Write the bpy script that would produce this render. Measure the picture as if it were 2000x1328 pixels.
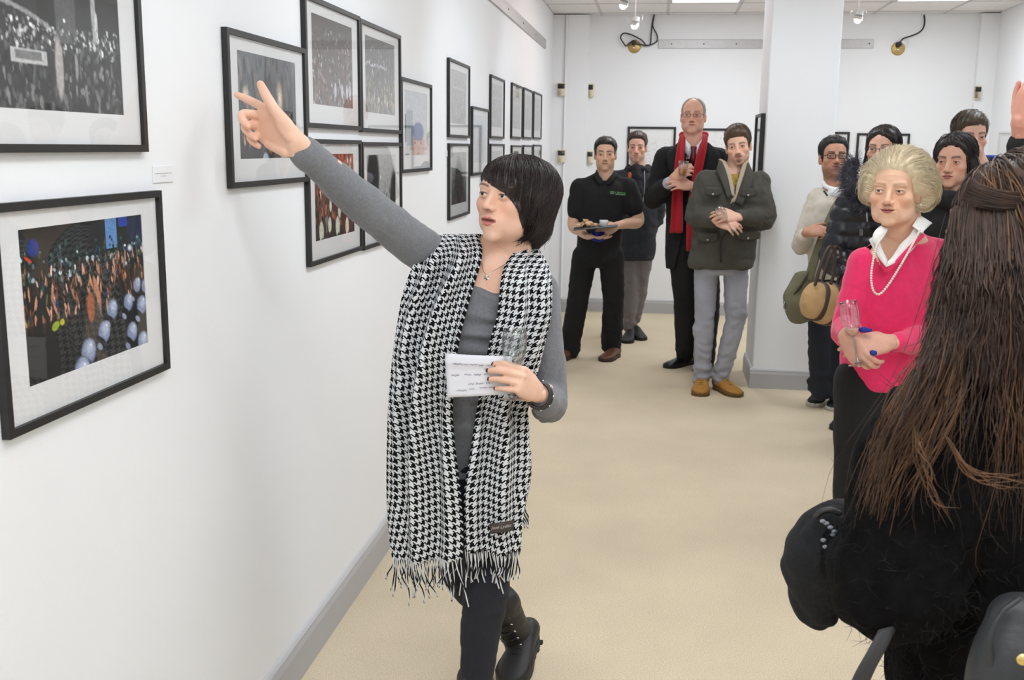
import bpy, math, random, itertools
import numpy as np
from mathutils import Matrix, Vector

for _o in list(bpy.data.objects):
    bpy.data.objects.remove(_o, do_unlink=True)
SC = bpy.context.scene
COL = SC.collection
RNG = np.random.default_rng(7)

# ------------------------------------------------------------------ camera
IMW, IMH, FPX = 2000.0, 1328.0, 2000.0
YAW, TILT, ROLL, CAMH = .1385, .1863, .0121, 1.55
def _basis():
    cy, sy = math.cos(YAW), math.sin(YAW)
    fw = np.array([-sy*math.cos(TILT), cy*math.cos(TILT), -math.sin(TILT)])
    rt = np.array([cy, sy, 0.0]); up = np.cross(rt, fw)
    return rt*math.cos(ROLL)+up*math.sin(ROLL), up*math.cos(ROLL)-rt*math.sin(ROLL), fw
CR, CU, CF = _basis()
CO = np.array([0, 0, CAMH])
cam_data = bpy.data.cameras.new('camera')
cam_data.sensor_width = 36.0
cam_data.lens = 36.0*FPX/IMW
cam_data.clip_start = .05
cam = bpy.data.objects.new('camera', cam_data); COL.objects.link(cam)
cam.matrix_world = Matrix(((CR[0], CU[0], -CF[0], CO[0]), (CR[1], CU[1], -CF[1], CO[1]), (CR[2], CU[2], -CF[2], CO[2]), (0, 0, 0, 1)))
SC.camera = cam
cam_data.dof.use_dof = True
cam_data.dof.focus_distance = 2.75
cam_data.dof.aperture_fstop = 12.0

# ------------------------------------------------------------------ light and exposure
world = bpy.data.worlds.new('world'); SC.world = world
world.use_nodes = True
world.node_tree.nodes['Background'].inputs[0].default_value = (.9, .95, 1, 1)
world.node_tree.nodes['Background'].inputs[1].default_value = .05
SC.view_settings.view_transform = 'Standard'
SC.view_settings.look = 'None'
SC.view_settings.gamma = 1.0
SC.view_settings.use_curve_mapping = False
SC.view_settings.exposure = 0.24
PANEL_W = [4.0, 8.0, 4.0, 7.0, 8.0, 10.0, 9.5, 11.0, 10.5, 7.0]   # watts of each ceiling light panel
SPOT_W = 11.5         # watts of each picture spot
LIGHT_TINT = (.825, .93, 1.04)
# the photographer's flash, bounced off the ceiling
_fl = bpy.data.lights.new('camera_flash', 'SPOT'); _fl.energy = 250.0; _fl.spot_size = 1.9; _fl.spot_blend = 1.0; _fl.shadow_soft_size = .04; _fl.color = (.86, .95, 1.04)
_fo = bpy.data.objects.new('camera_flash', _fl); COL.objects.link(_fo); _fo.location = (.02, -.12, 1.80); _fo.rotation_euler = (math.pi-.35, 0, 0)
# plan positions (x, y) of the recessed light panels
PANELS = [(.33, -1.6), (2.13, -1.6), (.33, .9), (2.13, .9), (.33, 3.3), (2.13, 3.3), (.33, 5.2), (2.13, 5.9), (.33, 8.35), (2.13, 8.35)]
# picture spots: position and aim
SPOTS = [((-.05, 1.35, 2.55), (-1.0, 2.15, 1.55)), ((.0, 3.0, 2.55), (-1.0, 3.3, 1.5)),
         ((-.02, 4.6, 2.55), (-1.0, 5.1, 1.5)), ((-.1, 6.3, 2.6), (-1.0, 7.2, 1.5))]

# ------------------------------------------------------------------ picture <-> place
def ray(px, py):
    return CF + CR*(px-IMW/2)/FPX - CU*(py-IMH/2)/FPX
def at(px, py, Y):
    """point of the place that stands at depth Y (metres along the left wall)"""
    d = ray(px, py); return CO + d*(Y/d[1])
def at_floor(px, py, z=0.0):
    d = ray(px, py); return CO + d*((z-CAMH)/d[2])
def at_wall(px, py, X=-1.0):
    d = ray(px, py); return CO + d*(X/d[0])
V = lambda *a: np.array(a, float)
def unit(v):
    v = np.asarray(v, float); return v/(np.linalg.norm(v, axis=-1, keepdims=True)+1e-12)

# ------------------------------------------------------------------ materials
_M = {}
def _n(nt, t, **k):
    n = nt.nodes.new(t)
    for a, b in k.items(): setattr(n, a, b)
    return n
def srgb(r, g, b):
    f = lambda c: ((c/255+.055)/1.055)**2.4 if c > 10 else c/255/12.92
    return (f(r), f(g), f(b))
def mat(name, color=(.8, .8, .8), rough=.6, metal=0.0, bump=0.0, bscale=200.0, var=0.0, vscale=20.0, attr=False,
        spec=.5, sheen=0.0, stretch=None, alpha=None, coat=0.0, sss=0.0):
    if name in _M: return _M[name]
    m = bpy.data.materials.new(name); m.use_nodes = True
    nt = m.node_tree; b = nt.nodes['Principled BSDF']
    b.inputs['Roughness'].default_value = rough; b.inputs['Metallic'].default_value = metal
    b.inputs['Specular IOR Level'].default_value = spec
    if sheen: b.inputs['Sheen Weight'].default_value = sheen; b.inputs['Sheen Roughness'].default_value = .5
    if coat: b.inputs['Coat Weight'].default_value = coat
    if sss:
        b.inputs['Subsurface Weight'].default_value = sss
        b.inputs['Subsurface Radius'].default_value = (.010, .004, .002)
    tc = _n(nt, 'ShaderNodeTexCoord'); src = tc.outputs['Object']
    if stretch:
        mp = _n(nt, 'ShaderNodeMapping'); mp.inputs['Scale'].default_value = stretch
        nt.links.new(src, mp.inputs['Vector']); src = mp.outputs['Vector']
    cs = None
    if attr:
        a = _n(nt, 'ShaderNodeAttribute', attribute_name='Col'); cs = a.outputs['Color']
    if var:
        nz = _n(nt, 'ShaderNodeTexNoise'); nz.inputs['Scale'].default_value = vscale; nz.inputs['Detail'].default_value = 4
        nt.links.new(src, nz.inputs['Vector'])
        mr = _n(nt, 'ShaderNodeMapRange'); mr.inputs['From Min'].default_value = .3; mr.inputs['From Max'].default_value = .7
        mr.inputs['To Min'].default_value = 1-var; mr.inputs['To Max'].default_value = 1+var
        nt.links.new(nz.outputs['Fac'], mr.inputs['Value'])
        mx = _n(nt, 'ShaderNodeMix', data_type='RGBA', blend_type='MULTIPLY'); mx.inputs['Factor'].default_value = 1
        if cs is not None: nt.links.new(cs, mx.inputs['A'])
        else: mx.inputs['A'].default_value = (*color, 1)
        nt.links.new(mr.outputs['Result'], mx.inputs['B']); cs = mx.outputs['Result']
    if cs is not None: nt.links.new(cs, b.inputs['Base Color'])
    else: b.inputs['Base Color'].default_value = (*color, 1)
    if bump:
        nb = _n(nt, 'ShaderNodeTexNoise'); nb.inputs['Scale'].default_value = bscale; nb.inputs['Detail'].default_value = 3
        nt.links.new(src, nb.inputs['Vector'])
        bp = _n(nt, 'ShaderNodeBump'); bp.inputs['Strength'].default_value = bump; bp.inputs['Distance'].default_value = .004
        nt.links.new(nb.outputs['Fac'], bp.inputs['Height']); nt.links.new(bp.outputs['Normal'], b.inputs['Normal'])
    _M[name] = m; return m
def emit(name, color, strength):
    if name in _M: return _M[name]
    m = bpy.data.materials.new(name); m.use_nodes = True; nt = m.node_tree; b = nt.nodes['Principled BSDF']
    b.inputs['Emission Color'].default_value = (*color, 1); b.inputs['Emission Strength'].default_value = strength
    b.inputs['Base Color'].default_value = (*color, 1); _M[name] = m; return m
def pane(name, refl=1.0, tint=(1, 1, 1), ior=1.5, rough=.01):
    """thin clear glass: transparent with a fresnel mirror"""
    if name in _M: return _M[name]
    m = bpy.data.materials.new(name); m.use_nodes = True; nt = m.node_tree
    nt.nodes.remove(nt.nodes['Principled BSDF']); out = nt.nodes['Material Output']
    t = _n(nt, 'ShaderNodeBsdfTransparent'); t.inputs['Color'].default_value = (*tint, 1)
    g = _n(nt, 'ShaderNodeBsdfGlossy'); g.inputs['Roughness'].default_value = rough
    lw = _n(nt, 'ShaderNodeLayerWeight'); lw.inputs['Blend'].default_value = .5
    pw = _n(nt, 'ShaderNodeMath', operation='POWER'); pw.inputs[1].default_value = 5.0; nt.links.new(lw.outputs['Facing'], pw.inputs[0])
    fr = _n(nt, 'ShaderNodeMath', operation='MULTIPLY_ADD'); f0 = ((ior-1)/(ior+1))**2; fr.inputs[1].default_value = 1-f0; fr.inputs[2].default_value = f0
    nt.links.new(pw.outputs[0], fr.inputs[0])
    mu = _n(nt, 'ShaderNodeMath', operation='MULTIPLY', use_clamp=True); mu.inputs[1].default_value = refl
    nt.links.new(fr.outputs[0], mu.inputs[0])
    mx = _n(nt, 'ShaderNodeMixShader'); nt.links.new(mu.outputs[0], mx.inputs[0])
    nt.links.new(t.outputs[0], mx.inputs[1]); nt.links.new(g.outputs[0], mx.inputs[2]); nt.links.new(mx.outputs[0], out.inputs['Surface'])
    _M[name] = m; return m

# ------------------------------------------------------------------ mesh helpers: a geometry is (verts Nx3, list of faces)
def join(*gs):
    vs, fs, o = [], [], 0
    for g in gs:
        if g is None: continue
        v, f = g
        vs.append(np.asarray(v, float)); fs += [tuple(i+o for i in q) for q in f]; o += len(v)
    return np.concatenate(vs), fs
def box(a, b, bev=0.0):
    a, b = np.minimum(a, b).astype(float), np.maximum(a, b).astype(float)
    if not bev:
        v = np.array([[(a, b)[i][0], (a, b)[j][1], (a, b)[k][2]] for i in (0, 1) for j in (0, 1) for k in (0, 1)])
        return v, [(0, 1, 3, 2), (4, 6, 7, 5), (0, 4, 5, 1), (2, 3, 7, 6), (0, 2, 6, 4), (1, 5, 7, 3)]
    vs, idx = [], {}
    for i in (0, 1):
        for j in (0, 1):
            for k in (0, 1):
                c = np.array([(a, b)[i][0], (a, b)[j][1], (a, b)[k][2]]); s = np.array([1-2*i, 1-2*j, 1-2*k])*bev
                for ax in range(3):
                    p = c.copy(); q = s.copy(); q[ax] = 0; p += q; idx[(i, j, k, ax)] = len(vs); vs.append(p)
    F = []
    for ax in range(3):
        o = [x for x in range(3) if x != ax]
        for sd in (0, 1):
            l = []
            for (p, q) in ((0, 0), (1, 0), (1, 1), (0, 1)):
                c = [0, 0, 0]; c[ax] = sd; c[o[0]] = p; c[o[1]] = q; l.append(idx[(*c, ax)])
            if (sd == 0) ^ (ax == 1): l = l[::-1]
            F.append(tuple(l))
    for ax in range(3):
        o = [x for x in range(3) if x != ax]
        for p in (0, 1):
            for q in (0, 1):
                c0 = [0, 0, 0]; c0[o[0]] = p; c0[o[1]] = q; c1 = list(c0); c1[ax] = 1
                l = [idx[(*c0, o[0])], idx[(*c1, o[0])], idx[(*c1, o[1])], idx[(*c0, o[1])]]
                F.append(tuple(l))
    for i in (0, 1):
        for j in (0, 1):
            for k in (0, 1): F.append((idx[(i, j, k, 0)], idx[(i, j, k, 1)], idx[(i, j, k, 2)]))
    return np.array(vs), F
def loft(rings, cap=True, closed=True):
    rings = np.asarray(rings, float); m, n, _ = rings.shape
    v = rings.reshape(-1, 3); f = []
    for i in range(m-1):
        for j in range(n if closed else n-1):
            k = (j+1) % n; f.append((i*n+j, i*n+k, (i+1)*n+k, (i+1)*n+j))
    if cap and closed:
        v = np.concatenate([v, rings[0].mean(0)[None], rings[-1].mean(0)[None]])
        for j in range(n):
            k = (j+1) % n; f.append((m*n, k, j)); f.append((m*n+1, (m-1)*n+j, (m-1)*n+k))
    return v, f
def cr(P, n, per=False):
    """catmull-rom through the rows of P, n samples per span"""
    P = np.asarray(P, float)
    if P.ndim == 1: P = P[:, None]
    Q = np.concatenate([2*P[:1]-P[1:2], P, 2*P[-1:]-P[-2:-1]])
    out = []
    for i in range(1, len(Q)-2):
        t = np.linspace(0, 1, n, endpoint=False)[:, None]; a, b, c, d = Q[i-1], Q[i], Q[i+1], Q[i+2]
        out.append(.5*(2*b+(c-a)*t+(2*a-5*b+4*c-d)*t**2+(3*b-a-3*c+d)*t**3))
    out.append(P[-1:]); return np.concatenate(out)
def frames(path, ref):
    T = unit(np.gradient(path, axis=0)); N = []; r = np.asarray(ref, float)
    for t in T:
        x = r-t*(r@t)
        if np.linalg.norm(x) < 1e-6: x = np.cross(t, (1, 0, 0.01))
        x = unit(x); N.append(x); r = x
    N = np.array(N); return T, N, np.cross(T, N)
def tube(P, rad, n=16, per=6, ref=(0, -1, 0), caps=True, expo=2.0):
    """smooth tapered tube; rad: one radius or (r along ref, r across) per control point; rounded ends"""
    P = np.asarray(P, float); rad = np.asarray(rad, float)
    if rad.ndim == 0: rad = np.full(len(P), float(rad))
    if rad.ndim == 1: rad = np.stack([rad, rad], 1)
    D = cr(np.concatenate([P, rad], 1), per) if len(P) > 2 else np.concatenate([np.linspace(P[0], P[1], per+1), np.linspace(rad[0], rad[1], per+1)], 1)
    path, R = D[:, :3], np.maximum(D[:, 3:], 1e-4)
    T, N, B = frames(path, ref)
    if caps:
        a = [.95, .75, .4]; e = [.31, .66, .917]
        pre = [(path[0]-T[0]*R[0].min()*x, R[0]*y, 0) for x, y in zip(a, e)]
        post = [(path[-1]+T[-1]*R[-1].min()*x, R[-1]*y, -1) for x, y in zip(a[::-1], e[::-1])]
        path = np.array([p[0] for p in pre]+list(path)+[p[0] for p in post])
        R = np.array([p[1] for p in pre]+list(R)+[p[1] for p in post])
        N = np.concatenate([N[:1]]*3+[N]+[N[-1:]]*3); B = np.concatenate([B[:1]]*3+[B]+[B[-1:]]*3)
    a = np.linspace(0, 2*math.pi, n, endpoint=False); c, s = np.cos(a), np.sin(a)
    c, s = np.sign(c)*np.abs(c)**(2/expo), np.sign(s)*np.abs(s)**(2/expo)
    rings = path[:, None]+N[:, None]*(R[:, 0][:, None]*c)[..., None]+B[:, None]*(R[:, 1][:, None]*s)[..., None]
    return loft(rings)
def wire(P, r, n=6, per=6):
    return tube(P, r, n=n, per=per, ref=(.3, .5, .8))
def ball(c, r, n=16, m=10):
    r = np.broadcast_to(np.asarray(r, float), (3,)); t = np.linspace(-math.pi/2, math.pi/2, m+2)[1:-1]; a = np.linspace(0, 2*math.pi, n, endpoint=False)
    rings = np.stack([np.cos(t)[:, None]*np.cos(a), np.cos(t)[:, None]*np.sin(a), np.repeat(np.sin(t)[:, None], n, 1)], -1)
    v, f = loft(rings); v[-2] = (0, 0, -1); v[-1] = (0, 0, 1)
    return v*r+np.asarray(c, float), f
def lathe(prof, n=24, c=(0, 0, 0), axis=None, closed=False):
    a = np.linspace(0, 2*math.pi, n, endpoint=False); prof = np.asarray(prof, float)
    rings = np.stack([prof[:, :1]*np.cos(a), prof[:, :1]*np.sin(a), np.repeat(prof[:, 1:2], n, 1)], -1)
    v, f = loft(rings, cap=not closed)
    if closed:
        m = len(prof)
        for j in range(n): k = (j+1) % n; f.append(((m-1)*n+j, (m-1)*n+k, k, j))
    if axis is not None:
        z = unit(axis); x = unit(np.cross((.2, 1, .1), z)); y = np.cross(z, x); v = v[:, :1]*x+v[:, 1:2]*y+v[:, 2:]*z
    return v+np.asarray(c, float), f
def slab(grid, th, normal=None):
    """a sheet (rows x cols x 3) given thickness th"""
    g = np.asarray(grid, float); m, n, _ = g.shape
    du = np.gradient(g, axis=1); dv = np.gradient(g, axis=0); N = unit(np.cross(du, dv))
    A = g+N*th/2; B = g-N*th/2; v = np.concatenate([A.reshape(-1, 3), B.reshape(-1, 3)]); f = []; o = m*n
    for i in range(m-1):
        for j in range(n-1):
            a, b, c, d = i*n+j, i*n+j+1, (i+1)*n+j+1, (i+1)*n+j
            f.append((a, b, c, d)); f.append((o+d, o+c, o+b, o+a))
    edge = [(0, j) for j in range(n)]+[(i, n-1) for i in range(1, m)]+[(m-1, j) for j in range(n-2, -1, -1)]+[(i, 0) for i in range(m-2, 0, -1)]
    for k in range(len(edge)):
        p, q = edge[k], edge[(k+1) % len(edge)]; a, b = p[0]*n+p[1], q[0]*n+q[1]; f.append((b, a, a+o, b+o))
    return v, f
def xf(g, M):
    v, f = g; M = np.asarray(M, float); return v@M[:3, :3].T+M[:3, 3], f
def rot(axis, ang):
    return np.array(Matrix.Rotation(ang, 3, Vector(axis)))
def mesh(name, g, smooth=True, col=None, uv=None):
    v, f = g; v = np.asarray(v, float)
    me = bpy.data.meshes.new(name); f = [q for q in f]
    lt = np.fromiter((len(q) for q in f), np.int32, len(f)); li = np.fromiter(itertools.chain.from_iterable(f), np.int32, int(lt.sum()))
    me.vertices.add(len(v)); me.vertices.foreach_set('co', v.astype(np.float32).ravel()); me.loops.add(len(li)); me.loops.foreach_set('vertex_index', li)
    me.polygons.add(len(f)); me.polygons.foreach_set('loop_start', (np.cumsum(lt)-lt).astype(np.int32)); me.update(calc_edges=True); me.validate()
    me.polygons.foreach_set('use_smooth', np.full(len(me.polygons), bool(smooth)))
    if col is not None:
        a = me.color_attributes.new('Col', 'FLOAT_COLOR', 'POINT'); c = np.ones((len(v), 4)); c[:, :3] = col; a.data.foreach_set('color', c.ravel())
    if uv is not None:
        l = me.uv_layers.new(name='UVMap'); li = np.empty(len(me.loops), np.int32); me.loops.foreach_get('vertex_index', li); l.data.foreach_set('uv', np.asarray(uv, float)[li].ravel())
    return me
def obj(name, g, m, parent=None, smooth=True, col=None, uv=None, label=None, base=None):
    """one mesh object; g is in place coordinates, base (or the parent's location) becomes its origin"""
    v, f = g
    b = np.array(parent.get('_b', (0, 0, 0)) if parent is not None else (base if base is not None else (0, 0, 0)), float)
    me = mesh(name, (np.asarray(v, float)-b, f), smooth, col, uv); me.materials.append(m)
    o = bpy.data.objects.new(name, me); COL.objects.link(o)
    if parent is not None: o.parent = parent; o['_b'] = tuple(b)
    else: o.location = b; o['_b'] = tuple(b)
    if label: o['label'] = label
    return o
def thing(name, label, cat, loc=(0, 0, 0), group=None):
    o = bpy.data.objects.new(name, None); COL.objects.link(o); o.location = loc; o['_b'] = tuple(float(x) for x in loc)
    o.empty_display_size = .1
    o['label'] = label; o['category'] = cat
    if group: o['group'] = group
    return o
def tag(o, label, cat, group=None):
    o['label'] = label; o['category'] = cat
    if group: o['group'] = group
    return o
def struct(name, g, m, parent=None, smooth=False):
    o = obj(name, g, m, parent, smooth=smooth)
    if parent is None: o['kind'] = 'structure'
    return o
def copy_tree(o, parent=None, shift=(0, 0, 0)):
    c = o.copy(); COL.objects.link(c); c.parent = parent
    if parent is None: c.location = o.location+Vector(shift)
    for ch in list(o.children): copy_tree(ch, c)
    return c
def fuse(parts, voxel, smooth=6, fac=.5):
    """union of closed pieces as one continuous skin"""
    me = mesh('tmp', join(*parts)); o = bpy.data.objects.new('tmp', me); COL.objects.link(o)
    r = o.modifiers.new('r', 'REMESH'); r.mode = 'VOXEL'; r.voxel_size = voxel
    if smooth: s = o.modifiers.new('s', 'SMOOTH'); s.factor = fac; s.iterations = smooth
    e = o.evaluated_get(bpy.context.evaluated_depsgraph_get()); m2 = e.to_mesh()
    v = np.empty(len(m2.vertices)*3); m2.vertices.foreach_get('co', v); v = v.reshape(-1, 3)
    ls = np.empty(len(m2.polygons), np.int32); m2.polygons.foreach_get('loop_start', ls)
    lt = np.empty(len(m2.polygons), np.int32); m2.polygons.foreach_get('loop_total', lt)
    li = np.empty(len(m2.loops), np.int32); m2.loops.foreach_get('vertex_index', li); li = li.tolist()
    f = [tuple(li[a:a+b]) for a, b in zip(ls.tolist(), lt.tolist())]
    e.to_mesh_clear(); bpy.data.objects.remove(o, do_unlink=True); bpy.data.meshes.remove(me)
    return v, f
def normals(g):
    v, f = g; N = np.zeros_like(v)
    q = np.array([x if len(x) == 4 else (x[0], x[1], x[2], x[2]) for x in f])
    fn = np.cross(v[q[:, 2]]-v[q[:, 0]], v[q[:, 3]]-v[q[:, 1]])
    for k in range(4): np.add.at(N, q[:, k], fn)
    return unit(N)
def _hash(i, j, k, s):
    h = (i*374761393+j*668265263+k*2147483647+s*974634777) & 0xffffffff
    h = ((h ^ (h >> 13))*1274126177) & 0xffffffff
    return ((h ^ (h >> 16)) & 0xffff)/32767.5-1
def noise(P, s=0):
    P = np.asarray(P, float); i = np.floor(P).astype(np.int64); f = P-i; f = f*f*(3-2*f); o = 0
    for a in (0, 1):
        for b in (0, 1):
            for c in (0, 1):
                w = (f[..., 0] if a else 1-f[..., 0])*(f[..., 1] if b else 1-f[..., 1])*(f[..., 2] if c else 1-f[..., 2])
                o = o+w*_hash(i[..., 0]+a, i[..., 1]+b, i[..., 2]+c, s)
    return o
def folds(g, amp=.006, scale=(9, 9, 22), seed=0, where=None, ridged=True):
    """cloth creases: ridged noise pushed along the normal"""
    v, f = g; P = v*np.asarray(scale, float); P = P+.6*np.stack([noise(v*7, seed+5), noise(v*7, seed+6), noise(v*7, seed+7)], -1)
    n = noise(P, seed)*.65+noise(P*2.1, seed+1)*.35
    d = (np.abs(n)*2-.55) if ridged else n
    w = 1.0 if where is None else where(v)
    return v+normals(g)*(amp*d*w)[:, None], f
def text_geo(s, size, align='CENTER'):
    cu = bpy.data.curves.new('t', 'FONT'); cu.body = s; cu.size = size; cu.align_x = align; cu.align_y = 'CENTER'; cu.resolution_u = 2; cu.extrude = .0003
    o = bpy.data.objects.new('t', cu); COL.objects.link(o)
    me = bpy.data.meshes.new_from_object(o.evaluated_get(bpy.context.evaluated_depsgraph_get()))
    v = np.array([x.co[:] for x in me.vertices]); f = [tuple(p.vertices) for p in me.polygons]
    bpy.data.objects.remove(o, do_unlink=True); bpy.data.meshes.remove(me)
    return v, f
# ================================================================== the room
XL, XR, YB, YF, ZC = -1.003, 2.885, 9.8, -2.6, 2.75
M_WALL = mat('white_wall_paint', srgb(240, 241, 243), .75, bump=.06, bscale=350, var=.012, vscale=1.2)
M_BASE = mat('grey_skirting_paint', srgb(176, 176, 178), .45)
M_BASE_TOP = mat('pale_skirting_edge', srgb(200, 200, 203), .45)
def carpet():
    m = bpy.data.materials.new('beige_carpet'); m.use_nodes = True; nt = m.node_tree; b = nt.nodes['Principled BSDF']
    b.inputs['Roughness'].default_value = .95; b.inputs['Specular IOR Level'].default_value = .15
    tc = _n(nt, 'ShaderNodeTexCoord')
    n1 = _n(nt, 'ShaderNodeTexNoise'); n1.inputs['Scale'].default_value = 260; n1.inputs['Detail'].default_value = 3
    n2 = _n(nt, 'ShaderNodeTexNoise'); n2.inputs['Scale'].default_value = 2.2; n2.inputs['Detail'].default_value = 5
    for n in (n1, n2): nt.links.new(tc.outputs['Object'], n.inputs['Vector'])
    cr1 = _n(nt, 'ShaderNodeValToRGB'); e = cr1.color_ramp.elements
    e[0].position = .3; e[0].color = (*srgb(200, 183, 154), 1); e[1].position = .7; e[1].color = (*srgb(236, 221, 194), 1)
    nt.links.new(n1.outputs['Fac'], cr1.inputs['Fac'])
    mr = _n(nt, 'ShaderNodeMapRange'); mr.inputs['From Min'].default_value = .3; mr.inputs['From Max'].default_value = .7; mr.inputs['To Min'].default_value = .94; mr.inputs['To Max'].default_value = 1.05
    nt.links.new(n2.outputs['Fac'], mr.inputs['Value'])
    mx = _n(nt, 'ShaderNodeMix', data_type='RGBA', blend_type='MULTIPLY'); mx.inputs['Factor'].default_value = 1
    nt.links.new(cr1.outputs['Color'], mx.inputs['A']); nt.links.new(mr.outputs['Result'], mx.inputs['B']); nt.links.new(mx.outputs['Result'], b.inputs['Base Color'])
    bp = _n(nt, 'ShaderNodeBump'); bp.inputs['Strength'].default_value = .5; bp.inputs['Distance'].default_value = .004
    nt.links.new(n1.outputs['Fac'], bp.inputs['Height']); nt.links.new(bp.outputs['Normal'], b.inputs['Normal'])
    return m
struct('floor', box((XL-.1, YF-.1, -.1), (XR+.1, YB+.1, 0)), carpet())
struct('wall_left', box((XL-.1, YF, 0), (XL, YB, 3.0)), M_WALL)
struct('wall_back', box((XL-.1, YB, 0), (XR+.1, YB+.1, 3.0)), M_WALL)
struct('wall_right', box((XR, YF, 0), (XR+.1, YB, 3.0)), M_WALL)
struct('wall_front', box((XL-.1, YF-.1, 0), (XR+.1, YF, 3.0)), M_WALL)
# boxed-in corner beside the left wall, and the shallow one at the right
PX = at(1150, 100, 9.69)[0]
struct('wall_corner_box', box((XL, 9.69, 0), (PX, YB, 2.74)), M_WALL)
struct('wall_corner_box_right', box((at(1913, 100, 9.72)[0], 9.74, 0), (XR, YB, 2.74)), M_WALL)
# square pillar
CX0, CX1, CY0, CY1 = .662, 1.088, 6.78, 7.32
struct('wall_pillar', box((CX0, CY0, 0), (CX1, CY1, 2.74), .006), M_WALL)
def skirting(name, a, b, n):
    """a -> b along the wall foot, n points into the room"""
    a, b, n = V(*a, 0), V(*b, 0), V(*n, 0)
    prof = [(0, 0), (.016, 0), (.016, .098), (.010, .112), (0, .112)]
    o = struct(name, loft([[p+n*x+V(0, 0, z) for x, z in prof] for p in (a, b)]), M_BASE)
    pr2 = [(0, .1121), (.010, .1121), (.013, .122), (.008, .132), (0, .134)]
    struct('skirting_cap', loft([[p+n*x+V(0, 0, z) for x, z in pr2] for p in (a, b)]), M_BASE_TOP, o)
skirting('baseboard_left', (XL, YF), (XL, 9.69), (1, 0))
skirting('baseboard_back', (PX, YB), (XR, YB), (0, -1))
skirting('baseboard_corner', (XL, 9.69), (PX+.016, 9.69), (0, -1))
skirting('baseboard_right', (XR, YF), (XR, YB), (-1, 0))
skirting('baseboard_pillar', (CX0-.016, CY0), (CX1+.016, CY0), (0, -1))
skirting('baseboard_pillar_side', (CX0, CY0), (CX0, CY1), (-1, 0))
skirting('baseboard_pillar_far_side', (CX1, CY0), (CX1, CY1), (1, 0))

# ---- suspended ceiling: every tile a piece, thin bars between them
M_TILE = mat('mineral_ceiling_tile', srgb(240, 236, 234), .9, bump=.5, bscale=160, var=.07, vscale=90)
M_TBAR = mat('ceiling_bar', srgb(205, 200, 198), .5)
ceil = struct('ceiling', box((XL-.1, YF-.1, ZC+.04), (XR+.1, YB+.1, ZC+.1)), mat('ceiling_void', (.5, .5, .5), .9))
xs = [x for x in np.arange(.03-.6*2, XR+.6, .6)]; ys = [y for y in np.arange(9.65-.6*21, YB+.6, .6)]
tile_me = None
lit = [(px, py) for px, py in PANELS]
def under_panel(x0, y0):
    return any(abs(x0+.3-px) < .35 and abs(y0+.3-py) < .65 for px, py in lit)
PAN = []
for (px, py) in PANELS:
    i = int(np.argmin([abs(x+.3-px) for x in xs])); j = int(np.argmin([abs(y+.6-py) for y in ys])); PAN.append((xs[i], ys[j]))
taken = {(round(a, 2), round(b+d, 2)) for a, b in PAN for d in (0, .6)}
for x in xs:
    for y in ys:
        if (round(x, 2), round(y, 2)) in taken or y > YB or x > XR: continue
        a = V(max(x, XL)+.006, max(y, YF)+.006, ZC); b = V(min(x+.6, XR)-.006, min(y+.6, YB)-.006, ZC+.02)
        if b[0]-a[0] < .03 or b[1]-a[1] < .03: continue
        full = abs(b[0]-a[0]-.588) < 1e-3 and abs(b[1]-a[1]-.588) < 1e-3
        if full:
            if tile_me is None:
                tile_me = mesh('tile', box((.006, .006, 0), (.594, .594, .02)), smooth=False); tile_me.materials.append(M_TILE)
            o = bpy.data.objects.new('tile', tile_me); COL.objects.link(o); o.location = (x, y, ZC); o.parent = ceil
        else: obj('tile', box(a, b), M_TILE, ceil, smooth=False)
for x in xs[1:]:
    if XL < x < XR: obj('ceiling_bar', box((x-.011, YF, ZC-.004), (x+.011, YB, ZC+.004)), M_TBAR, ceil, smooth=False)
for y in ys:
    if YF < y < YB: obj('ceiling_bar', box((XL, y-.011, ZC-.004), (XR, y+.011, ZC+.004)), M_TBAR, ceil, smooth=False)
# recessed light panels
where_txt = ['behind the camera on the picture side', 'behind the camera on the far side', 'above the speaker', 'above the crowd', 'over the speaker end', 'over the crowd end', 'midway down the room', 'midway down the right side', 'near the back wall, left of the pillar', 'near the back wall, right of the pillar']
for k, (x, y) in enumerate(PAN):
    t = thing('ceiling_light', 'white recessed ceiling light panel '+where_txt[k], 'ceiling light', (x+.3, y+.6, ZC), 'recessed ceiling light panels')
    fr = join(box((x+.006, y+.006, ZC-.003), (x+.03, y+1.194, ZC+.03)), box((x+.57, y+.006, ZC-.003), (x+.594, y+1.194, ZC+.03)),
              box((x+.03, y+.006, ZC-.003), (x+.57, y+.03, ZC+.03)), box((x+.03, y+1.17, ZC-.003), (x+.57, y+1.194, ZC+.03)))
    obj('frame', fr, M_TBAR, t, smooth=False)
    obj('diffuser', box((x+.03, y+.03, ZC+.004), (x+.57, y+1.17, ZC+.02)), emit('lit_diffuser', (1, .98, .95), 3.0), t, smooth=False)
    ld = bpy.data.lights.new('panel_light', 'AREA'); ld.shape = 'RECTANGLE'; ld.size = .5; ld.size_y = 1.1; ld.energy = PANEL_W[k]; ld.color = LIGHT_TINT
    lo = bpy.data.objects.new('panel_light', ld); COL.objects.link(lo); lo.location = (0, 0, -.012); lo.parent = t

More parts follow.
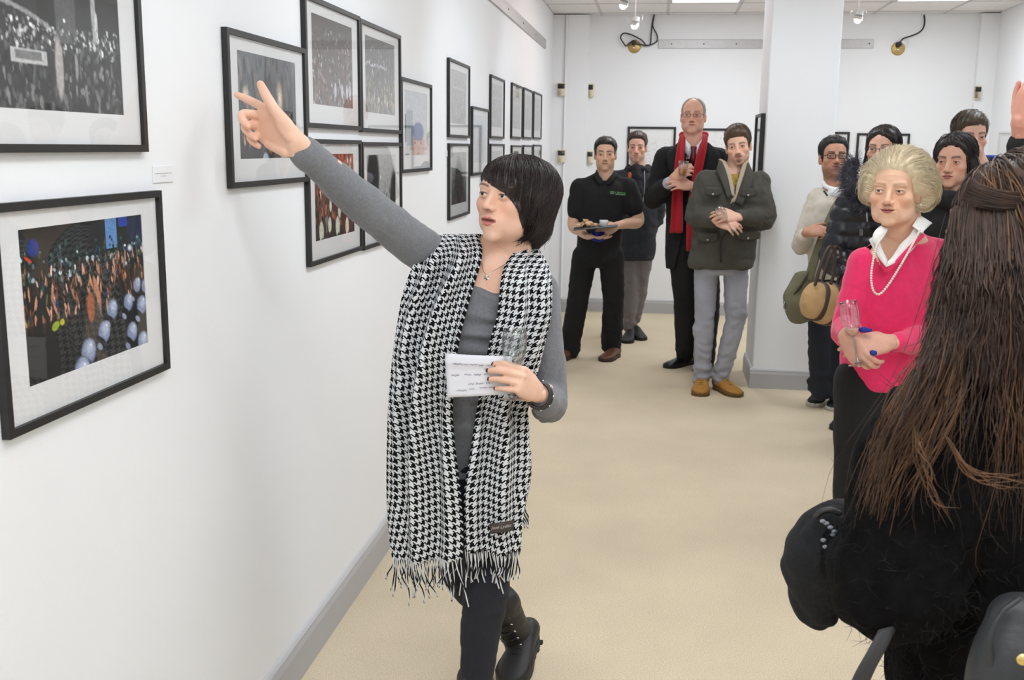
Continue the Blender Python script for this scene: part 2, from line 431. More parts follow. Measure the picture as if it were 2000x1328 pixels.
# ---- rails, discs, sensors
M_ALU = mat('dull_aluminium', srgb(186, 184, 184), .5, .55, var=.05, vscale=30)
M_SCREW = mat('screw', (.12, .12, .12), .4, .8)
r = obj('wall_rail', box((XL, 4.2, 2.375), (XL+.012, 9.0, 2.455), .003), M_ALU, smooth=False)
tag(r, 'grey metal rail screwed high along the left wall', 'rail')
for y in np.arange(4.5, 9, .75): obj('screw', lathe([(.001, .003), (.006, .003), (.007, 0)], 10, (XL+.012, y, 2.415), (1, 0, 0)), M_SCREW, r)
s0, s1 = at(1286, 77, YB), at(1705, 94, YB)
r = obj('wall_rail', box((s0[0], YB-.014, 2.452), (s1[0], YB, 2.528), .003), M_ALU, smooth=False)
tag(r, 'long grey metal rail across the back wall behind the pillar', 'rail')
for x in np.arange(s0[0]+.12, s1[0], .29): obj('screw', lathe([(.001, .003), (.006, .003), (.007, 0)], 10, (x, YB-.014, 2.49), (0, -1, 0)), M_SCREW, r)
M_CREAM = mat('cream_plastic', srgb(224, 214, 186), .45); M_DARKP = mat('dark_window_plastic', srgb(52, 52, 46), .3)
def sensor(px, py, w, h, Y, lab):
    c = at(px, py, Y); s = Y/FPX*1.01; hw, hh = w*s/2, h*s/2
    t = thing('wall_sensor', lab, 'wall sensor', (c[0], Y, c[2]), 'wall sensor boxes')
    obj('housing', box((c[0]-hw, Y-.035, c[2]-hh), (c[0]+hw, Y, c[2]+hh), .006), M_CREAM, t)
    obj('dark_window', box((c[0]-hw*.86, Y-.039, c[2]+hh*.12), (c[0]+hw*.86, Y-.034, c[2]+hh*.84), .002), M_DARKP, t)
sensor(1097, 175, 15, 25, 9.69, 'upper cream sensor box left of the wall conduit by the corner')
sensor(1154, 177, 11, 25, YB, 'upper cream sensor box on the back wall beside the boxed corner')
sensor(1097, 305, 15, 25, 9.69, 'lower cream sensor box left of the wall conduit by the corner')
sensor(1153, 307, 11, 24, YB, 'lower cream sensor box on the back wall above the waiter')
sensor(1908, 181, 11, 23, 9.74, 'lone cream sensor box on the wall right of the pillar')
c = at(1106, 100, 9.69)[0]
o = obj('wall_conduit', box((c-.012, 9.672, .13), (c+.012, 9.69, ZC-.01), .004), M_WALL); tag(o, 'white painted conduit running up the boxed corner', 'conduit')
M_BRASS = mat('brass_plate', srgb(186, 156, 96), .35, .6, var=.08, vscale=25); M_BLACK = mat('black_rubber', (.02, .02, .02), .5); M_CLEAR = pane('clear_plastic', 1.5)
def outlet(px, py, lab, cable, second=None):
    c = at(px, py, YB); t = thing('wall_outlet', lab, 'cable outlet', (c[0], YB, c[2]))
    obj('brass_disc', lathe([(.001, .012), (.05, .012), (.057, .008), (.06, 0)], 32, c, (0, -1, 0)), M_BRASS, t)
    obj('socket', lathe([(.004, .06), (.018, .058), (.024, .05), (.024, 0)], 20, c+V(-.005, 0, .032), (0, -1, 0)), M_BLACK, t)
    obj('chrome_nut', lathe([(.002, .03), (.009, .028), (.012, .01)], 12, c+V(-.004, 0, -.01), (0, -1, 0)), mat('chrome', (.8, .8, .8), .2, 1), t)
    for pts in cable: obj('cable', wire([at(a, b, YB-d) for a, b, d in pts], .0065, 8, 8), M_BLACK, t)
    return t
outlet(1239, 91, 'brass disc cable outlet with looping black cables left of the back rail', [
    [(1278, 27, .01), (1274, 45, .02), (1272, 65, .03), (1270, 86, .03), (1262, 89, .035), (1248, 86, .04), (1238, 82, .05)],
    [(1278, 27, .02), (1275, 50, .03), (1283, 68, .03), (1283, 80, .03), (1272, 87, .035), (1262, 88, .04), (1254, 79, .045), (1240, 71, .045), (1230, 67, .045), (1218, 65, .045), (1212, 73, .045), (1217, 83, .04), (1223, 90, .04), (1228, 85, .04), (1236, 80, .05)]])
t = outlet(1754, 95, 'brass disc cable outlet with one black cable right of the pillar', [
    [(1805, 30, .01), (1806, 42, .02), (1803, 55, .03), (1794, 64, .03), (1780, 70, .035), (1765, 75, .04), (1758, 82, .05)]])
obj('clear_cover', ball(at(1764, 84, YB-.03), (.05, .03, .05)), M_CLEAR, t)
M_WHT = mat('white_enamel', (.8, .8, .8), .4)
def spot(px, py, Y, lab, drop_to=None, on=True):
    c = at(px, py, Y); t = thing('spotlight', lab, 'spotlight', tuple(c), 'low voltage ceiling spotlights')
    d = unit(V(-.25, -.1, -1))
    obj('holder', lathe([(.003, .06), (.022, .058), (.026, .03), (.03, .02)], 20, c, -d), M_WHT, t)
    obj('reflector', lathe([(.028, .022), (.034, -.012), (.037, -.016), (.030, -.012)], 24, c, -d), mat('chrome', (.8, .8, .8), .2, 1), t)
    obj('bulb', ball(c+d*.008, (.026, .026, .026)), emit('lit_halogen', (1, .93, .84), 30.0), t)
    top = V(c[0], c[1], ZC)
    pl = bpy.data.lights.new('bulb_light', 'POINT'); pl.energy = 2.6; pl.shadow_soft_size = .03; pl.color = (1, .84, .78)
    po = bpy.data.objects.new('bulb_light', pl); COL.objects.link(po); po.parent = t; po.location = tuple(d*.055)
    obj('wire_frame', join(wire([c+V(-.055, 0, .03), c+V(-.055, 0, .075), c+V(.055, 0, .075), c+V(.055, 0, .03)], .002, 6, 1), wire([c+V(-.055, 0, .05), c+V(.055, 0, .05)], .002, 6, 1)), mat('chrome', (.8, .8, .8), .2, 1), t)
    obj('stem', wire([c+V(0, 0, .06), top], .004, 6, 1), M_WHT, t)
    obj('mount_plate', box(top+V(-.07, -.03, -.008), top+V(.07, .03, 0), .002), M_WHT, t)
spot(1218, 8, 7.4, 'lit ceiling spotlight at the top edge, nearest the left wall')
spot(1240, 48, 8.0, 'lit ceiling spotlight just above the looping cable outlet')
spot(1676, 36, 8.0, 'lit ceiling spotlight just right of the pillar')
# picture spots on a track out of view above the speaker's wall
tr = obj('light_track', box((-.08, .6, ZC-.03), (-.04, 6.8, ZC-.004), .003), M_WHT); tag(tr, 'white ceiling light track running above the picture wall', 'light track')
place = ['nearest the big colour picture', 'above the tight picture cluster', 'before the second picture cluster', 'toward the far picture row']
for k, (p, aim) in enumerate(SPOTS):
    p, aim = V(*p), V(*aim); d = unit(aim-p)
    t = thing('track_spotlight', 'white track spotlight '+place[k], 'spotlight', tuple(p), 'track spotlights')
    obj('can', lathe([(.003, -.09), (.035, -.085), (.04, -.02), (.045, .03), (.041, .03), (.036, .0), (.003, -.01)], 24, p, d), M_WHT, t)
    obj('stem', wire([p-d*.05, V(-.06, p[1], ZC-.02)], .007, 8, 1), M_WHT, t)
    ld = bpy.data.lights.new('spot_beam', 'SPOT'); ld.energy = SPOT_W; ld.spot_size = 1.5; ld.spot_blend = .9; ld.shadow_soft_size = .05; ld.color = LIGHT_TINT
    lo = bpy.data.objects.new('spot_beam', ld); COL.objects.link(lo); lo.parent = t
    lo.location = tuple(d*.04); lo.rotation_euler = Vector(-d).to_track_quat('Z', 'Y').to_euler()
# ================================================================== framed photographs
M_FRAME = mat('black_frame_wood', srgb(30, 30, 30), .45, var=.1, vscale=40)
M_MAT = mat('white_mount_board', srgb(226, 226, 226), .8)
M_PRINT = mat('photo_print', attr=True, rough=.55)
M_GLASS = pane('picture_glass', 1.25, ior=1.45)
def cv(h, w, top, bot):
    t = np.linspace(0, 1, h)[:, None, None]; return (np.array(top)*(1-t)+np.array(bot)*t)*np.ones((h, w, 1))
def grid(h, w):
    return np.meshgrid(np.linspace(0, 1, w), np.linspace(0, 1, h))
def blob(A, cx, cy, rx, ry, col, asp=1.5, ang=0, soft=.25, op=1.0):
    h, w, _ = A.shape; X, Y = grid(h, w); dx, dy = (X-cx)*asp, Y-cy; c, s = math.cos(ang), math.sin(ang)
    d = np.hypot((dx*c+dy*s)/rx, (-dx*s+dy*c)/ry); m = np.clip((1-d)/soft, 0, 1)[..., None]*op
    A[:] = A*(1-m)+np.array(col)*m
def rect(A, x0, y0, x1, y1, col, op=1.0):
    h, w, _ = A.shape; X, Y = grid(h, w); m = ((X > x0) & (X < x1) & (Y > y0) & (Y < y1))[..., None]*op; A[:] = A*(1-m)+np.array(col)*m
def crowd(A, rng, n, y0, y1, s0, s1, pal, tall=1.6):
    pal = [np.array(c) for c in pal]
    for k in range(n):
        t = k/max(1, n-1); y = y0+(y1-y0)*t+rng.normal()*.02; s = s0+(s1-s0)*t
        blob(A, rng.random(), y, s*(.6+.8*rng.random()), s*tall*(.6+.8*rng.random()), pal[rng.integers(len(pal))]*(.6+.8*rng.random()), ang=rng.normal()*.25)
g3 = lambda *l: [srgb(x, x, x) for x in l]
SKIN1, SKIN2 = srgb(196, 140, 104), srgb(150, 96, 66)
def art(kind, h, w, seed):
    rng = np.random.default_rng(seed)
    if kind == 'helmets':
        A = cv(h, w, srgb(14, 26, 22), srgb(24, 24, 24))
        rect(A, .66, 0, .76, .22, srgb(96, 140, 196)); rect(A, .78, 0, .86, .08, srgb(30, 60, 160)); rect(A, .86, .02, 1, .3, srgb(20, 34, 62)); rect(A, .46, 0, .62, .22, srgb(8, 10, 12))
        crowd(A, rng, 200, .16, .36, .012, .018, [srgb(50, 84, 82), srgb(26, 40, 40), srgb(90, 120, 120), srgb(14, 16, 18), srgb(190, 210, 215)], 1.1)
        crowd(A, rng, 330, .27, .66, .008, .012, [SKIN1, SKIN2, srgb(14, 14, 16), srgb(110, 60, 34), srgb(20, 20, 26), srgb(222, 170, 150), srgb(12, 12, 14), srgb(70, 44, 34)], 4.2)
        crowd(A, rng, 46, .15, .75, .010, .016, [srgb(30, 50, 120), srgb(90, 90, 36), srgb(50, 90, 80), srgb(40, 60, 60)], 2.5)
        rect(A, .0, .62, .4, 1, srgb(20, 20, 20), .85); blob(A, .52, .95, .16, .5, srgb(70, 62, 55)); blob(A, .75, .62, .1, .2, srgb(10, 10, 12)); blob(A, .93, .72, .12, .25, srgb(12, 12, 14))
        blob(A, .5, .60, .05, .12, srgb(166, 96, 60)); blob(A, .56, .5, .03, .13, srgb(190, 130, 96), ang=-.3)
        for cx, cy, r in [(.92, .53, .06), (1.0, .55, .06), (.68, .66, .078), (.83, .64, .072), (.955, .69, .078), (.60, .80, .085), (.85, .87, .082), (.46, .9, .1), (.95, .97, .085), (.4, 1.02, .11)]:
            blob(A, cx+.005, cy+.075, r*1.0, r*1.05, srgb(16, 17, 22)); blob(A, cx, cy, r*.98, r*1.0, srgb(134, 146, 178)); blob(A, cx+.012, cy-.02, r*.72, r*.72, srgb(182, 192, 214), soft=.6); blob(A, cx+.02, cy-.04, r*.2, r*.2, srgb(240, 244, 250), soft=.8)
            blob(A, cx-.028, cy+.055, r*.85, r*.26, srgb(16, 17, 22), ang=.55); blob(A, cx-.045, cy+.095, r*.5, r*.3, srgb(150, 160, 186), ang=.6)
        blob(A, .22, .66, .05, .03, srgb(150, 170, 40), ang=-.4); blob(A, .27, .645, .03, .025, srgb(190, 180, 50)); blob(A, .06, .2, .05, .012, srgb(200, 60, 40), ang=.5); blob(A, .1, .13, .07, .06, srgb(20, 50, 130)); blob(A, .87, .24, .035, .03, srgb(230, 240, 250), soft=.8)
    elif kind == 'bwcrowd':
        A = cv(h, w, srgb(52, 52, 52), srgb(40, 40, 42)); rect(A, .35, 0, .48, .6, srgb(34, 34, 34)); rect(A, .48, 0, .63, .55, srgb(86, 86, 86)); rect(A, .0, .0, .1, .3, srgb(80, 80, 80))
        blob(A, .78, .3, .03, .3, srgb(170, 170, 170)); blob(A, .8, .42, .02, .12, srgb(210, 210, 210))
        for k in range(30): t = k/29; blob(A, .02+.45*t, .36+.14*t*t, .02, .018, srgb(150, 150, 150))
        crowd(A, rng, 260, .44, .6, .010, .016, g3(200, 150, 90, 50, 230), 1.3)
        crowd(A, rng, 420, .54, 1.0, .012, .022, g3(40, 60, 30, 90, 120, 24, 60), 2.2)
        rect(A, .16, .63, .4, .71, srgb(190, 190, 190)); rect(A, .19, .645, .37, .695, srgb(120, 120, 120)); blob(A, .49, .72, .05, .22, srgb(176, 170, 168)); blob(A, .62, .7, .02, .1, srgb(150, 150, 150))
    elif kind == 'night':
        A = cv(h, w, srgb(96, 100, 106), srgb(40, 38, 36)); crowd(A, rng, 60, .0, .5, .02, .05, [srgb(80, 84, 92), srgb(120, 116, 112), srgb(60, 60, 64)], 3.5)
        blob(A, .12, .4, .09, .1, srgb(240, 230, 200), soft=.9); blob(A, .7, .4, .09, .2, srgb(240, 220, 195), soft=.9); blob(A, .45, .2, .02, .3, srgb(50, 46, 44), ang=.2)
        crowd(A, rng, 110, .55, .85, .02, .03, [SKIN1, SKIN2, srgb(30, 28, 26), srgb(18, 18, 18), srgb(110, 90, 80)], 2.8); crowd(A, rng, 200, .5, .9, .008, .014, [SKIN2, srgb(30, 28, 26), srgb(18, 18, 18), srgb(140, 120, 100)], 2.8)
        blob(A, .28, .9, .14, .1, srgb(16, 18, 18)); blob(A, .5, .86, .04, .08, srgb(186, 156, 60)); blob(A, .72, .9, .09, .12, srgb(150, 170, 190)); blob(A, .42, 1., .08, .07, srgb(170, 180, 200))
    elif kind == 'march':
        A = cv(h, w, srgb(84, 80, 80), srgb(120, 112, 110)); crowd(A, rng, 380, .12, 1, .009, .02, [srgb(150, 120, 108), srgb(110, 90, 84), srgb(170, 166, 168), srgb(70, 62, 62), srgb(196, 190, 192), srgb(96, 94, 100)], 2.2)
        for x in (.55, .72, .85, .93): blob(A, x, .8, .045, .1, srgb(206, 206, 216))
    elif kind == 'banner':
        A = cv(h, w, srgb(92, 92, 94), srgb(120, 120, 116)); crowd(A, rng, 220, .1, .98, .012, .025, g3(90, 130, 150, 110, 170), 2.2); crowd(A, rng, 60, .6, .95, .02, .03, [srgb(190, 184, 160), srgb(160, 150, 130)], 2)
        for k in range(14): blob(A, .05+.05*k, .36+.01*rng.normal(), .02, .035, srgb(214, 214, 222), ang=rng.normal())
    elif kind == 'lights':
        A = cv(h, w, srgb(150, 80, 66), srgb(34, 28, 26)); crowd(A, rng, 120, 0, .5, .02, .04, [srgb(190, 100, 70), srgb(230, 190, 170), srgb(110, 40, 30), srgb(60, 26, 22)], 2)
        for x in (.2, .45, .7, .9): blob(A, x, .2, .05, .1, srgb(250, 235, 220), soft=.9)
        crowd(A, rng, 90, .4, .8, .02, .035, [srgb(30, 24, 20), SKIN2, srgb(60, 40, 30), srgb(16, 14, 12)], 2.2)
        for cx, cy, r in [(.15, .9, .09), (.35, .84, .07), (.55, .88, .09), (.8, .9, .08), (.6, .7, .06), (.38, .62, .05)]: blob(A, cx, cy, r, r*1.5, srgb(214, 216, 196)); blob(A, cx+.02, cy+.1, r*.7, r*.3, srgb(60, 56, 48))
    elif kind == 'bwhead':
        A = cv(h, w, srgb(206, 206, 206), srgb(150, 150, 150)); crowd(A, rng, 120, .3, .9, .02, .03, g3(190, 160, 220, 120), 2.5); blob(A, .22, .3, .34, .46, srgb(24, 24, 24)); blob(A, .95, .75, .28, .6, srgb(30, 30, 30)); blob(A, .3, .8, .35, .12, srgb(110, 110, 110)); rect(A, .0, .66, .75, .7, srgb(60, 60, 60))
    elif kind == 'bluehat':
        A = cv(h, w, srgb(190, 196, 202), srgb(204, 204, 204)); rect(A, .1, .3, .35, .85, srgb(90, 120, 150), .6); rect(A, .0, .36, .08, .8, srgb(80, 80, 84))
        blob(A, .62, .84, .46, .3, srgb(206, 160, 136)); blob(A, .6, .62, .42, .17, srgb(54, 80, 150)); rect(A, .2, .86, 1, .92, srgb(176, 126, 104), .5)
        for x in (.45, .72): blob(A, x, .8, .06, .03, srgb(60, 40, 34)); blob(A, x, .74, .09, .018, srgb(80, 56, 46))
        blob(A, .6, .88, .05, .07, srgb(190, 136, 112)); blob(A, .6, .97, .12, .02, srgb(150, 80, 76)); rect(A, 0, .97, .2, 1, srgb(90, 70, 60))
    elif kind == 'grey':
        A = cv(h, w, srgb(176, 176, 176), srgb(150, 150, 150)); crowd(A, rng, 150, .1, .95, .012, .03, g3(150, 130, 190, 170, 110), 2.4); rect(A, .1, .3, .9, .36, srgb(200, 200, 200), .6)
    elif kind == 'pale':
        A = cv(h, w, srgb(206, 212, 220), srgb(196, 200, 204)); crowd(A, rng, 60, .2, .9, .015, .03, g3(190, 200, 210, 180), 4)
    elif kind == 'dark':
        A = cv(h, w, srgb(170, 176, 174), srgb(40, 36, 36)); blob(A, .5, .75, .5, .7, srgb(38, 36, 38)); crowd(A, rng, 130, .3, 1, .014, .03, [srgb(60, 50, 50), srgb(90, 80, 84), srgb(30, 30, 34), srgb(120, 90, 80), srgb(50, 70, 66)], 2.6)
    elif kind == 'sketch':
        A = cv(h, w, srgb(238, 238, 238), srgb(232, 232, 232)); crowd(A, rng, 160, .12, .8, .004, .009, g3(170, 190, 150, 205), 3)
    elif kind == 'sketchblue':
        A = cv(h, w, srgb(232, 236, 238), srgb(226, 230, 234)); crowd(A, rng, 40, .2, .8, .02, .05, [srgb(150, 190, 214), srgb(200, 200, 196), srgb(110, 130, 150)], 1.4)
    n1 = rng.random((h//2+2, w//2+2)); n1 = np.kron(n1, np.ones((2, 2)))[:h, :w]; n2 = rng.random((h, w))
    if kind not in ('sketch', 'sketchblue', 'pale'): A = np.clip(A*(.72+.34*n1+.22*n2)[..., None], 0, 1)
    return A
PLACED = []
def picture(o, uax, nax, w, h, pw, ph, kind, seed, lab, rail=.0135, depth=.015, res=None, pdz=.012, frame_mat=None, group='framed photographs on the left wall', offs=0.0):
    """o: lower left corner on the wall, uax: along the wall, nax: out of the wall"""
    o, u, n, z = V(*o), unit(V(*uax)), unit(V(*nax)), V(0, 0, 1)
    P = lambda a, b, c: o+u*a+z*b+n*c
    t = thing('framed_picture', lab, 'picture', tuple(P(w/2, 0, 0)), group)
    def bar(pts, nm='frame_rail'):
        a = np.array([[P(x, y, c) for x, y in pts] for c in (0.001, depth)]); v = a.reshape(-1, 3); m = len(pts)
        f = [tuple(range(m))[::-1], tuple(range(m, 2*m))]+[(i, (i+1) % m, m+(i+1) % m, m+i) for i in range(m)]
        obj(nm, (v, f), frame_mat or M_FRAME, t, smooth=False)
    r = rail
    bar([(0, 0), (w, 0), (w-r, r), (r, r)]); bar([(0, h), (r, h-r), (w-r, h-r), (w, h)])
    bar([(0, 0), (r, r), (r, h-r), (0, h)]); bar([(w, 0), (w, h), (w-r, h-r), (w-r, r)])
    x0, y0 = (w-pw)/2+offs, (h-ph)/2+pdz; x1, y1 = x0+pw, y0+ph
    mt = [(r*.6, r*.6), (w-r*.6, r*.6), (w-r*.6, h-r*.6), (r*.6, h-r*.6)]; inn = [(x0, y0), (x1, y0), (x1, y1), (x0, y1)]
    v = [P(a, b, depth*.45) for a, b in mt]+[P(a, b, depth*.45) for a, b in inn]+[P(a, b, depth*.36) for a, b in inn]
    f = [(i, (i+1) % 4, 4+(i+1) % 4, 4+i) for i in range(4)]+[(4+i, 4+(i+1) % 4, 8+(i+1) % 4, 8+i) for i in range(4)]
    obj('mount', (np.array(v), f), M_MAT, t, smooth=False)
    res = res or max(12, int(90*pw/.4)); nx, ny = int(res*1.5), res; A = art(kind, ny, nx, seed)
    g = np.array([[P(x0-.002+(pw+.004)*i/(nx-1), y1+.002-(ph+.004)*j/(ny-1), depth*.36) for i in range(nx)] for j in range(ny)])
    obj('photo_print', loft(g, cap=False, closed=False), M_PRINT, t, smooth=False, col=A.reshape(-1, 3))
    v = np.array([P(r*.7, r*.7, depth*.7), P(w-r*.7, r*.7, depth*.7), P(w-r*.7, h-r*.7, depth*.7), P(r*.7, h-r*.7, depth*.7)])
    obj('glass', (v, [(0, 1, 2, 3)]), M_GLASS, t, smooth=False)
    return t
FW, FH, PWW, PHH = .540, .366, .395, .254
ROW = [  # s of left edge, z of bottom, kind, label
 (1.376, 1.532, 'bwcrowd', 'black-framed black and white crowd picture cut by the top left corner', 110),
 (1.420, 1.090, 'helmets', 'large black-framed colour picture of white helmets and raised hands, lowest at left', 190),
 (2.312, 1.446, 'night', 'black-framed night crowd picture behind the pointing hand', 130),
 (2.852, 1.598, 'march', 'tall-looking black-framed crowd march picture, upper left of the tight cluster', 100),
 (3.398, 1.594, 'banner', 'black-framed grey crowd picture with white banner, upper right of the tight cluster', 90),
 (2.848, 1.200, 'lights', 'black-framed picture of red lights and pale helmets below the crowd march picture', 110),
 (3.398, 1.195, 'bwhead', 'black-framed black and white picture of a dark head below the banner picture', 90),
 (3.945, 1.444, 'bluehat', 'black-framed picture of a face under a blue hat', 90),
 (4.862, 1.592, 'grey', 'black-framed pale grey crowd picture left of the far cluster, upper one', 60),
 (4.872, 1.198, 'dark', 'black-framed dark figure picture left of the far cluster, lower one', 60),
 (5.485, 1.395, 'pale', 'black-framed pale bluish picture just above the speaker\'s hair', 50),
 (6.090, 1.600, 'grey', 'upper black-framed grey picture alone between the pale bluish one and the corner trio', 40),
 (6.100, 1.202, 'grey', 'lower black-framed grey picture alone between the pale bluish one and the corner trio', 40),
 (6.975, 1.608, 'grey', 'upper row black-framed picture, leftmost of the trio nearest the back corner', 36),
 (7.590, 1.612, 'grey', 'upper row black-framed picture, middle of the trio nearest the back corner', 36),
 (8.205, 1.616, 'grey', 'upper row black-framed picture, rightmost of the trio nearest the back corner', 36),
 (7.000, 1.196, 'grey', 'lower row black-framed picture, leftmost of the trio nearest the back corner', 30),
 (7.610, 1.199, 'grey', 'lower row black-framed picture, middle of the trio nearest the back corner', 30),
 (8.225, 1.204, 'grey', 'lower row black-framed picture, rightmost of the trio nearest the back corner', 30)]
for k, (s, z, kind, lab, res) in enumerate(ROW):
    picture((XL, s, z), (0, 1, 0), (1, 0, 0), FW, FH, PWW, PHH, kind, 11+k, lab, res=int(res*.86))
bg = 'framed drawings on the back wall'
picture((-.30, YB, 1.29), (1, 0, 0), (0, -1, 0), .445, .46, .36, .36, 'sketch', 50, 'black-framed white drawing on the back wall behind the scarfed man', .02, group=bg)
picture((.36, YB, 1.28), (1, 0, 0), (0, -1, 0), .445, .46, .36, .36, 'sketch', 51, 'black-framed white drawing on the back wall behind the tall man\'s shoulder', .02, group=bg)
picture((1.28, YB, 1.26), (1, 0, 0), (0, -1, 0), .42, .46, .34, .36, 'sketch', 52, 'black-framed drawing on the back wall just right of the pillar', .02, group=bg)
picture((1.765, YB, 1.25), (1, 0, 0), (0, -1, 0), .46, .46, .36, .36, 'sketchblue', 53, 'black-framed blue tinted drawing behind the woman with glasses', .02, group=bg)
picture((CX0, 6.84, 1.24), (0, 1, 0), (-1, 0, 0), .40, .54, .30, .42, 'sketch', 54, 'black-framed drawing hung on the side face of the pillar', .018, .03)
picture((XR, 9.45, 1.27), (0, -1, 0), (-1, 0, 0), .42, .46, .34, .36, 'sketch', 55, 'thin white-framed drawing on the right wall by the corner', .015, frame_mat=mat('white_frame', (.75, .75, .76), .4))
# caption cards
M_CARD = mat('caption_card', srgb(238, 238, 240), .6); M_INK = mat('grey_ink', srgb(176, 178, 182), .7)
def caption(px, py, w, h, lab):
    c = at_wall(px, py, XL)
    t = thing('caption_card', lab, 'caption card', tuple(c), 'caption cards')
    obj('card', box((XL, c[1]-w/2, c[2]-h/2), (XL+.003, c[1]+w/2, c[2]+h/2), .0008), M_CARD, t, smooth=False)
    for k, (a, b) in enumerate([(-.42, .42), (-.15, .12)]):
        z = c[2]+h*(.05-.16*k); obj('print_line', box((XL+.003, c[1]+w*a, z-.0007), (XL+.0034, c[1]+w*b, z+.0007)), M_INK, t, smooth=False)
caption(317, 340, .085, .034, 'small white caption card between the two left pictures')
caption(872, 300, .06, .03, 'small white caption card left of the far picture cluster')
# ================================================================== figures: heads, hands, hair, clothes
def smin(a, b, k):
    h = np.clip(.5+.5*(b-a)/k, 0, 1); return b*(1-h)+a*h-k*h*(1-h)
def smax(a, b, k): return -smin(-a, -b, k)
def ell(P, c, r):
    q = (P-np.asarray(c, float))/np.asarray(r, float); k0 = np.sqrt(np.einsum('...i,...i->...', q, q)); q = q/np.asarray(r, float)
    return k0*(k0-1)/(np.sqrt(np.einsum('...i,...i->...', q, q))+1e-9)
def cap_(P, a, b, ra, rb):
    a, b = np.asarray(a, float), np.asarray(b, float); d = b-a; t = np.clip(((P-a)@d)/(d@d), 0, 1); return np.linalg.norm(P-a-t[..., None]*d, axis=-1)-(ra+(rb-ra)*t)
def sstep(x, a, b):
    t = np.clip((x-a)/(b-a), 0, 1); return t*t*(3-2*t)
SPHC = V(0, .005, -.028)
class Head:
    """head in its own frame: x to the person's right, y forward, z up, eyes at z = 0"""
    def __init__(s, eye, Y, yaw=0, pitch=0, roll=0, size=1.0, res=1.0, neck=None, neck_r=.052, skin=srgb(214, 168, 142), lip=None, brow=srgb(50, 36, 28),
                 jaw=1.0, nose=1.0, lips=1.0, chin=1.0, open=1.0, mouth_open=0.0, old=0.0, stubble=None, look=(0, 0), iris=srgb(60, 40, 28), cheek=1.0, brow_z=0.0, smile=0.0, width=1.0, blush=.5, browt=1.0, crown=1.0, socket=1.0, ridge=1.0, nlen=1.0, face=1.0):
        s.p = dict(jaw=jaw, nose=nose, lips=lips, chin=chin, open=open, mo=mouth_open, cheek=cheek, smile=smile, old=old, width=width, crown=crown, socket=socket, ridge=ridge, nlen=nlen, face=face)
        a = math.radians(yaw); f = V(-math.sin(a), -math.cos(a), 0); rt = np.cross(f, (0, 0, 1)); up = V(0, 0, 1)
        pr = rot(rt, math.radians(pitch)); f, up = pr@f, pr@up
        rr = rot(f, math.radians(roll)); rt, up = rr@rt, rr@up
        s.R = np.stack([rt, f, up], 1); s.S = size
        e = at(*eye, Y) if len(eye) == 2 else np.asarray(eye, float)
        s.O = e-s.R@V(0, .088, 0)*size
        s.neck = s.loc(neck) if neck is not None else V(0, -.04, -.22)
        s.nr = neck_r/size; s.skin = np.array(skin); s.lipc = np.array(lip if lip is not None else np.array(skin)*V(.86, .58, .56)); s.browc = np.array(brow)
        s.st = stubble; s.look = look; s.iris = np.array(iris); s.bz = brow_z; s.blush = blush; s.bt = browt
        s.grid(res); s.r = s.trace(s.sdf, s.dirs, neck=True)
    def loc(s, P): return ((np.asarray(P, float)-s.O)@s.R)/s.S
    def wld(s, p): return s.O+(np.asarray(p, float)*s.S)@s.R.T
    def grid(s, res):
        n = int(190*res); t = np.linspace(0, 1, n, endpoint=False); ph = 2*math.pi*t-.62*np.sin(2*math.pi*t)
        z = np.concatenate([np.linspace(89, 30, int(26*res), endpoint=False), np.linspace(30, -52, int(100*res), endpoint=False), np.linspace(-52, -89, int(16*res))])
        th = np.radians(z); s.m, s.n = len(th), n
        s.dirs = np.stack([np.cos(th)[:, None]*np.sin(ph), np.cos(th)[:, None]*np.cos(ph), np.repeat(np.sin(th)[:, None], n, 1)], -1).reshape(-1, 3)
    def skull(s, P):
        w = s.p['width']; k = s.p['crown']; d = ell(P, (0, -.014, .033*k), (.0755*w, .098, .080*k)); d = smin(d, ell(P, (0, .03, .04*k), (.06*w, .056, .056*k)), .02)
        return smin(d, ell(P, (0, .026, -.04), (.0605*w*s.p['face'], .058, .068)), .03)
    def sdf(s, P):
        p = s.p; A = np.abs(P); Q = P.copy(); Q[..., 0] = A[..., 0]; w = p['width']
        d = s.skull(P)
        d = smin(d, ell(Q, (0, .034, -.075), (.047*p['jaw']*w, .046, .034)), .025)
        d = smin(d, ell(Q, (.044*p['jaw']*w, .008, -.062), (.014, .030, .026)), .03)
        d = smin(d, ell(P, (0, .074, -.103), (.021*p['chin'], .0165, .0155)), .022)
        d = smin(d, ell(Q, (.044*w, .056, -.026), (.021*p['cheek'], .022, .019)), .022)
        d = smin(d, ell(P, (0, .074, -.064), (.032, .019, .025)), .018)
        d = smin(d, ell(Q, (.026, .066+.012*p['ridge'], .018+s.bz), (.028, .012, .0095)), .014)
        d = smax(d, -ell(Q, (.0325, .104+.004*(1-p['socket']), -.003), (.020, .017, .0125)), .013)
        nl = p['nose']; nz = p['nlen']
        d = smin(d, cap_(P, (0, .084, .006), (0, .088+.0215*nl, -.034*nz), .0070, .0098), .012)
        d = smin(d, ell(P, (0, .090+.020*nl, -.037*nz), (.0105, .0105, .0095)), .006)
        d = smin(d, ell(Q, (.0125, .083+.015*nl, -.0405*nz), (.0085, .0110, .0080)), .005)
        d = smax(d, -ell(Q, (.0065, .091+.015*nl, -.0475*nz), (.0036, .006, .004)), .003)
        # eyelids
        d = smin(d, ell(Q, (.0325, .0745, -.002), (.0170, .0145, .0130)), .004)
        d = smax(d, -ell(Q, (.0325, .0935, -.0025), (.0140, .0125, .0052*p['open'])), .0015)
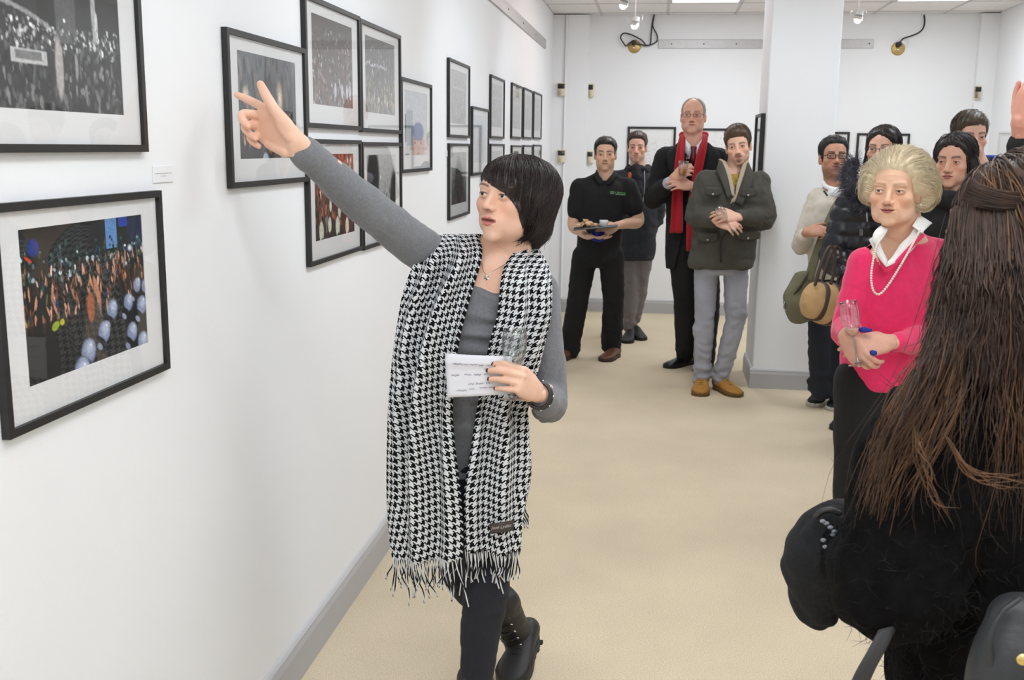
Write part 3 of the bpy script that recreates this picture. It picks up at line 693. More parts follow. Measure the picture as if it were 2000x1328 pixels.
        # lips
        lz = -.066+.004*p['smile']*sstep(Q[..., 0], .008, .026); L = P.copy(); L[..., 2] = P[..., 2]-lz; L[..., 0] = Q[..., 0]; mo = p['mo']
        d = smin(d, ell(L, (.008, .0900, .0050+mo*.4), (.0165, .0078, .0044*p['lips'])), .004)
        d = smin(d, ell(L, (0, .0885, -.0058-mo*.6), (.0200, .0082, .0055*p['lips'])), .004)
        d = smax(d, -ell(L, (0, .101, -.0004), (.0245-.3*mo, .014, .0010+mo)), .002)
        # ears
        e = ell(Q, (.0765*w, -.012, -.010), (.0085, .0185, .0315)); e = smax(e, -ell(Q, (.086*w, -.008, -.008), (.006, .0095, .018)), .004); d = smin(d, e, .005)
        if p['old']:
            o = p['old']
            d = d+o*(.0020*np.exp(-((Q[..., 0]-.022-.3*(-P[..., 2]-.045))/.004)**2)*np.exp(-((P[..., 2]+.058)/.022)**2))*(P[..., 1] > .05)
            d = smin(d, ell(Q, (.036, .045, -.088), (.018, .024, .018)), .02)
            d = d+o*.0008*np.cos((P[..., 2]-.05)*900)*np.exp(-((P[..., 2]-.048)/.016)**2)*(P[..., 1] > .04)*np.exp(-(P[..., 0]/.04)**2)
        return d
    def trace(s, f, dirs, neck=False, r0=.26, it=26):
        r = np.full(len(dirs), r0)
        def F(P):
            d = f(P)
            if neck:
                d = smin(d, cap_(P, (0, -.022, -.05), s.neck, s.nr*1.02, s.nr*1.1), .022)
            return d
        for _ in range(it):
            d = F(SPHC+dirs*r[:, None]); r = np.maximum(r-d*.92, .02)
        return r
    def body(s):
        P = SPHC+s.dirs*s.r[:, None]; x, y, z = P.T; ax = np.abs(x); c = np.tile(s.skin, (len(P), 1))
        def mixc(col, w): 
            nonlocal c
            w = np.clip(w, 0, 1)[:, None]; c = c*(1-w)+np.array(col)*w
        fr = y > .03
        mixc(s.skin*V(1.02, .80, .76), .8*s.blush*np.exp(-((ax-.040)/.022)**2-((z+.035)/.022)**2)*fr)
        mixc(s.skin*V(1.0, .78, .72), .6*s.blush*np.exp(-(x/.014)**2-((z+.036)/.014)**2)*fr)
        lz = -.066+.004*s.p['smile']*sstep(ax, .008, .026); mo = s.p['mo']
        hw = .0245; up = (.0095*s.p['lips']+mo*.5)*(1-(ax/hw)**2)*(1-.25*np.exp(-(ax/.004)**2)); lo = (.0115*s.p['lips']+mo*.7)*(1-(ax/hw)**2)
        dz = z-lz; m = sstep(up-dz, 0, .002)*sstep(dz+lo, 0, .002)*(ax < hw)*(y > .06); mixc(s.lipc, m*.9)
        mixc(s.lipc*.35, np.exp(-(dz/(.0011+mo*.8))**2)*(ax < hw*.95)*(y > .06)*.85)
        bz = .0172+s.bz+.0055*np.sin(np.clip((ax-.008)/.046, 0, 1)*2.3)-.05*np.clip(ax-.040, 0, 1)
        nb = .75+.25*noise(P*900, 3)
        mixc(s.browc, 1.25*nb*np.exp(-((z-bz)/(.0040*s.bt))**2)*sstep(ax, .009, .014)*(1-sstep(ax, .046, .053))*fr)
        # lash lines
        zo = .0052*s.p['open']*np.sqrt(np.clip(1-((ax-.0325)/.0150)**2, 0, 1)); ey = (np.abs(ax-.0325) < .0150)*fr*(z > -.02)
        mixc(s.browc*.4, 1.0*np.exp(-((z+.0022-zo)/.0016)**2)*ey); mixc(s.skin*.55, .5*np.exp(-((z+.0025+zo)/.0013)**2)*ey)
        mixc(s.skin*V(.86, .74, .70), .6*np.exp(-((z+.012)/.005)**2-((ax-.030)/.014)**2)*fr)
        mixc(s.skin*.25, .9*np.exp(-((ax-.0065)/.004)**2-((z+.0475*s.p['nlen'])/.003)**2)*(y > .09))
        if s.st is not None:
            col, amt, kind = s.st
            mus = np.exp(-((z+.0560+.08*ax)/.0042)**2)*(1-sstep(ax, .022, .032))*(y > .06)
            gt = np.exp(-((z+.092)/.016)**2)*np.exp(-(x/.024)**2)*(y > .05)
            jw = sstep(-z, .045, .075)*sstep(y, -.03, .0)*(1-np.exp(-(x/.02)**2)*(z > -.08))*(1-.8*np.exp(-((z+.045)/.02)**2)*(ax < .035))
            w = {'shadow': np.maximum(np.maximum(mus, gt)*.9, jw*.8), 'goatee': np.maximum(np.maximum(mus*1.2, gt*1.6), jw*.5), 'beard': np.maximum(np.maximum(mus, gt), jw)}[kind]
            low = (1-sstep(-z, .125, .15)); mixc(col, amt*w*low*(.8+.35*noise(P*700, 9))*(1-m))
        c = c*(1+.05*noise(P*60, 2)[:, None]*V(.6, 1, 1))
        g = loft(P.reshape(s.m, s.n, 3)[:, ::-1]); c = np.concatenate([c.reshape(s.m, s.n, 3)[:, ::-1].reshape(-1, 3), np.tile(s.skin, (2, 1))])
        return (s.wld(g[0]), g[1]), c
    def eyes(s, parent):
        for sg in (-1, 1):
            v, f = ball((0, 0, 0), 1, 28, 26); v = v[:, [0, 2, 1]]*V(1, 1, 1)  # pole along y
            a = np.degrees(np.arccos(np.clip(v[:, 1], -1, 1))); c = np.tile(V(.68, .65, .62), (len(v), 1))
            c[a < 29] = s.iris*.45; c[a < 26] = s.iris; c[a < 12] = (.004, .004, .004)
            R = rot((0, 0, 1), math.radians(s.look[0]))@rot((1, 0, 0), math.radians(s.look[1]))
            v = (v*.0126)@R.T+V(sg*.0325, .0738, -.0025)
            obj('eye', (s.wld(v), [q[::-1] for q in f]), M_EYE, parent, col=c)
    # ---- hair
    def hairline(s, tab):
        tab = np.array(sorted(tab), float); sym = tab[:, 0].min() >= 0
        def mask(d, r):
            P = SPHC+d*r[:, None]; ph = np.degrees(np.arctan2(d[:, 0], d[:, 1])); ph = np.abs(ph) if sym else ph
            return P[:, 2]-np.interp(ph, tab[:, 0], tab[:, 1])
        return mask
    def hair_shell(s, tab, thick, extra=None, groove=.002, gscale=(60, 60, 12), seed=0, edge=.012, whorl=(0, -.45, 1)):
        f = (lambda P: smin(s.skull(P), extra(P), .02)) if extra else s.skull
        rs = s.trace(f, s.dirs); mk = s.hairline(tab); sk = s.trace(s.skull, s.dirs)
        h = mk(s.dirs, rs); t = sstep(h, -edge*.3, edge); P = SPHC+s.dirs*rs[:, None]
        th = thick(P) if callable(thick) else thick
        w = unit(V(*whorl)); e1 = unit(np.cross(w, (1, 0, 0))); e2 = np.cross(w, e1)
        ps = np.arctan2(s.dirs@e1, s.dirs@e2); al = np.arccos(np.clip(s.dirs@w, -1, 1))
        ng = noise(np.stack([np.cos(ps)*gscale[0]/4, np.sin(ps)*gscale[1]/4, al*gscale[2]/4], -1), seed)+.6*noise(np.stack([np.cos(ps)*gscale[0]/1.6, np.sin(ps)*gscale[1]/1.6, al*gscale[2]/3], -1), seed+1)
        hs_ = np.maximum(rs, np.where((s.dirs[:, 1] > .25) & (s.dirs[:, 2] > -.1), s.r+.0012, 0)); r = np.where(t > 0, hs_+t*(th+groove*ng), s.r-.012); r = np.where(t < .02, np.minimum(sk, s.r)-.012, r)
        g = loft((SPHC+s.dirs*r[:, None]).reshape(s.m, s.n, 3)[:, ::-1]); keep = np.concatenate([(t > 0).reshape(s.m, s.n)[:, ::-1].ravel(), [True, False]]); g = (g[0], [q for q in g[1] if any(keep[i] for i in q)])
        s._sh = (f, th if not callable(thick) else thick, mk); return s.wld(g[0]), g[1]
    def strands(s, n, rad=.0012, whorl=(0, -.45, 1), length=(.5, 1.4), wig=.05, freq=5, lift=.003, seed=0, segs=7, amax=2.6, flare=0.0, region=None, over=.0, amin=.0):
        f, th, mk = s._sh; rng = np.random.default_rng(seed); w = unit(V(*whorl)); e1 = unit(np.cross(w, (1, 0, 0))); e2 = np.cross(w, e1)
        a0 = amin+(amax-amin)*np.sqrt(rng.random(n)); ps = rng.random(n)*2*math.pi; ln = length[0]+(length[1]-length[0])*rng.random(n); ph = rng.random(n)*6.28; am = rng.normal(size=n)
        k = np.linspace(0, 1, segs); al = a0[:, None]+ln[:, None]*(k-.35); al = np.maximum(al, .02)
        p2 = ps[:, None]+wig*np.sin(freq*al+ph[:, None])*am[:, None]/np.maximum(np.sin(al), .35)
        D = (np.cos(al)[..., None]*w+np.sin(al)[..., None]*(np.cos(p2)[..., None]*e2+np.sin(p2)[..., None]*e1)); Df = D.reshape(-1, 3)
        r = s.trace(f, Df); h = mk(Df, r).reshape(n, segs); P = SPHC+Df*r[:, None]; t = th(P) if callable(th) else th
        lf = (lift*rng.random(n)[:, None]*np.sin(math.pi*k)[None]+flare*(k**2)[None]*rng.random(n)[:, None])
        P = (SPHC+Df*(r+t)[:, None]).reshape(n, segs, 3)+D*lf[..., None]
        ok = (h > .001-over).all(1)
        if region is not None: ok &= region(P)
        return strand_mesh(s.wld(P[ok]), rad*s.S)
def strand_mesh(P, rad, taper=True, tip=.25):
    """P: strands x points x 3 -> three-sided hairs; rad scalar or per strand"""
    n, k, _ = P.shape
    if n == 0: return np.zeros((0, 3)), []
    T = unit(np.gradient(P, axis=1)); A = np.where(np.abs(T[..., 2:3]) > .9, V(1, 0, 0), V(0, 0, 1)); N = unit(np.cross(T, A)); B = np.cross(T, N)
    t = np.linspace(0, 1, k); w = (tip+(1-tip)*np.minimum(1, np.minimum(t*6+.4, (1-t)*3))) if taper else np.ones(k)
    R = np.broadcast_to(np.asarray(rad, float), (n,))[:, None]*w
    a = np.array([0, 2.094, 4.189]); V3 = P[:, :, None]+R[..., None, None]*(np.cos(a)[:, None]*N[:, :, None]+np.sin(a)[:, None]*B[:, :, None])
    v = V3.reshape(-1, 3); base = (np.arange(n)*k*3)[:, None, None]+(np.arange(k-1)*3)[None, :, None]
    f = np.concatenate([np.stack([base[..., 0]+j, base[..., 0]+(j+1) % 3, base[..., 0]+3+(j+1) % 3, base[..., 0]+3+j], -1).reshape(-1, 4) for j in range(3)])
    return v, [tuple(x) for x in f.tolist()]
def drape(guides, n, seed=0, spread=.004, rad=.0012, wave=.004, freq=3.0, segs=11, clump=.5, lens=(.7, 1.0)):
    """hairs between neighbouring guide curves"""
    rng = np.random.default_rng(seed); G = []
    for g in guides:
        c = cr(g, 10); d = np.concatenate([[0], np.cumsum(np.linalg.norm(np.diff(c, axis=0), axis=1))]); t = np.linspace(0, d[-1], segs); G.append(np.stack([np.interp(t, d, c[:, i]) for i in range(3)], -1))
    G = np.array(G); m = len(G)-1
    u = rng.random(n)*m
    u = u*(1-clump)+clump*(np.floor(u*4)+.5)/4*1.0+rng.normal(size=n)*.03; u = np.clip(u, 0, m-1e-6); i = u.astype(int); f = (u-i)[:, None, None]
    ln = lens[0]+(lens[1]-lens[0])*rng.random(n); k = np.linspace(0, 1, segs)
    P = G[i]*(1-f)+G[i+1]*f
    idx = ln[:, None]*k[None]*(segs-1); j = np.minimum(idx.astype(int), segs-2); q = (idx-j)[..., None]
    P = np.take_along_axis(P, j[..., None], 1)*(1-q)+np.take_along_axis(P, j[..., None]+1, 1)*q
    o = rng.normal(size=(n, 1, 3))*spread*(.25+.75*k)[None, :, None]; ph = rng.random((n, 1, 3))*6.28
    P = P+o+wave*np.sin(freq*6.28*k[None, :, None]+ph)*k[None, :, None]*rng.random((n, 1, 1))
    return strand_mesh(P, rad*(.6+.8*rng.random(n)))
M_EYE = mat('eye', attr=True, rough=.12)
M_SKIN = mat('skin', attr=True, rough=.48, spec=.4, bump=.05, bscale=500, sss=.08)
def hairmat(name, col, rough=.38, var=.35): return mat('hair_'+name, col, rough, var=var, vscale=90, spec=.45)

# ---- hands: x to the thumb side, y along the fingers, z out of the back of the hand
def hand(wrist, fdir, back, side, size=1.0, curl=None, spread=(.14, .03, -.07, -.17), thumb=None, voxel=.0026, forearm=None, skin=srgb(214, 168, 142), nails=None, fr=.055, twist=None):
    """side +1: thumb on +x with back up. curl: four triples of bends in degrees; forearm: point up the arm to reach into the sleeve"""
    y = unit(fdir); z = np.asarray(back, float); z = unit(z-y*(z@y)); x = np.cross(y, z)*side
    W = lambda p: np.asarray(wrist, float)+(x*p[0]+y*p[1]+z*p[2])*size
    curl = curl or [(20, 30, 20)]*4; parts = []; tips = []
    base = [(.027, .088, .001), (.009, .092, .003), (-.010, .088, .002), (-.027, .079, -.001)]; L = [(.040, .025, .021), (.044, .028, .022), (.041, .026, .021), (.032, .020, .018)]; rr = [.0088, .0090, .0085, .0075]
    for b, l, c, sp, r0 in zip(base, L, curl, spread, rr):
        p = V(*b); a = 0; pts = [p-V(0, .015, 0), p]; d0 = V(math.sin(sp), math.cos(sp), 0)
        for li, ci in zip(l, c):
            a += math.radians(ci); d = d0*math.cos(a)+V(0, 0, -1)*math.sin(a); p = p+d*li; pts.append(p)
        nrm = V(0, 0, 1)*math.cos(a)+d0*math.sin(a); tips.append((W(pts[-1]+d*.002), nrm, r0))
        Q = [pts[0]]
        for k in range(1, 5): Q.append(pts[k])
        R = [r0*1.05, r0*1.08, r0*1.0, r0*.92, r0*.78]
        parts.append(tube([W(q) for q in Q], np.array(R)*size, 12, 4, ref=z))
    th = thumb or [(.034, .028, -.014), (.052, .058, -.020), (.060, .085, -.022), (.062, .108, -.022)]
    parts.append(tube([W((.012, .012, -.004))]+[W(q) for q in th], np.array([.015, .0150, .0115, .0105, .0082])*size, 12, 4, ref=z))
    d = unit(V(*th[3])-V(*th[2])); tips.append((W(V(*th[3])+d*.001), unit(V(.6, 0, .8)), .0085))
    # palm
    rings = []
    for yy, hw, hz, zc in [(-.012, .026, .0185, 0), (.005, .029, .0175, 0), (.03, .037, .0165, -.001), (.06, .041, .0150, -.001), (.082, .0405, .0125, 0), (.096, .036, .0095, 0)]:
        a = np.linspace(0, 2*math.pi, 20, endpoint=False); c, s_ = np.cos(a), np.sin(a)
        rings.append([W((np.sign(k)*abs(k)**.8*hw, yy, zc+np.sign(l)*abs(l)**.85*hz)) for k, l in zip(c, s_)])
    parts.append(loft(rings))
    parts.append(tube([W((.014, .014, -.012)), W((.027, .040, -.014))], np.array([.014, .013])*size, 12, 4, ref=z))   # thumb ball
    parts.append(tube([W((-.022, .012, -.010)), W((-.030, .055, -.008))], np.array([.012, .010])*size, 12, 4, ref=z))
    if forearm is not None:
        fa = np.asarray(forearm, float); w0 = np.asarray(wrist, float); rx = .026*size
        parts.append(tube([W((0, .015, 0)), W((0, -.004, 0)), w0+(fa-w0)*.35, fa], np.array([(.0175, .024), (.019, .026), (.024, .028), (.034, .036)])*size*fr/.055, 18, 5, ref=z))
    v, f = fuse(parts, voxel, 5, .5)
    c = np.tile(np.array(skin), (len(v), 1)); q = noise(v*70, 4)[:, None]; c = c*(1+.06*q*V(.5, 1, 1))
    for (t, nr, r0) in tips:
        dd = np.linalg.norm(v-t, axis=1); w = np.exp(-(dd/(.014*size))**2)[:, None]*.45; c = c*(1-w)+c*V(1.0, .74, .70)*w
        if nails is not None:
            nw = x*nr[0]+y*nr[1]+z*nr[2]; N = normals((v, f)) if 'N' not in locals() else N; ce = t+nw*r0*.75*size
            m = (np.linalg.norm(v-ce, axis=1) < .0082*size) & ((N@nw) > .35); c[m] = nails
    return (v, f), c

# ---- clothes
def torso(J, prof, n=40, expo=2.4, lean=0.0):
    """prof rows: (t from hips 0 to neck 1, half width, half depth[, forward shift])"""
    hc = (J['hipL']+J['hipR'])/2; nk = J['neck']; P = []
    mid = J.get('waist')
    ra, rb = unit(J['hipR']-J['hipL']), unit(J['shR']-J['shL']); D = []
    pr = cr(np.array([(list(r)+[0])[:4] for r in prof]), 4)
    ctrl = [hc, mid, nk] if mid is not None else [hc, (hc+nk)/2, nk]
    cur = cr(ctrl, 20); rings = []
    for t, hw, hd, fs in pr:
        if t < 0: c = hc+(cur[1]-cur[0])*20*2*t
        elif t > 1: c = nk+(cur[-1]-cur[-2])*20*2*(t-1)
        else: k = t*(len(cur)-1); i = min(int(k), len(cur)-2); c = cur[i]+(cur[i+1]-cur[i])*(k-i)
        u = unit(ra*(1-min(max(t, 0), 1))+rb*min(max(t, 0), 1)); i = int(min(max(t, 0), .98)*(len(cur)-1)); ax = unit(cur[i+1]-cur[i])
        u = unit(u-ax*(u@ax)*.0); fw = unit(np.cross(u, ax)) if t > 0 else unit(np.cross(u, (0, 0, 1)))
        a = np.linspace(0, 2*math.pi, n, endpoint=False); co, si = np.cos(a), np.sin(a); co, si = np.sign(co)*np.abs(co)**(2/expo), np.sign(si)*np.abs(si)**(2/expo)
        rings.append(c+fw*fs+u*(co*max(hw, .005))[:, None]+fw*(si*max(hd, .005))[:, None])
    J['_u'], J['_f'] = rb, fw
    return loft(rings)
def sleeve(a, e, w, r=(.066, .056, .042), n=20, ext=.0, bulge=0.0):
    a, e, w = map(lambda q: np.asarray(q, float), (a, e, w)); P = [a, (a*.55+e*.45), e+(e-(a+w)/2)*.05, (e*.5+w*.5), w]
    R = [r[0], r[0]*.5+r[1]*.5+bulge, r[1], r[1]*.55+r[2]*.45+bulge, r[2]]
    return tube(P, R, n, 7)
def leg(h, k, a, r=(.088, .060, .048), n=24):
    h, k, a = map(lambda q: np.asarray(q, float), (h, k, a)); P = [h, h*.55+k*.45, k, k*.5+a*.5, a]; R = [r[0], r[0]*.55+r[1]*.45, r[1], r[1]*.5+r[2]*.5, r[2]]
    return tube(P, R, n, 7, caps=True)
def shoe(parent, heel, toe, w=.047, h=.085, col=None, sole=None, lace=None, soleh=.022, open_top=.075, high=None):
    """a shoe standing from heel to toe (points on its sole)"""
    heel, toe = np.asarray(heel, float), np.asarray(toe, float); d = toe-heel; L = np.linalg.norm(d); d = d/L; rt = unit(np.cross(d, (0, 0, 1))); up = np.cross(rt, d)
    def ringset(rows, lowz):
        R = []
        for t, hw, top in rows:
            a = np.linspace(0, 2*math.pi, 20, endpoint=False); ring = []
            for q in a:
                co, si = math.cos(q), math.sin(q); zz = (lowz+(top-lowz)*(.5+.5*np.sign(si)*abs(si)**.7)); xx = hw*np.sign(co)*abs(co)**.6*(1 if si < .2 else 1-.35*si)
                ring.append(heel+d*L*t+rt*xx+up*zz)
            R.append(ring)
        return loft(R)
    up_g = ringset([(.0, w*.45, h*.75), (.02, w*.62, h*.92), (.12, w*.74, h), (.32, w*.78, h*.96), (.45, w*.85, h*.80), (.62, w*1.0, h*.60), (.8, w*.98, h*.50), (.93, w*.72, h*.42), (1.0, w*.3, h*.30)], soleh*.8)
    o = obj('shoe', up_g, col, parent)
    S = []
    for zz in (0, soleh*.9, soleh*1.15):
        pts = []
        for q in np.linspace(0, 2*math.pi, 32, endpoint=False):
            t = .5-.5*math.cos(q); wid = np.interp(t, [0, .05, .15, .35, .65, .85, .97, 1], [0, .55, .72, .72, 1.04, 1.0, .5, 0])*w*1.06
            pts.append(heel+d*(L*(t*1.03-.012))+rt*wid*np.sign(math.sin(q))*min(1, abs(math.sin(q))*3)+up*zz)
        S.append(pts)
    obj('sole', loft(S), sole or col, o)
    if lace is not None:
        for k, t in enumerate((.42, .49, .56, .63)):
            zt = np.interp(t, [.32, .45, .62, .8], [h*.96, h*.80, h*.60, h*.50])+.002; wd = w*.42; c = heel+d*L*t+up*zt
            obj('lace', wire([c-rt*wd-up*.008, c-d*.004, c+rt*wd-up*.008], .0032, 6, 4), lace, o)
    return o
def ground(J, z=.085):
    """bring both ankles down to shoe height, knees half way"""
    for q in 'LR':
        J['an'+q][2] = z; J['kn'+q][2] = .5*(z+J['hip'+q][2])+.01
def person(lab, base, group=None):
    return thing('person', lab, 'person', (float(base[0]), float(base[1]), 0), group)
def body(t, head, hands, J, girth=1.0):
    """the figure itself under the clothes: one mesh with head, trunk, limbs and hands"""
    g, c = head.body(); G = [g]; Cs = [c]; sk = head.skin
    core = [torso(J, [(-.12, .10*girth, .08*girth), (.1, .12*girth, .085*girth), (.4, .105*girth, .08*girth), (.75, .13*girth, .09*girth), (.93, .085*girth, .06*girth), (1.02, .05, .05)], 20)]
    for s_ in 'LR':
        core.append(tube([J['sh'+s_], J['el'+s_], J['wr'+s_]], [.042, .034, .024], 12, 5))
        if 'kn'+s_ in J: core.append(tube([J['hip'+s_], J['kn'+s_], J['an'+s_]], [.066, .046, .034], 12, 6)); core.append(tube([J['an'+s_], J['an'+s_]-V(0, 0, .03)], [.034, .034], 12, 2))
    cg = fuse(core, .018, 2); G.append(cg); Cs.append(np.tile(sk, (len(cg[0]), 1)))
    for h in hands: G.append(h[0]); Cs.append(h[1])
    b = obj('body', join(*G), M_SKIN, t, col=np.concatenate(Cs)); head.eyes(b); return b
def glasses(head, parent, col=(.02, .02, .02), w=.021, h=.0145, r=.0013, y=.102, gap=.0325, z=-.004, half=False):
    m = mat('spectacle_frame_%d' % int(col[0]*1000), col, .3, .2); parts = []
    for sg in (-1, 1):
        q = np.linspace(0, 2*math.pi, 25); e = 3.2
        P = np.stack([sg*gap+w*np.sign(np.cos(q))*np.abs(np.cos(q))**(2/e), y-.22*(np.abs(sg*gap+w*np.cos(q))-.03)**1*.5-.0*q, z+h*np.sign(np.sin(q))*np.abs(np.sin(q))**(2/e)], -1)
        parts.append(wire(head.wld(P), r*head.S, 6, 1))
        parts.append(wire(head.wld([(sg*(gap+w), y-.012, z+.006), (sg*.073*head.p['width'], .05, z+.006), (sg*.077*head.p['width'], -.005, z+.006), (sg*.076*head.p['width'], -.02, z-.012)]), r*1.1*head.S, 6, 4))
    parts.append(wire(head.wld([(-(gap-w), y-.001, z+.004), (0, y+.003, z+.006), (gap-w, y-.001, z+.004)]), r*head.S, 6, 4))
    o = obj('spectacles', join(*parts), m, parent)
    for sg in (-1, 1):
        P = [(sg*gap+w*.95*a, y-.11*(abs(sg*gap+w*a)-.03), z+h*.93*b) for a, b in ((-1, -.8), (-.8, -1), (.8, -1), (1, -.8), (1, .8), (.8, 1), (-.8, 1), (-1, .8))]
        obj('lens', (head.wld(P), [tuple(range(8))]), pane('lens_glass', 1.0), o, smooth=False)
    return o
def ribbon(path, width, th, side, per=6):
    """a flat strap along path; side: width direction(s)"""
    P = cr(path, per); S = cr(np.broadcast_to(np.asarray(side, float), (len(path), 3)), per); S = unit(S)
    wv = np.broadcast_to(np.asarray(width, float), (len(path),)); wv = cr(wv, per)[:, 0]
    g = np.stack([P+S*(wv*k)[:, None] for k in (-.5, -.17, .17, .5)], 1); return slab(g, th)
# ================================================================== the speaker pointing at the pictures
def houndstooth():
    m = bpy.data.materials.new('houndstooth_wool'); m.use_nodes = True; nt = m.node_tree; b = nt.nodes['Principled BSDF']
    b.inputs['Roughness'].default_value = .95; b.inputs['Specular IOR Level'].default_value = .1
    uv = _n(nt, 'ShaderNodeTexCoord'); sp = _n(nt, 'ShaderNodeSeparateXYZ'); nt.links.new(uv.outputs['UV'], sp.inputs[0])
    def mth(op, a, b_=None, c=None):
        n = _n(nt, 'ShaderNodeMath', operation=op)
        for i, q in enumerate((a, b_, c)):
            if q is None: continue
            if isinstance(q, (int, float)): n.inputs[i].default_value = q
            else: nt.links.new(q, n.inputs[i])
        return n.outputs[0]
    k = 8/.0190
    fx = mth('FLOOR', mth('MULTIPLY', sp.outputs[0], k)); fy = mth('FLOOR', mth('MULTIPLY', sp.outputs[1], k))
    wa = mth('LESS_THAN', mth('FLOORED_MODULO', fx, 8), 3.5); we = mth('LESS_THAN', mth('FLOORED_MODULO', fy, 8), 3.5)
    tw = mth('LESS_THAN', mth('FLOORED_MODULO', mth('ADD', fx, fy), 4), 1.5)
    dk = mth('ADD', mth('MULTIPLY', tw, wa), mth('MULTIPLY', mth('SUBTRACT', 1, tw), we))
    mx = _n(nt, 'ShaderNodeMix', data_type='RGBA'); nt.links.new(dk, mx.inputs['Factor']); mx.inputs['A'].default_value = (*srgb(226, 228, 230), 1); mx.inputs['B'].default_value = (*srgb(22, 21, 23), 1)
    nt.links.new(mx.outputs['Result'], b.inputs['Base Color'])
    nz = _n(nt, 'ShaderNodeTexNoise'); nz.inputs['Scale'].default_value = 420; bp = _n(nt, 'ShaderNodeBump'); bp.inputs['Strength'].default_value = .35; bp.inputs['Distance'].default_value = .003
    tc = _n(nt, 'ShaderNodeTexCoord'); nt.links.new(tc.outputs['Object'], nz.inputs['Vector']); nt.links.new(nz.outputs['Fac'], bp.inputs['Height']); nt.links.new(bp.outputs['Normal'], b.inputs['Normal'])
    return m
def speaker():
    A = lambda *q: at(*q)
    J = dict(neck=A(985, 497, 2.545), shL=A(858, 514, 2.545), shR=A(1048, 572, 2.58), elL=A(717, 404, 2.36), wrL=A(579, 283, 2.20), elR=A(1072, 778, 2.54), wrR=A(1052, 768, 2.38),
             hipL=A(868, 900, 2.545), hipR=A(962, 900, 2.575), waist=A(945, 700, 2.53), knR=A(950, 1135, 2.45), anR=A(926, 1362, 2.42), knL=A(908, 1128, 2.60), anL=A(1003, 1225, 2.84))
    t = person('woman in grey top and houndstooth scarf pointing at the pictures', (-.42, 2.5))
    SK = srgb(241, 196, 170)
    h = Head((961, 379), 2.455, yaw=31, pitch=6, roll=-3, size=.965, res=1.12, neck=J['neck']+V(0, .02, -.06), neck_r=.050, skin=SK, lip=srgb(206, 122, 116), brow=srgb(60, 44, 40),
             nose=.74, lips=1.12, mouth_open=.0034, open=.92, look=(-14, 8), iris=srgb(34, 22, 18), jaw=1.22, cheek=1.0, width=1.05, face=1.08, nlen=.86, blush=.7, chin=.95, crown=.84, socket=.1, ridge=.75, browt=.7)
    NAIL = srgb(70, 44, 40)
    hp = hand(J['wrL'], (-.82, .16, .50), (.12, 1, .28), -1, size=1.1, curl=[(-12, 6, 4), (62, 66, 30), (74, 68, 34), (82, 60, 30)], spread=(-.20, .02, .0, -.06),
              thumb=[(.030, .030, -.012), (.046, .060, -.018), (.062, .087, -.020), (.074, .110, -.016)], forearm=J['wrL']*.55+J['elL']*.45, skin=SK, voxel=.0025)
    hg = hand(A(1046, 764, 2.375), (-.30, -.66, .42), (.86, -.46, .12), 1, size=.93, curl=[(42, 42, 16), (50, 34, 18), (52, 34, 18), (54, 36, 18)], spread=(.05, .0, -.05, -.12),
              thumb=[(.026, .028, -.022), (.034, .052, -.040), (.032, .076, -.052), (.020, .098, -.056)], forearm=J['wrR']*.5+J['elR']*.5, skin=SK, nails=NAIL, voxel=.0025)
    b = body(t, h, [hp, hg], J)
    # visible chest and collar bones
    nk = J['neck']; f_ = unit(V(-.12, -1, 0))
    ch = fuse([tube([nk+V(0, .02, .05), A(966, 520, 2.535), A(960, 570, 2.525), A(955, 650, 2.53)], [(.046, .048), (.05, .075), (.07, .09), (.07, .09)], 24, 6, ref=f_)], .006, 3)
    obj('chest', ch, M_SKIN, b, col=np.tile(np.array(SK)*V(1.0, .95, .92), (len(ch[0]), 1)))
    # grey top
    M_TOP = mat('heather_grey_jersey', srgb(122, 123, 127), .9, var=.12, vscale=160, bump=.25, bscale=500, sheen=.15)
    tor = torso(J, [(-.04, .150, .098), (.10, .146, .098), (.35, .128, .096), (.6, .138, .102), (.76, .142, .100), (.83, .125, .090)], 48)
    slL = sleeve(J['shL'], J['elL'], J['wrL']+(J['elL']-J['wrL'])*.14, (.058, .049, .0345)); slR = sleeve(J['shR'], J['elR'], A(1064, 786, 2.42), (.060, .050, .036))
    shs = [tube([J['shL'], J['neck']+V(0, .01, -.045)], [.054, .045], 16, 5), tube([J['shR'], J['neck']+V(0, .01, -.045)], [.058, .05], 16, 5)]
    g = fuse([tor, slL, slR]+shs, .0055, 8)
    el = lambda c, r: (lambda v: np.exp(-(np.linalg.norm(v-c, axis=1)/r)**2))
    front = lambda v: np.exp(-((v[:, 0]-A(945, 620, 2.4)[0])/.09)**2)*(v[:, 1] < 2.53)
    g = folds(g, .014, (5, 6, 20), 3, front); g = folds(g, .006, (26, 22, 22), 5, lambda v: el(J['elR'], .12)(v)+.6*el(J['elL'], .11)(v)+.5*el(J['shL'], .10)(v)); g = folds(g, .0025, (14, 14, 14), 9)
    v, f = g; x0 = A(950, 620, 2.4)[0]; q = (v[:, 0]-x0)/.07
    g = (v+normals(g)*(.0065*np.sin(150*v[:, 2]+38*(v[:, 0]-x0)+1.6*q*q+2.5*noise(v*9, 2))*front(v)*sstep(v[:, 2], .75, 1.0))[:, None], f)
    top = obj('knitted_top', g, M_TOP, t)
    cuff = tube([J['wrL']+(J['elL']-J['wrL'])*.12, J['wrL']+(J['elL']-J['wrL'])*.19], [.0365, .0375], 24, 3); obj('cuff', cuff, M_TOP, top)
    # trousers
    M_TR = mat('dark_navy_trousers', srgb(30, 31, 40), .85, bump=.2, bscale=400, var=.1, vscale=60)
    pel = torso(J, [(-.30, .12, .088), (-.1, .144, .094), (.08, .136, .092)], 36)
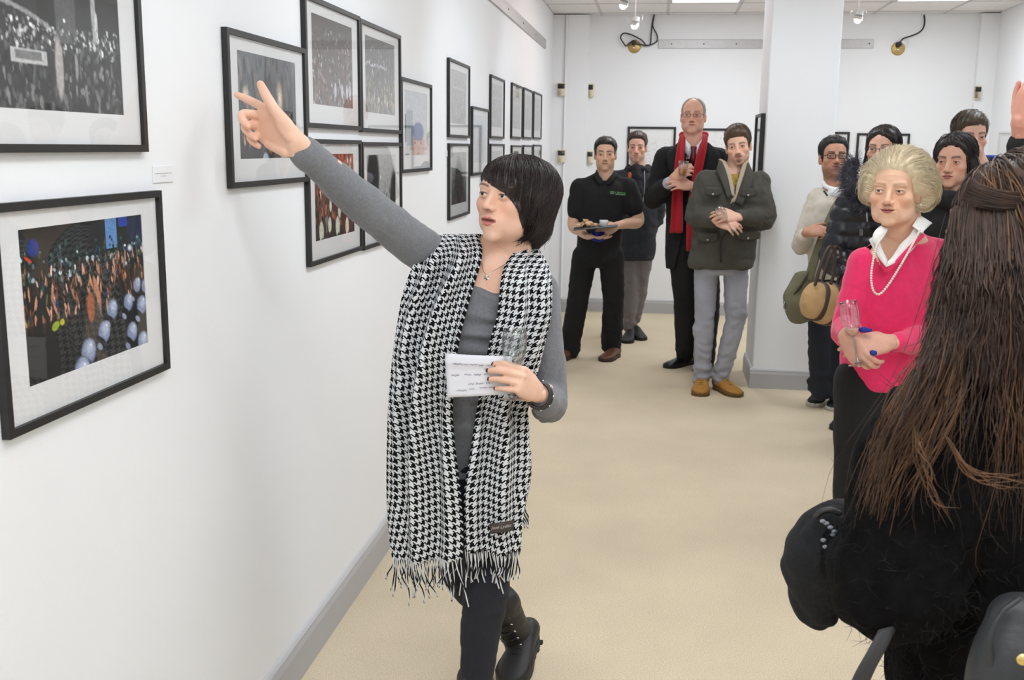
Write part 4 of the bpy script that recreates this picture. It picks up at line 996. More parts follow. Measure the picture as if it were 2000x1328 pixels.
    g = fuse([pel, leg(J['hipR'], J['knR'], J['anR'], (.084, .062, .040)), leg(J['hipL'], J['knL'], J['anL'], (.082, .056, .042))], .007, 6)
    g = folds(g, .006, (14, 14, 30), 12, lambda v: .35+el(J['knR'], .10)(v)); obj('trousers', g, M_TR, t)
    # boots
    M_BT = mat('black_boot_leather', srgb(28, 27, 27), .5, bump=.25, bscale=60, var=.15, vscale=30); M_SO = mat('boot_rubber', srgb(34, 33, 32), .7)
    def boot(shaft, ankle, heel, toe):
        shaft, ankle, heel, toe = map(lambda q: np.asarray(q, float), (shaft, ankle, heel, toe))
        o = shoe(t, heel, toe, .046, .088, M_BT, M_SO, mat('boot_lace', (.012, .012, .012), .8), .028)
        o.name = 'boot'
        obj('boot_shaft', folds(fuse([tube([shaft, shaft*.5+ankle*.5, ankle, heel*.72+toe*.28+(ankle-heel)*.3], [.050, .049, .047, .044], 24, 6)], .006, 3), .004, (16, 16, 30), 4), M_BT, o)
        d = unit(toe-heel); ax = unit(shaft-ankle); rt = unit(np.cross(d, ax)); fr = unit(np.cross(ax, rt)); fr = fr if fr@d > 0 else -fr
        for k in range(5):
            c = ankle+(shaft-ankle)*(.04+.20*k)+fr*.047
            obj('lace', wire([c-rt*.022-fr*.006, c+fr*.006, c+rt*.022-fr*.006], .0028, 6, 3), mat('boot_lace', (.012, .012, .012), .8), o)
            for sg in (-1, 1): obj('eyelet', lathe([(.0015, .002), (.004, .002), (.005, 0), (.0035, -.001)], 10, c+rt*sg*.026-fr*.008, fr), mat('chrome', (.8, .8, .8), .2, 1), o)
        for k in range(7):
            tt = .06+.15*k; q = heel+(toe-heel)*tt; up = np.cross(rt, d); up = up if up@ax > 0 else -up
            obj('sole_lug', box(V(-.006, -.040*np.interp(tt, [0, .35, .65, 1], [.7, .72, 1, .5]), -.009), V(.006, .040*np.interp(tt, [0, .35, .65, 1], [.7, .72, 1, .5]), .002)) if False else xf(box((-.006, -.036, -.008), (.006, .036, .002)), np.block([[np.stack([d, rt, up], 1), q[:, None]], [np.zeros((1, 3)), np.ones((1, 1))]])), M_SO, o, smooth=False)
        return o
    boot(A(978, 1172, 2.72), A(1008, 1238, 2.80), A(1040, 1246, 2.88), A(992, 1345, 2.66))
    an = J['anR']; boot(an+V(.0, .01, .045), an+V(0, .01, -.02), V(an[0]+.02, an[1]+.05, 0.0), V(an[0]-.06, an[1]-.17, 0.0))
    # hair: a bob swept across the brow
    HM = hairmat('dark_brown_bob', srgb(44, 33, 29), .42)
    ex = lambda P: smin(ell(P, (-.004, -.026, .020), (.090, .112, .082)), smin(ell(P, (0, -.062, -.055), (.072, .052, .075)), ell(P, (-.045, .005, -.035), (.040, .052, .062)), .03), .03)
    tab = [(-180, -.150), (-130, -.148), (-100, -.120), (-80, -.105), (-68, -.092), (-58, -.062), (-48, -.030), (-38, -.012), (-24, .006), (-8, .018), (10, .028), (30, .036), (46, .036), (56, .016), (64, -.03), (78, -.07), (100, -.12), (180, -.150)]
    hs = h.hair_shell(tab, .004, ex, .0035, (70, 70, 8), 2, .010, whorl=(.25, -.25, 1))
    o = obj('hair', hs, HM, t)
    st = h.strands(5200, .0008, (.25, -.25, 1), (.5, 1.3), .05, 4, .004, 5, 8, 2.9, flare=.006, over=.004)
    tip = h.strands(700, .0008, (.25, -.25, 1), (.3, .6), .10, 5, .006, 8, 7, 2.9, flare=.022, over=.03, amin=1.3, region=lambda P: P[:, -1, 1] < .02)
    obj('hair_strands', join(st, tip), HM, o)['kind'] = 'stuff'
    # scarf
    SM = houndstooth()
    def panel(rows, seed, ph, nf=3.2, amp=.030, ncol=44, per=8):
        R = np.array(rows, float); D = cr(R, per); rng = np.random.default_rng(seed); G = []
        for i, (y, xi, xo, Yi, Yo, bu, fo) in enumerate(D):
            yi = y if True else y; a = at(xi, y, Yi); c = at(xo, y, Yo); u = np.linspace(0, 1, ncol)
            p = a+(c-a)*u[:, None]; nrm = unit(np.cross(c-a, (0, 0, 1))); nrm = nrm if nrm[1] < 0 else -nrm
            k = i/len(D); off = bu*np.sin(math.pi*u)+fo*amp*np.sin(2*math.pi*(nf*u+ph+.35*math.sin(2.3*k+seed))+.8*math.sin(5*k))*np.sin(math.pi*np.clip(u*1.15, 0, 1))**.5
            G.append(p+nrm*off[:, None])
        G = np.array(G); G = G+.004*noise(G*18, seed)[..., None]*V(.3, -1, 0)
        du = np.concatenate([np.zeros((len(G), 1)), np.cumsum(np.linalg.norm(np.diff(G, axis=1), axis=2), 1)], 1); mid = G[:, ncol//2]
        dv = np.concatenate([[0], np.cumsum(np.linalg.norm(np.diff(mid, axis=0), axis=1))])[:, None]*np.ones((1, ncol))
        uv = np.stack([du, dv], -1).reshape(-1, 2)
        g = slab(G, .004); return G, g, np.concatenate([uv, uv])
    # rows: y px, inner x, outer x, inner depth, outer depth, bulge, fold strength
    left = [(470, 985, 990, 2.62, 2.66, .0, 0), (462, 950, 915, 2.575, 2.64, .01, .2), (460, 934, 860, 2.54, 2.555, .012, .5), (486, 941, 828, 2.50, 2.485, .018, .9), (517, 937, 808, 2.46, 2.455, .020, 1.1), (572, 920, 788, 2.43, 2.45, .03, 1.2), (626, 906, 778, 2.41, 2.45, .03, 1), (686, 893, 769, 2.40, 2.44, .03, 1), (778, 884, 760, 2.395, 2.44, .03, 1.1),
            (860, 887, 757, 2.395, 2.44, .03, 1.1), (959, 899, 756, 2.385, 2.44, .03, 1), (1039, 905, 760, 2.375, 2.43, .025, .8), (1092, 903, 767, 2.37, 2.42, .02, .6)]
    right = [(462, 992, 996, 2.64, 2.70, .0, 0), (468, 1022, 1034, 2.585, 2.66, .005, .1), (483, 1014, 1048, 2.525, 2.60, .01, .3), (517, 988, 1069, 2.465, 2.545, .02, .6), (554, 979, 1077, 2.425, 2.50, .03, .7), (612, 973, 1076, 2.408, 2.48, .03, .7), (657, 960, 1067, 2.398, 2.465, .03, .7), (706, 949, 1055, 2.40, 2.455, .03, .8), (798, 932, 1031, 2.41, 2.46, .025, 1), (820, 929, 1032, 2.41, 2.46, .025, 1),
             (899, 917, 1034, 2.40, 2.45, .025, .9), (959, 908, 1028, 2.39, 2.44, .025, .8), (1019, 908, 1020, 2.385, 2.43, .02, .7), (1076, 908, 1016, 2.38, 2.42, .02, .5)]
    back = [(880, 1000, 1035, 2.46, 2.52, .01, .5), (930, 995, 1036, 2.46, 2.52, .01, .5), (985, 990, 1026, 2.46, 2.51, .01, .5)]
    scarf = None
    Gs = []
    for rows, sd, ph, nf in ((left, 1, .1, 2.3), (right, 2, .55, 1.8), (back, 3, .3, 1.2)):
        G, g, uv = panel(rows, sd, ph, nf); Gs.append(G)
        o = obj('scarf' if scarf is None else 'scarf_end', g, SM, t if scarf is None else scarf, uv=uv); scarf = scarf or o
    # fringe: twisted two-tone tassels
    M_FR = mat('fringe_yarn', attr=True, rough=.95)
    rng = np.random.default_rng(4); fr, fc = [], []
    for G, n, L in ((Gs[0], 36, .075), (Gs[1], 28, .068), (Gs[2], 9, .062)):
        for k in range(n):
            u = (k+.5)/n*(G.shape[1]-1); i = min(int(u), G.shape[1]-2); p = G[-1, i]*(1-u+i)+G[-1, i+1]*(u-i); l = L*(.7+.7*rng.random()); sw = rng.normal(size=3)*V(.014, .010, 0)
            P = np.array([p+V(0, 0, .004), p+sw*.3+V(0, 0, -l*.35), p+sw*.9+V(0, 0, -l*.7), p+sw*1.2+rng.normal(size=3)*.004+V(0, 0, -l)]); pts = cr(P, 7)
            for q in (0, 1):
                ang = np.linspace(0, 9, len(pts))+q*math.pi; w = pts+.0014*np.stack([np.cos(ang), np.sin(ang), 0*ang], -1)
                g = tube(w, .0017, 5, 1); fr.append(g); fc.append(np.tile(V(*srgb(222, 222, 222)) if q else V(*srgb(26, 25, 27)), (len(g[0]), 1)))
    o = obj('fringe', join(*fr), M_FR, scarf, col=np.concatenate(fc)); o['kind'] = 'stuff'
    # woven label
    c = A(980, 1029, 2.355); ux = unit(A(1003, 1025, 2.355)-A(957, 1032, 2.355)); wv = .030; hv = .0135; up = V(0, 0, 1)
    lb = obj('woven_label', slab(np.array([[c+ux*wv*a+up*hv*b+V(0, -.003*(1-a*a), 0) for a in np.linspace(-1, 1, 7)] for b in (1, .3, -.3, -1)]), .0012), mat('label_cloth', srgb(70, 60, 56), .8), scarf)
    def lettering(s, size, dz, parent, m, shear=.35):
        v, f = text_geo(s, size); v = v.copy(); v[:, 0] += shear*v[:, 1]
        P = c+ux*v[:, :1]+up*(v[:, 1:2]+dz)+V(0, -1, 0)*(.0034-.003*(v[:, :1]/wv)**2+v[:, 2:]); obj('lettering', (P, f), m, parent, smooth=False)
    M_LT = mat('label_thread', srgb(196, 190, 182), .7)
    lettering('José Lydiat', .0115, .0012, lb, M_LT); lettering('—  ◦  —', .004, .010, lb, M_LT, 0)
    lettering('—————————', .0045, -.0085, lb, mat('label_thread_dim', srgb(126, 116, 110), .8), 0)
    # necklace
    M_SIL = mat('silver', (.75, .72, .68), .25, 1)
    ch = obj('necklace', wire([A(941, 512, 2.485), A(944, 528, 2.462), A(950, 536, 2.448), A(962, 530, 2.455), A(978, 521, 2.475), A(988, 515, 2.49)], .0009, 5, 6), M_SIL, t)
    pc = A(950, 542, 2.438); st_ = []
    for k in range(12):
        a = k*math.pi/6; r_ = .0085 if k % 2 == 0 else .0045; st_.append(pc+V(math.sin(a)*r_, -.001, math.cos(a)*r_))
    st_ = np.array(st_+[pc+V(0, -.004, 0), pc+V(0, .002, 0)]); obj('star_pendant', (st_, [(k, (k+1) % 12, 12) for k in range(12)]+[((k+1) % 12, k, 13) for k in range(12)]), M_SIL, ch, smooth=False)
    # wrist bands and ring
    wp = A(1052, 772, 2.385); ax = unit(J['elR']-wp)
    def band(c, ax, r0, r1, m, nm):
        q = np.linspace(0, 2*math.pi, 33); u1 = unit(np.cross(ax, (0, 0, 1))); u2 = np.cross(ax, u1); return obj(nm, wire([c+u1*r0*math.cos(a)+u2*r0*1.08*math.sin(a) for a in q], r1, 8, 1), m, t)
    M_BR = mat('dark_leather_band', srgb(34, 26, 24), .4, coat=.3)
    band(wp, ax, .0285, .0042, M_BR, 'bracelet'); o = band(wp+ax*.014, ax, .0305, .0038, M_BR, 'bracelet')
    for k in range(9):
        a = 2*math.pi*k/9; u1 = unit(np.cross(ax, (0, 0, 1))); u2 = np.cross(ax, u1); obj('stone', ball(wp+ax*.014+u1*.0335*math.cos(a)+u2*.036*math.sin(a), .003, 8, 6), M_SIL, o)
    return t
speaker()
# held sheet of notes
def notes():
    c0, c1, c2, c3 = at(869, 690, 2.33), at(1000, 696, 2.335), at(1001, 769, 2.335), at(874, 776, 2.33)
    g = np.array([[(c0*(1-u)+c1*u)*(1-v)+(c3*(1-u)+c2*u)*v+V(.02, -.10, 0)*.06*math.sin(math.pi*u)*(1-.4*v)+V(0, -.012, 0)*math.exp(-((v-.18)/.08)**2)*.5 for u in np.linspace(0, 1, 16)] for v in np.linspace(0, 1, 14)])
    o = obj('sheet_of_notes', slab(g, .0007), mat('white_paper', srgb(236, 236, 242), .7), base=c3); tag(o, 'white folded sheet of handwritten notes held by the pointing woman', 'paper')
    rng = np.random.default_rng(3); parts = []
    def P(u, v):
        i, j = min(v*13, 12.99), min(u*15, 14.99); a, b = int(i), int(j); q, w = i-a, j-b
        return (g[a, b]*(1-w)+g[a, b+1]*w)*(1-q)+(g[a+1, b]*(1-w)+g[a+1, b+1]*w)*q+V(.0002, -.0011, 0)
    for (u0, u1, v0) in [(.12, .26, .22), (.28, .34, .225), (.37, .48, .22), (.5, .57, .23), (.62, .76, .23), (.58, .72, .33), (.7, .78, .41), (.08, .2, .49), (.28, .38, .47), (.42, .53, .47), (.56, .62, .46), (.33, .42, .70), (.45, .56, .69), (.6, .66, .68), (.14, .3, .85), (.34, .42, .82), (.5, .62, .80), (.64, .76, .80), (.70, .73, .6)]:
        n = int((u1-u0)*130); us = np.linspace(u0, u1, n); ph = rng.random()*6
        pts = [P(u, v0+.016*math.sin(k*1.9+ph)+.012*rng.normal()*.6) for k, u in enumerate(us)]
        parts.append(tube(np.array(pts), .00038, 4, 2, ref=(0, -1, 0)))
    obj('handwriting', join(*parts), mat('pen_ink', srgb(88, 88, 110), .6), o)
notes()
M_GLASSWARE = pane('drinking_glass', 2.2, (.93, .945, .945), 1.5)
M_FOOT = pane('glass_foot', 5.0, (.80, .82, .82), 1.5, .03)
def flute(name, top, bot, rt, lab, foot=True, drink=None, bowl=.55, prof=None, tilt=None):
    """stemmed glass between its rim centre and its foot centre"""
    top, bot = np.asarray(top, float), np.asarray(bot, float); L = np.linalg.norm(top-bot); ax = unit(top-bot)
    t = thing(name, lab, 'glass', tuple(bot))
    if prof is None: prof = [(.3, L), (1.0, L)]
    bw = np.array([(rt*.92, L), (rt*1.0, L*.88), (rt*1.02, L*.78), (rt*.92, L*.64), (rt*.66, L*.52), (rt*.25, L*.465), (rt*.13, L*.44)])
    inner = bw[::-1]*V(1, 1)+V(-.0015, 0.001); obj('bowl', lathe(np.concatenate([bw, np.maximum(inner, .0005)]), 32, bot, ax, closed=True), M_GLASSWARE, t)
    obj('stem', lathe([(rt*.13, L*.45), (.0042, L*.38), (.0036, L*.2), (.006, L*.06), (.012, .006)], 16, bot, ax), M_FOOT, t)
    obj('foot', lathe([(.012, .006), (rt*.7, .0035), (rt*1.05, .0015), (rt*1.08, .0005), (rt*1.0, 0), (.002, 0)], 32, bot, ax), M_FOOT, t)
    if drink is not None:
        lv, col = drink; zz = np.linspace(.47, .47+lv*.45, 8); rr = np.interp(zz*L, bw[::-1][:, 1], bw[::-1][:, 0])*.93
        obj('drink', lathe(np.stack([rr, zz*L], 1), 24, bot, ax), mat('drink_%d' % int(col[0]*999), col, .1), t)
    return t
flute('wine_glass', at(1006, 642, 2.335), at(1000, 781, 2.305), .029, 'empty stemmed glass held by the pointing woman')
# ================================================================== elderly lady in pink
def elder():
    A = at; Y0 = 3.72
    J = dict(neck=A(1768, 452, 3.79), shL=A(1690, 516, 3.74), shR=A(1843, 506, 3.87), elL=A(1655, 640, 3.70), wrL=A(1655, 655, 3.50), elR=A(1838, 660, 3.80), wrR=A(1742, 670, 3.50),
             hipL=A(1690, 745, 3.80), hipR=A(1790, 745, 3.88), waist=A(1740, 620, 3.82), knL=A(1675, 900, 3.78), anL=A(1668, 1075, 3.84), knR=A(1765, 900, 3.86), anR=A(1765, 1080, 3.92))
    t = person('white-haired lady in bright pink jumper with a long pearl necklace', (.80, 3.83))
    SK = srgb(233, 188, 158)
    h = Head((1737, 372), 3.67, yaw=25, pitch=1, roll=0, size=1.03, res=1.12, neck=J['neck']+V(0, .0, -.06), neck_r=.056, skin=SK, lip=srgb(170, 88, 90), brow=srgb(176, 140, 112), nose=.92, lips=.85, open=.8, old=1.0, jaw=1.12, cheek=1.15,
             look=(-20, 4), iris=srgb(70, 70, 66), smile=.6, face=1.04, blush=.9, chin=1.1)
    HS = srgb(218, 166, 146)
    hl = hand(A(1652, 655, 3.50), (.42, -.25, -.62), (-.55, -.75, .1), -1, size=1.0, voxel=.003, curl=[(30, 38, 20), (34, 38, 20), (38, 38, 20), (42, 38, 20)], forearm=J['wrL']*.5+J['elL']*.5, skin=HS, thumb=[(.030, .030, -.016), (.038, .060, -.030), (.030, .085, -.042), (.016, .104, -.05)])
    hr = hand(A(1738, 668, 3.50), (-.90, -.22, -.10), (.05, -.85, .45), 1, size=1.0, voxel=.003, curl=[(22, 30, 20), (26, 32, 20), (30, 34, 20), (34, 36, 20)], forearm=J['wrR']*.5+J['elR']*.5, skin=HS, thumb=[(.030, .030, -.012), (.036, .062, -.022), (.030, .090, -.030), (.024, .11, -.034)])
    b = body(t, h, [hl, hr], J, 1.15)
    # chest skin in the open collar
    ch = fuse([tube([J['neck']+V(0, .0, .05), A(1757, 480, 3.775), A(1748, 540, 3.78)], [(.05, .050), (.055, .060), (.055, .07)], 24, 6)], .006, 3)
    obj('chest', ch, M_SKIN, b, col=np.tile(np.array(SK)*V(.97, .90, .86), (len(ch[0]), 1)))
    M_PINK = mat('pink_wool', srgb(236, 44, 104), .9, bump=.3, bscale=450, var=.06, vscale=50, sheen=.25)
    tor = torso(J, [(-.03, .172, .150), (.05, .180, .155), (.3, .176, .150), (.55, .180, .150), (.72, .178, .138), (.84, .155, .115), (.95, .10, .08)], 48)
    sh = [tube([J['sh'+q], J['sh'+q]*.45+J['neck']*.55+V(0, .01, -.02), J['neck']+(J['sh'+q]-J['neck'])*.15+V(0, .03, -.01)], [.062, .052, .044], 16, 5) for q in 'LR']
    g = fuse([tor, sleeve(J['shL'], J['elL'], J['wrL']+(J['elL']-J['wrL'])*.12, (.066, .058, .036)), sleeve(J['shR'], J['elR'], J['wrR']+(J['elR']-J['wrR'])*.10, (.066, .060, .036))]+sh, .007, 8)
    g = folds(g, .008, (7, 7, 9), 3); g = folds(g, .006, (20, 20, 20), 5, lambda v: np.exp(-(np.linalg.norm(v-J['elL'], axis=1)/.1)**2)+np.exp(-(np.linalg.norm(v-J['elR'], axis=1)/.1)**2))
    # the V neck: cut the front open
    v, f = g; a, c, d = A(1702, 462, 3.6), A(1818, 462, 3.6), A(1731, 531, 3.6)
    inV = (v[:, 1] < 3.79) & (v[:, 2] > d[2]) & (v[:, 0] > d[0]-(v[:, 2]-d[2])*.68) & (v[:, 0] < d[0]+(v[:, 2]-d[2])*1.02) & (v[:, 0] < A(1797, 455, 3.66)[0])
    f = [q for q in f if not all(inV[i] for i in q)]; top = obj('jumper', (v, f), M_PINK, t)
    obj('neckband', tube([A(1714, 494, 3.642), A(1718, 500, 3.640), A(1731, 528, 3.632), A(1752, 511, 3.640), A(1785, 476, 3.665), A(1802, 460, 3.69)], .0075, 10, 6), M_PINK, top)
    M_SH = mat('white_blouse', srgb(238, 236, 232), .7, bump=.1, bscale=200)
    # blouse inside the neck and its open collar
    cl = []
    def sheet(rows, th=.004): return slab(cr(np.array(rows).reshape(len(rows), -1), 5).reshape(-1, len(rows[0]), 3), th)
    bl = obj('blouse', join(sheet([[A(1697, 468, 3.655), A(1720, 452, 3.665)], [A(1708, 490, 3.635), A(1718, 470, 3.655)], [A(1720, 508, 3.625), A(1722, 486, 3.645)], [A(1731, 522, 3.62), A(1733, 508, 3.635)]]),
                            sheet([[A(1806, 448, 3.70), A(1786, 444, 3.70)], [A(1798, 466, 3.685), A(1776, 460, 3.69)], [A(1778, 492, 3.655), A(1758, 478, 3.675)], [A(1750, 512, 3.635), A(1744, 500, 3.655)], [A(1731, 522, 3.62), A(1734, 510, 3.635)]])), M_SH, t)
    tri = lambda a_, b_, c_, d_, n=8: slab(np.array([[(a_*(1-u)+b_*u)*(1-v_)+(d_*(1-u)+c_*u)*v_+V(0, -.012*math.sin(math.pi*u)*(1-v_), 0) for u in np.linspace(0, 1, n)] for v_ in np.linspace(0, 1, n)]), .004)
    obj('collar_point', tri(A(1794, 420, 3.77), A(1820, 436, 3.79), A(1801, 455, 3.668), A(1782, 441, 3.685)), M_SH, bl)
    obj('collar_point', sheet([[A(1722, 440, 3.70), A(1735, 446, 3.69)], [A(1708, 452, 3.65), A(1730, 456, 3.66)], [A(1704, 470, 3.635), A(1724, 466, 3.645)], [A(1712, 478, 3.63), A(1718, 472, 3.635)]]), M_SH, bl)
    M_TR = mat('black_trousers', srgb(20, 20, 22), .9, bump=.2, bscale=300)
    g = fuse([torso(J, [(-.45, .15, .125), (-.1, .172, .145), (.05, .168, .14)], 36), leg(J['hipL'], J['knL'], J['anL'], (.11, .088, .075)), leg(J['hipR'], J['knR'], J['anR'], (.11, .088, .075))], .009, 6)
    obj('trousers', folds(g, .006, (8, 8, 6), 2), M_TR, t)
    M_S = mat('black_shoe_leather', srgb(26, 26, 27), .4)
    f0 = at_floor(1600, 1110); shoe(t, f0+V(.11, .22, 0), f0+V(0, .0, 0), .044, .07, M_S, M_S); shoe(t, f0+V(.34, .26, 0), f0+V(.24, .02, 0), .044, .07, M_S, M_S)
    # hair: a pale set wave
    HM = hairmat('ash_blonde', srgb(226, 210, 178), .55, .12)
    ex = lambda P: smin(ell(P, (-.004, -.030, .046), (.104, .120, .094)), smin(ell(P, (.076, .0, .012), (.034, .050, .062)), ell(P, (-.080, -.020, .0), (.046, .060, .068)), .03), .03)
    tab = [(-180, -.10), (-122, -.085), (-112, -.055), (-102, -.012), (-86, .0), (-72, .010), (-60, .034), (-48, .060), (-30, .078), (0, .080), (30, .074), (46, .058), (58, .022), (66, -.01), (76, -.04), (95, -.05), (120, -.085), (180, -.10)]
    hs = h.hair_shell(tab, .004, ex, .006, (60, 60, 9), 3, .016, whorl=(0, 1.0, .55)); o = obj('hair', hs, HM, t)
    st = h.strands(8600, .00055, (0, 1.0, .55), (.45, 1.1), .03, 4, .010, 5, 6, 2.6, flare=.012, over=.012)
    st2 = h.strands(2200, .00055, (0, .2, 1), (.4, .9), .05, 4, .010, 9, 8, 2.6, flare=.014, over=.014)
    st3 = h.strands(1300, .00045, (0, .6, .8), (.3, .6), .05, 4, .014, 12, 8, 2.8, flare=.022, over=.02)
    obj('hair_strands', join(st, st2, st3), HM, o)['kind'] = 'stuff'
    # pearls
    M_P = mat('pearl', srgb(236, 226, 214), .25, coat=.5)
    path = cr([A(1724, 462, 3.650), A(1712, 480, 3.628), A(1706, 505, 3.605), A(1702, 530, 3.592), A(1702, 552, 3.586), A(1706, 568, 3.584), A(1714, 575, 3.584), A(1724, 570, 3.584), A(1738, 552, 3.584), A(1752, 530, 3.590), A(1765, 508, 3.60), A(1778, 485, 3.62), A(1790, 462, 3.652), A(1797, 450, 3.675)], 20)
    d = np.concatenate([[0], np.cumsum(np.linalg.norm(np.diff(path, axis=0), axis=1))]); n = int(d[-1]/.0082); k = np.linspace(0, d[-1], n)
    pts = np.stack([np.interp(k, d, path[:, i]) for i in range(3)], -1)
    nl = obj('pearl_necklace', wire(path, .0008, 5, 1), mat('thread', (.7, .65, .6), .8), t); bm = None
    for p in pts:
        if bm is None: o2 = obj('pearl', ball((0, 0, 0), .0043, 12, 8), M_P, None); bm = o2.data
        else: o2 = bpy.data.objects.new('pearl', bm); COL.objects.link(o2)
        o2.parent = nl; o2.location = tuple(p-np.array(t['_b']))
    obj('earring', ball(h.wld((-.083, -.006, -.046)), .0055, 14, 10), M_P, t)
    return t
elder()
flute('wine_glass', at(1656, 588, 3.47), at(1676, 712, 3.46), .030, 'stemmed glass with a little pink wine held by the lady in pink', drink=(.22, srgb(236, 176, 158)))
o = obj('napkin', folds(fuse([ball(at(1690, 645, 3.475), (.022, .012, .010)), ball(at(1706, 690, 3.455), (.014, .010, .010))], .004, 2), .004, (40, 40, 40)), mat('blue_napkin', srgb(30, 44, 140), .8), base=at(1692, 668, 3.48)); tag(o, 'crumpled dark blue napkin in the pink lady\'s hands', 'napkin')
# ================================================================== the listeners by the pillar
SHORT = [(0, .070), (30, .067), (48, .050), (60, .018), (70, -.012), (79, -.030), (86, .012), (98, .012), (108, -.030), (130, -.062), (180, -.075)]
def noisy_shell(h, tab, thick, groove, seed, HM, t, n, rad=.0009, whorl=(0, -.45, 1), length=(.25, .6), lift=.006, wig=.05, flare=.006, ex=None, over=.004, gs=(60, 60, 12)):
    o = obj('hair', h.hair_shell(tab, thick, ex, groove, gs, seed, .010, whorl=whorl), HM, t)
    o2 = obj('hair_strands', h.strands(n, rad, whorl, length, wig, 5, lift, seed, 6, 2.8, flare, over=over), HM, o); o2['kind'] = 'stuff'; return o
def trap(J, s_, r, nk):
    a, n = J['sh'+s_], J['neck']; return tube([a, a*.45+n*.55+V(0, .01, -.012), n+(a-n)*.10+V(0, .02, .012)], [r*.95, max(nk, .05)*1.02, .045], 16, 5)
def jfold(g, J, amp=.006, seed=0, extra=.003, sc=(18, 18, 18)):
    w = lambda v: sum(np.exp(-(np.linalg.norm(v-J[k], axis=1)/.11)**2) for k in ('elL', 'elR'))
    g = folds(g, extra, (7, 7, 8), seed+4); return folds(g, amp, sc, seed, lambda v: w(v)+.25)
def coat_parts(J, prof, rs, cufL=.06, cufR=.06, n=44, nk=.05):
    P = [torso(J, prof, n)]
    for s_, c in (('L', cufL), ('R', cufR)):
        P.append(sleeve(J['sh'+s_], J['el'+s_], J['wr'+s_]+unit(J['el'+s_]-J['wr'+s_])*c, rs)); P.append(trap(J, s_, rs[0], nk))
    return P
def trousers(t, J, m, pr, rl, vox=.013, amp=.006, seed=0, waist=.08, sc=(9, 9, 18)):
    g = fuse([torso(J, [(-.13, pr[0]*.80, pr[1]*.86), (-.05, pr[0]*.98, pr[1]), (waist, pr[0]*.95, pr[1]*.95)], 32), leg(J['hipL'], J['knL'], J['anL'], rl), leg(J['hipR'], J['knR'], J['anR'], rl)], vox, 5)
    low = lambda v: .5+1.3*np.exp(-((v[:, 2]-.14)/.09)**2)+.6*np.exp(-((v[:, 2]-J['knL'][2])/.1)**2)
    return obj('trousers', folds(g, amp, sc, seed, low), m, t)
def front_strip(J, pts, w, th=.004): return ribbon(pts, w, th, J['_u'])
LEATHER_K = mat('polished_black_leather', srgb(18, 18, 20), .3); SOLE_K = mat('dark_sole', srgb(24, 22, 22), .7)

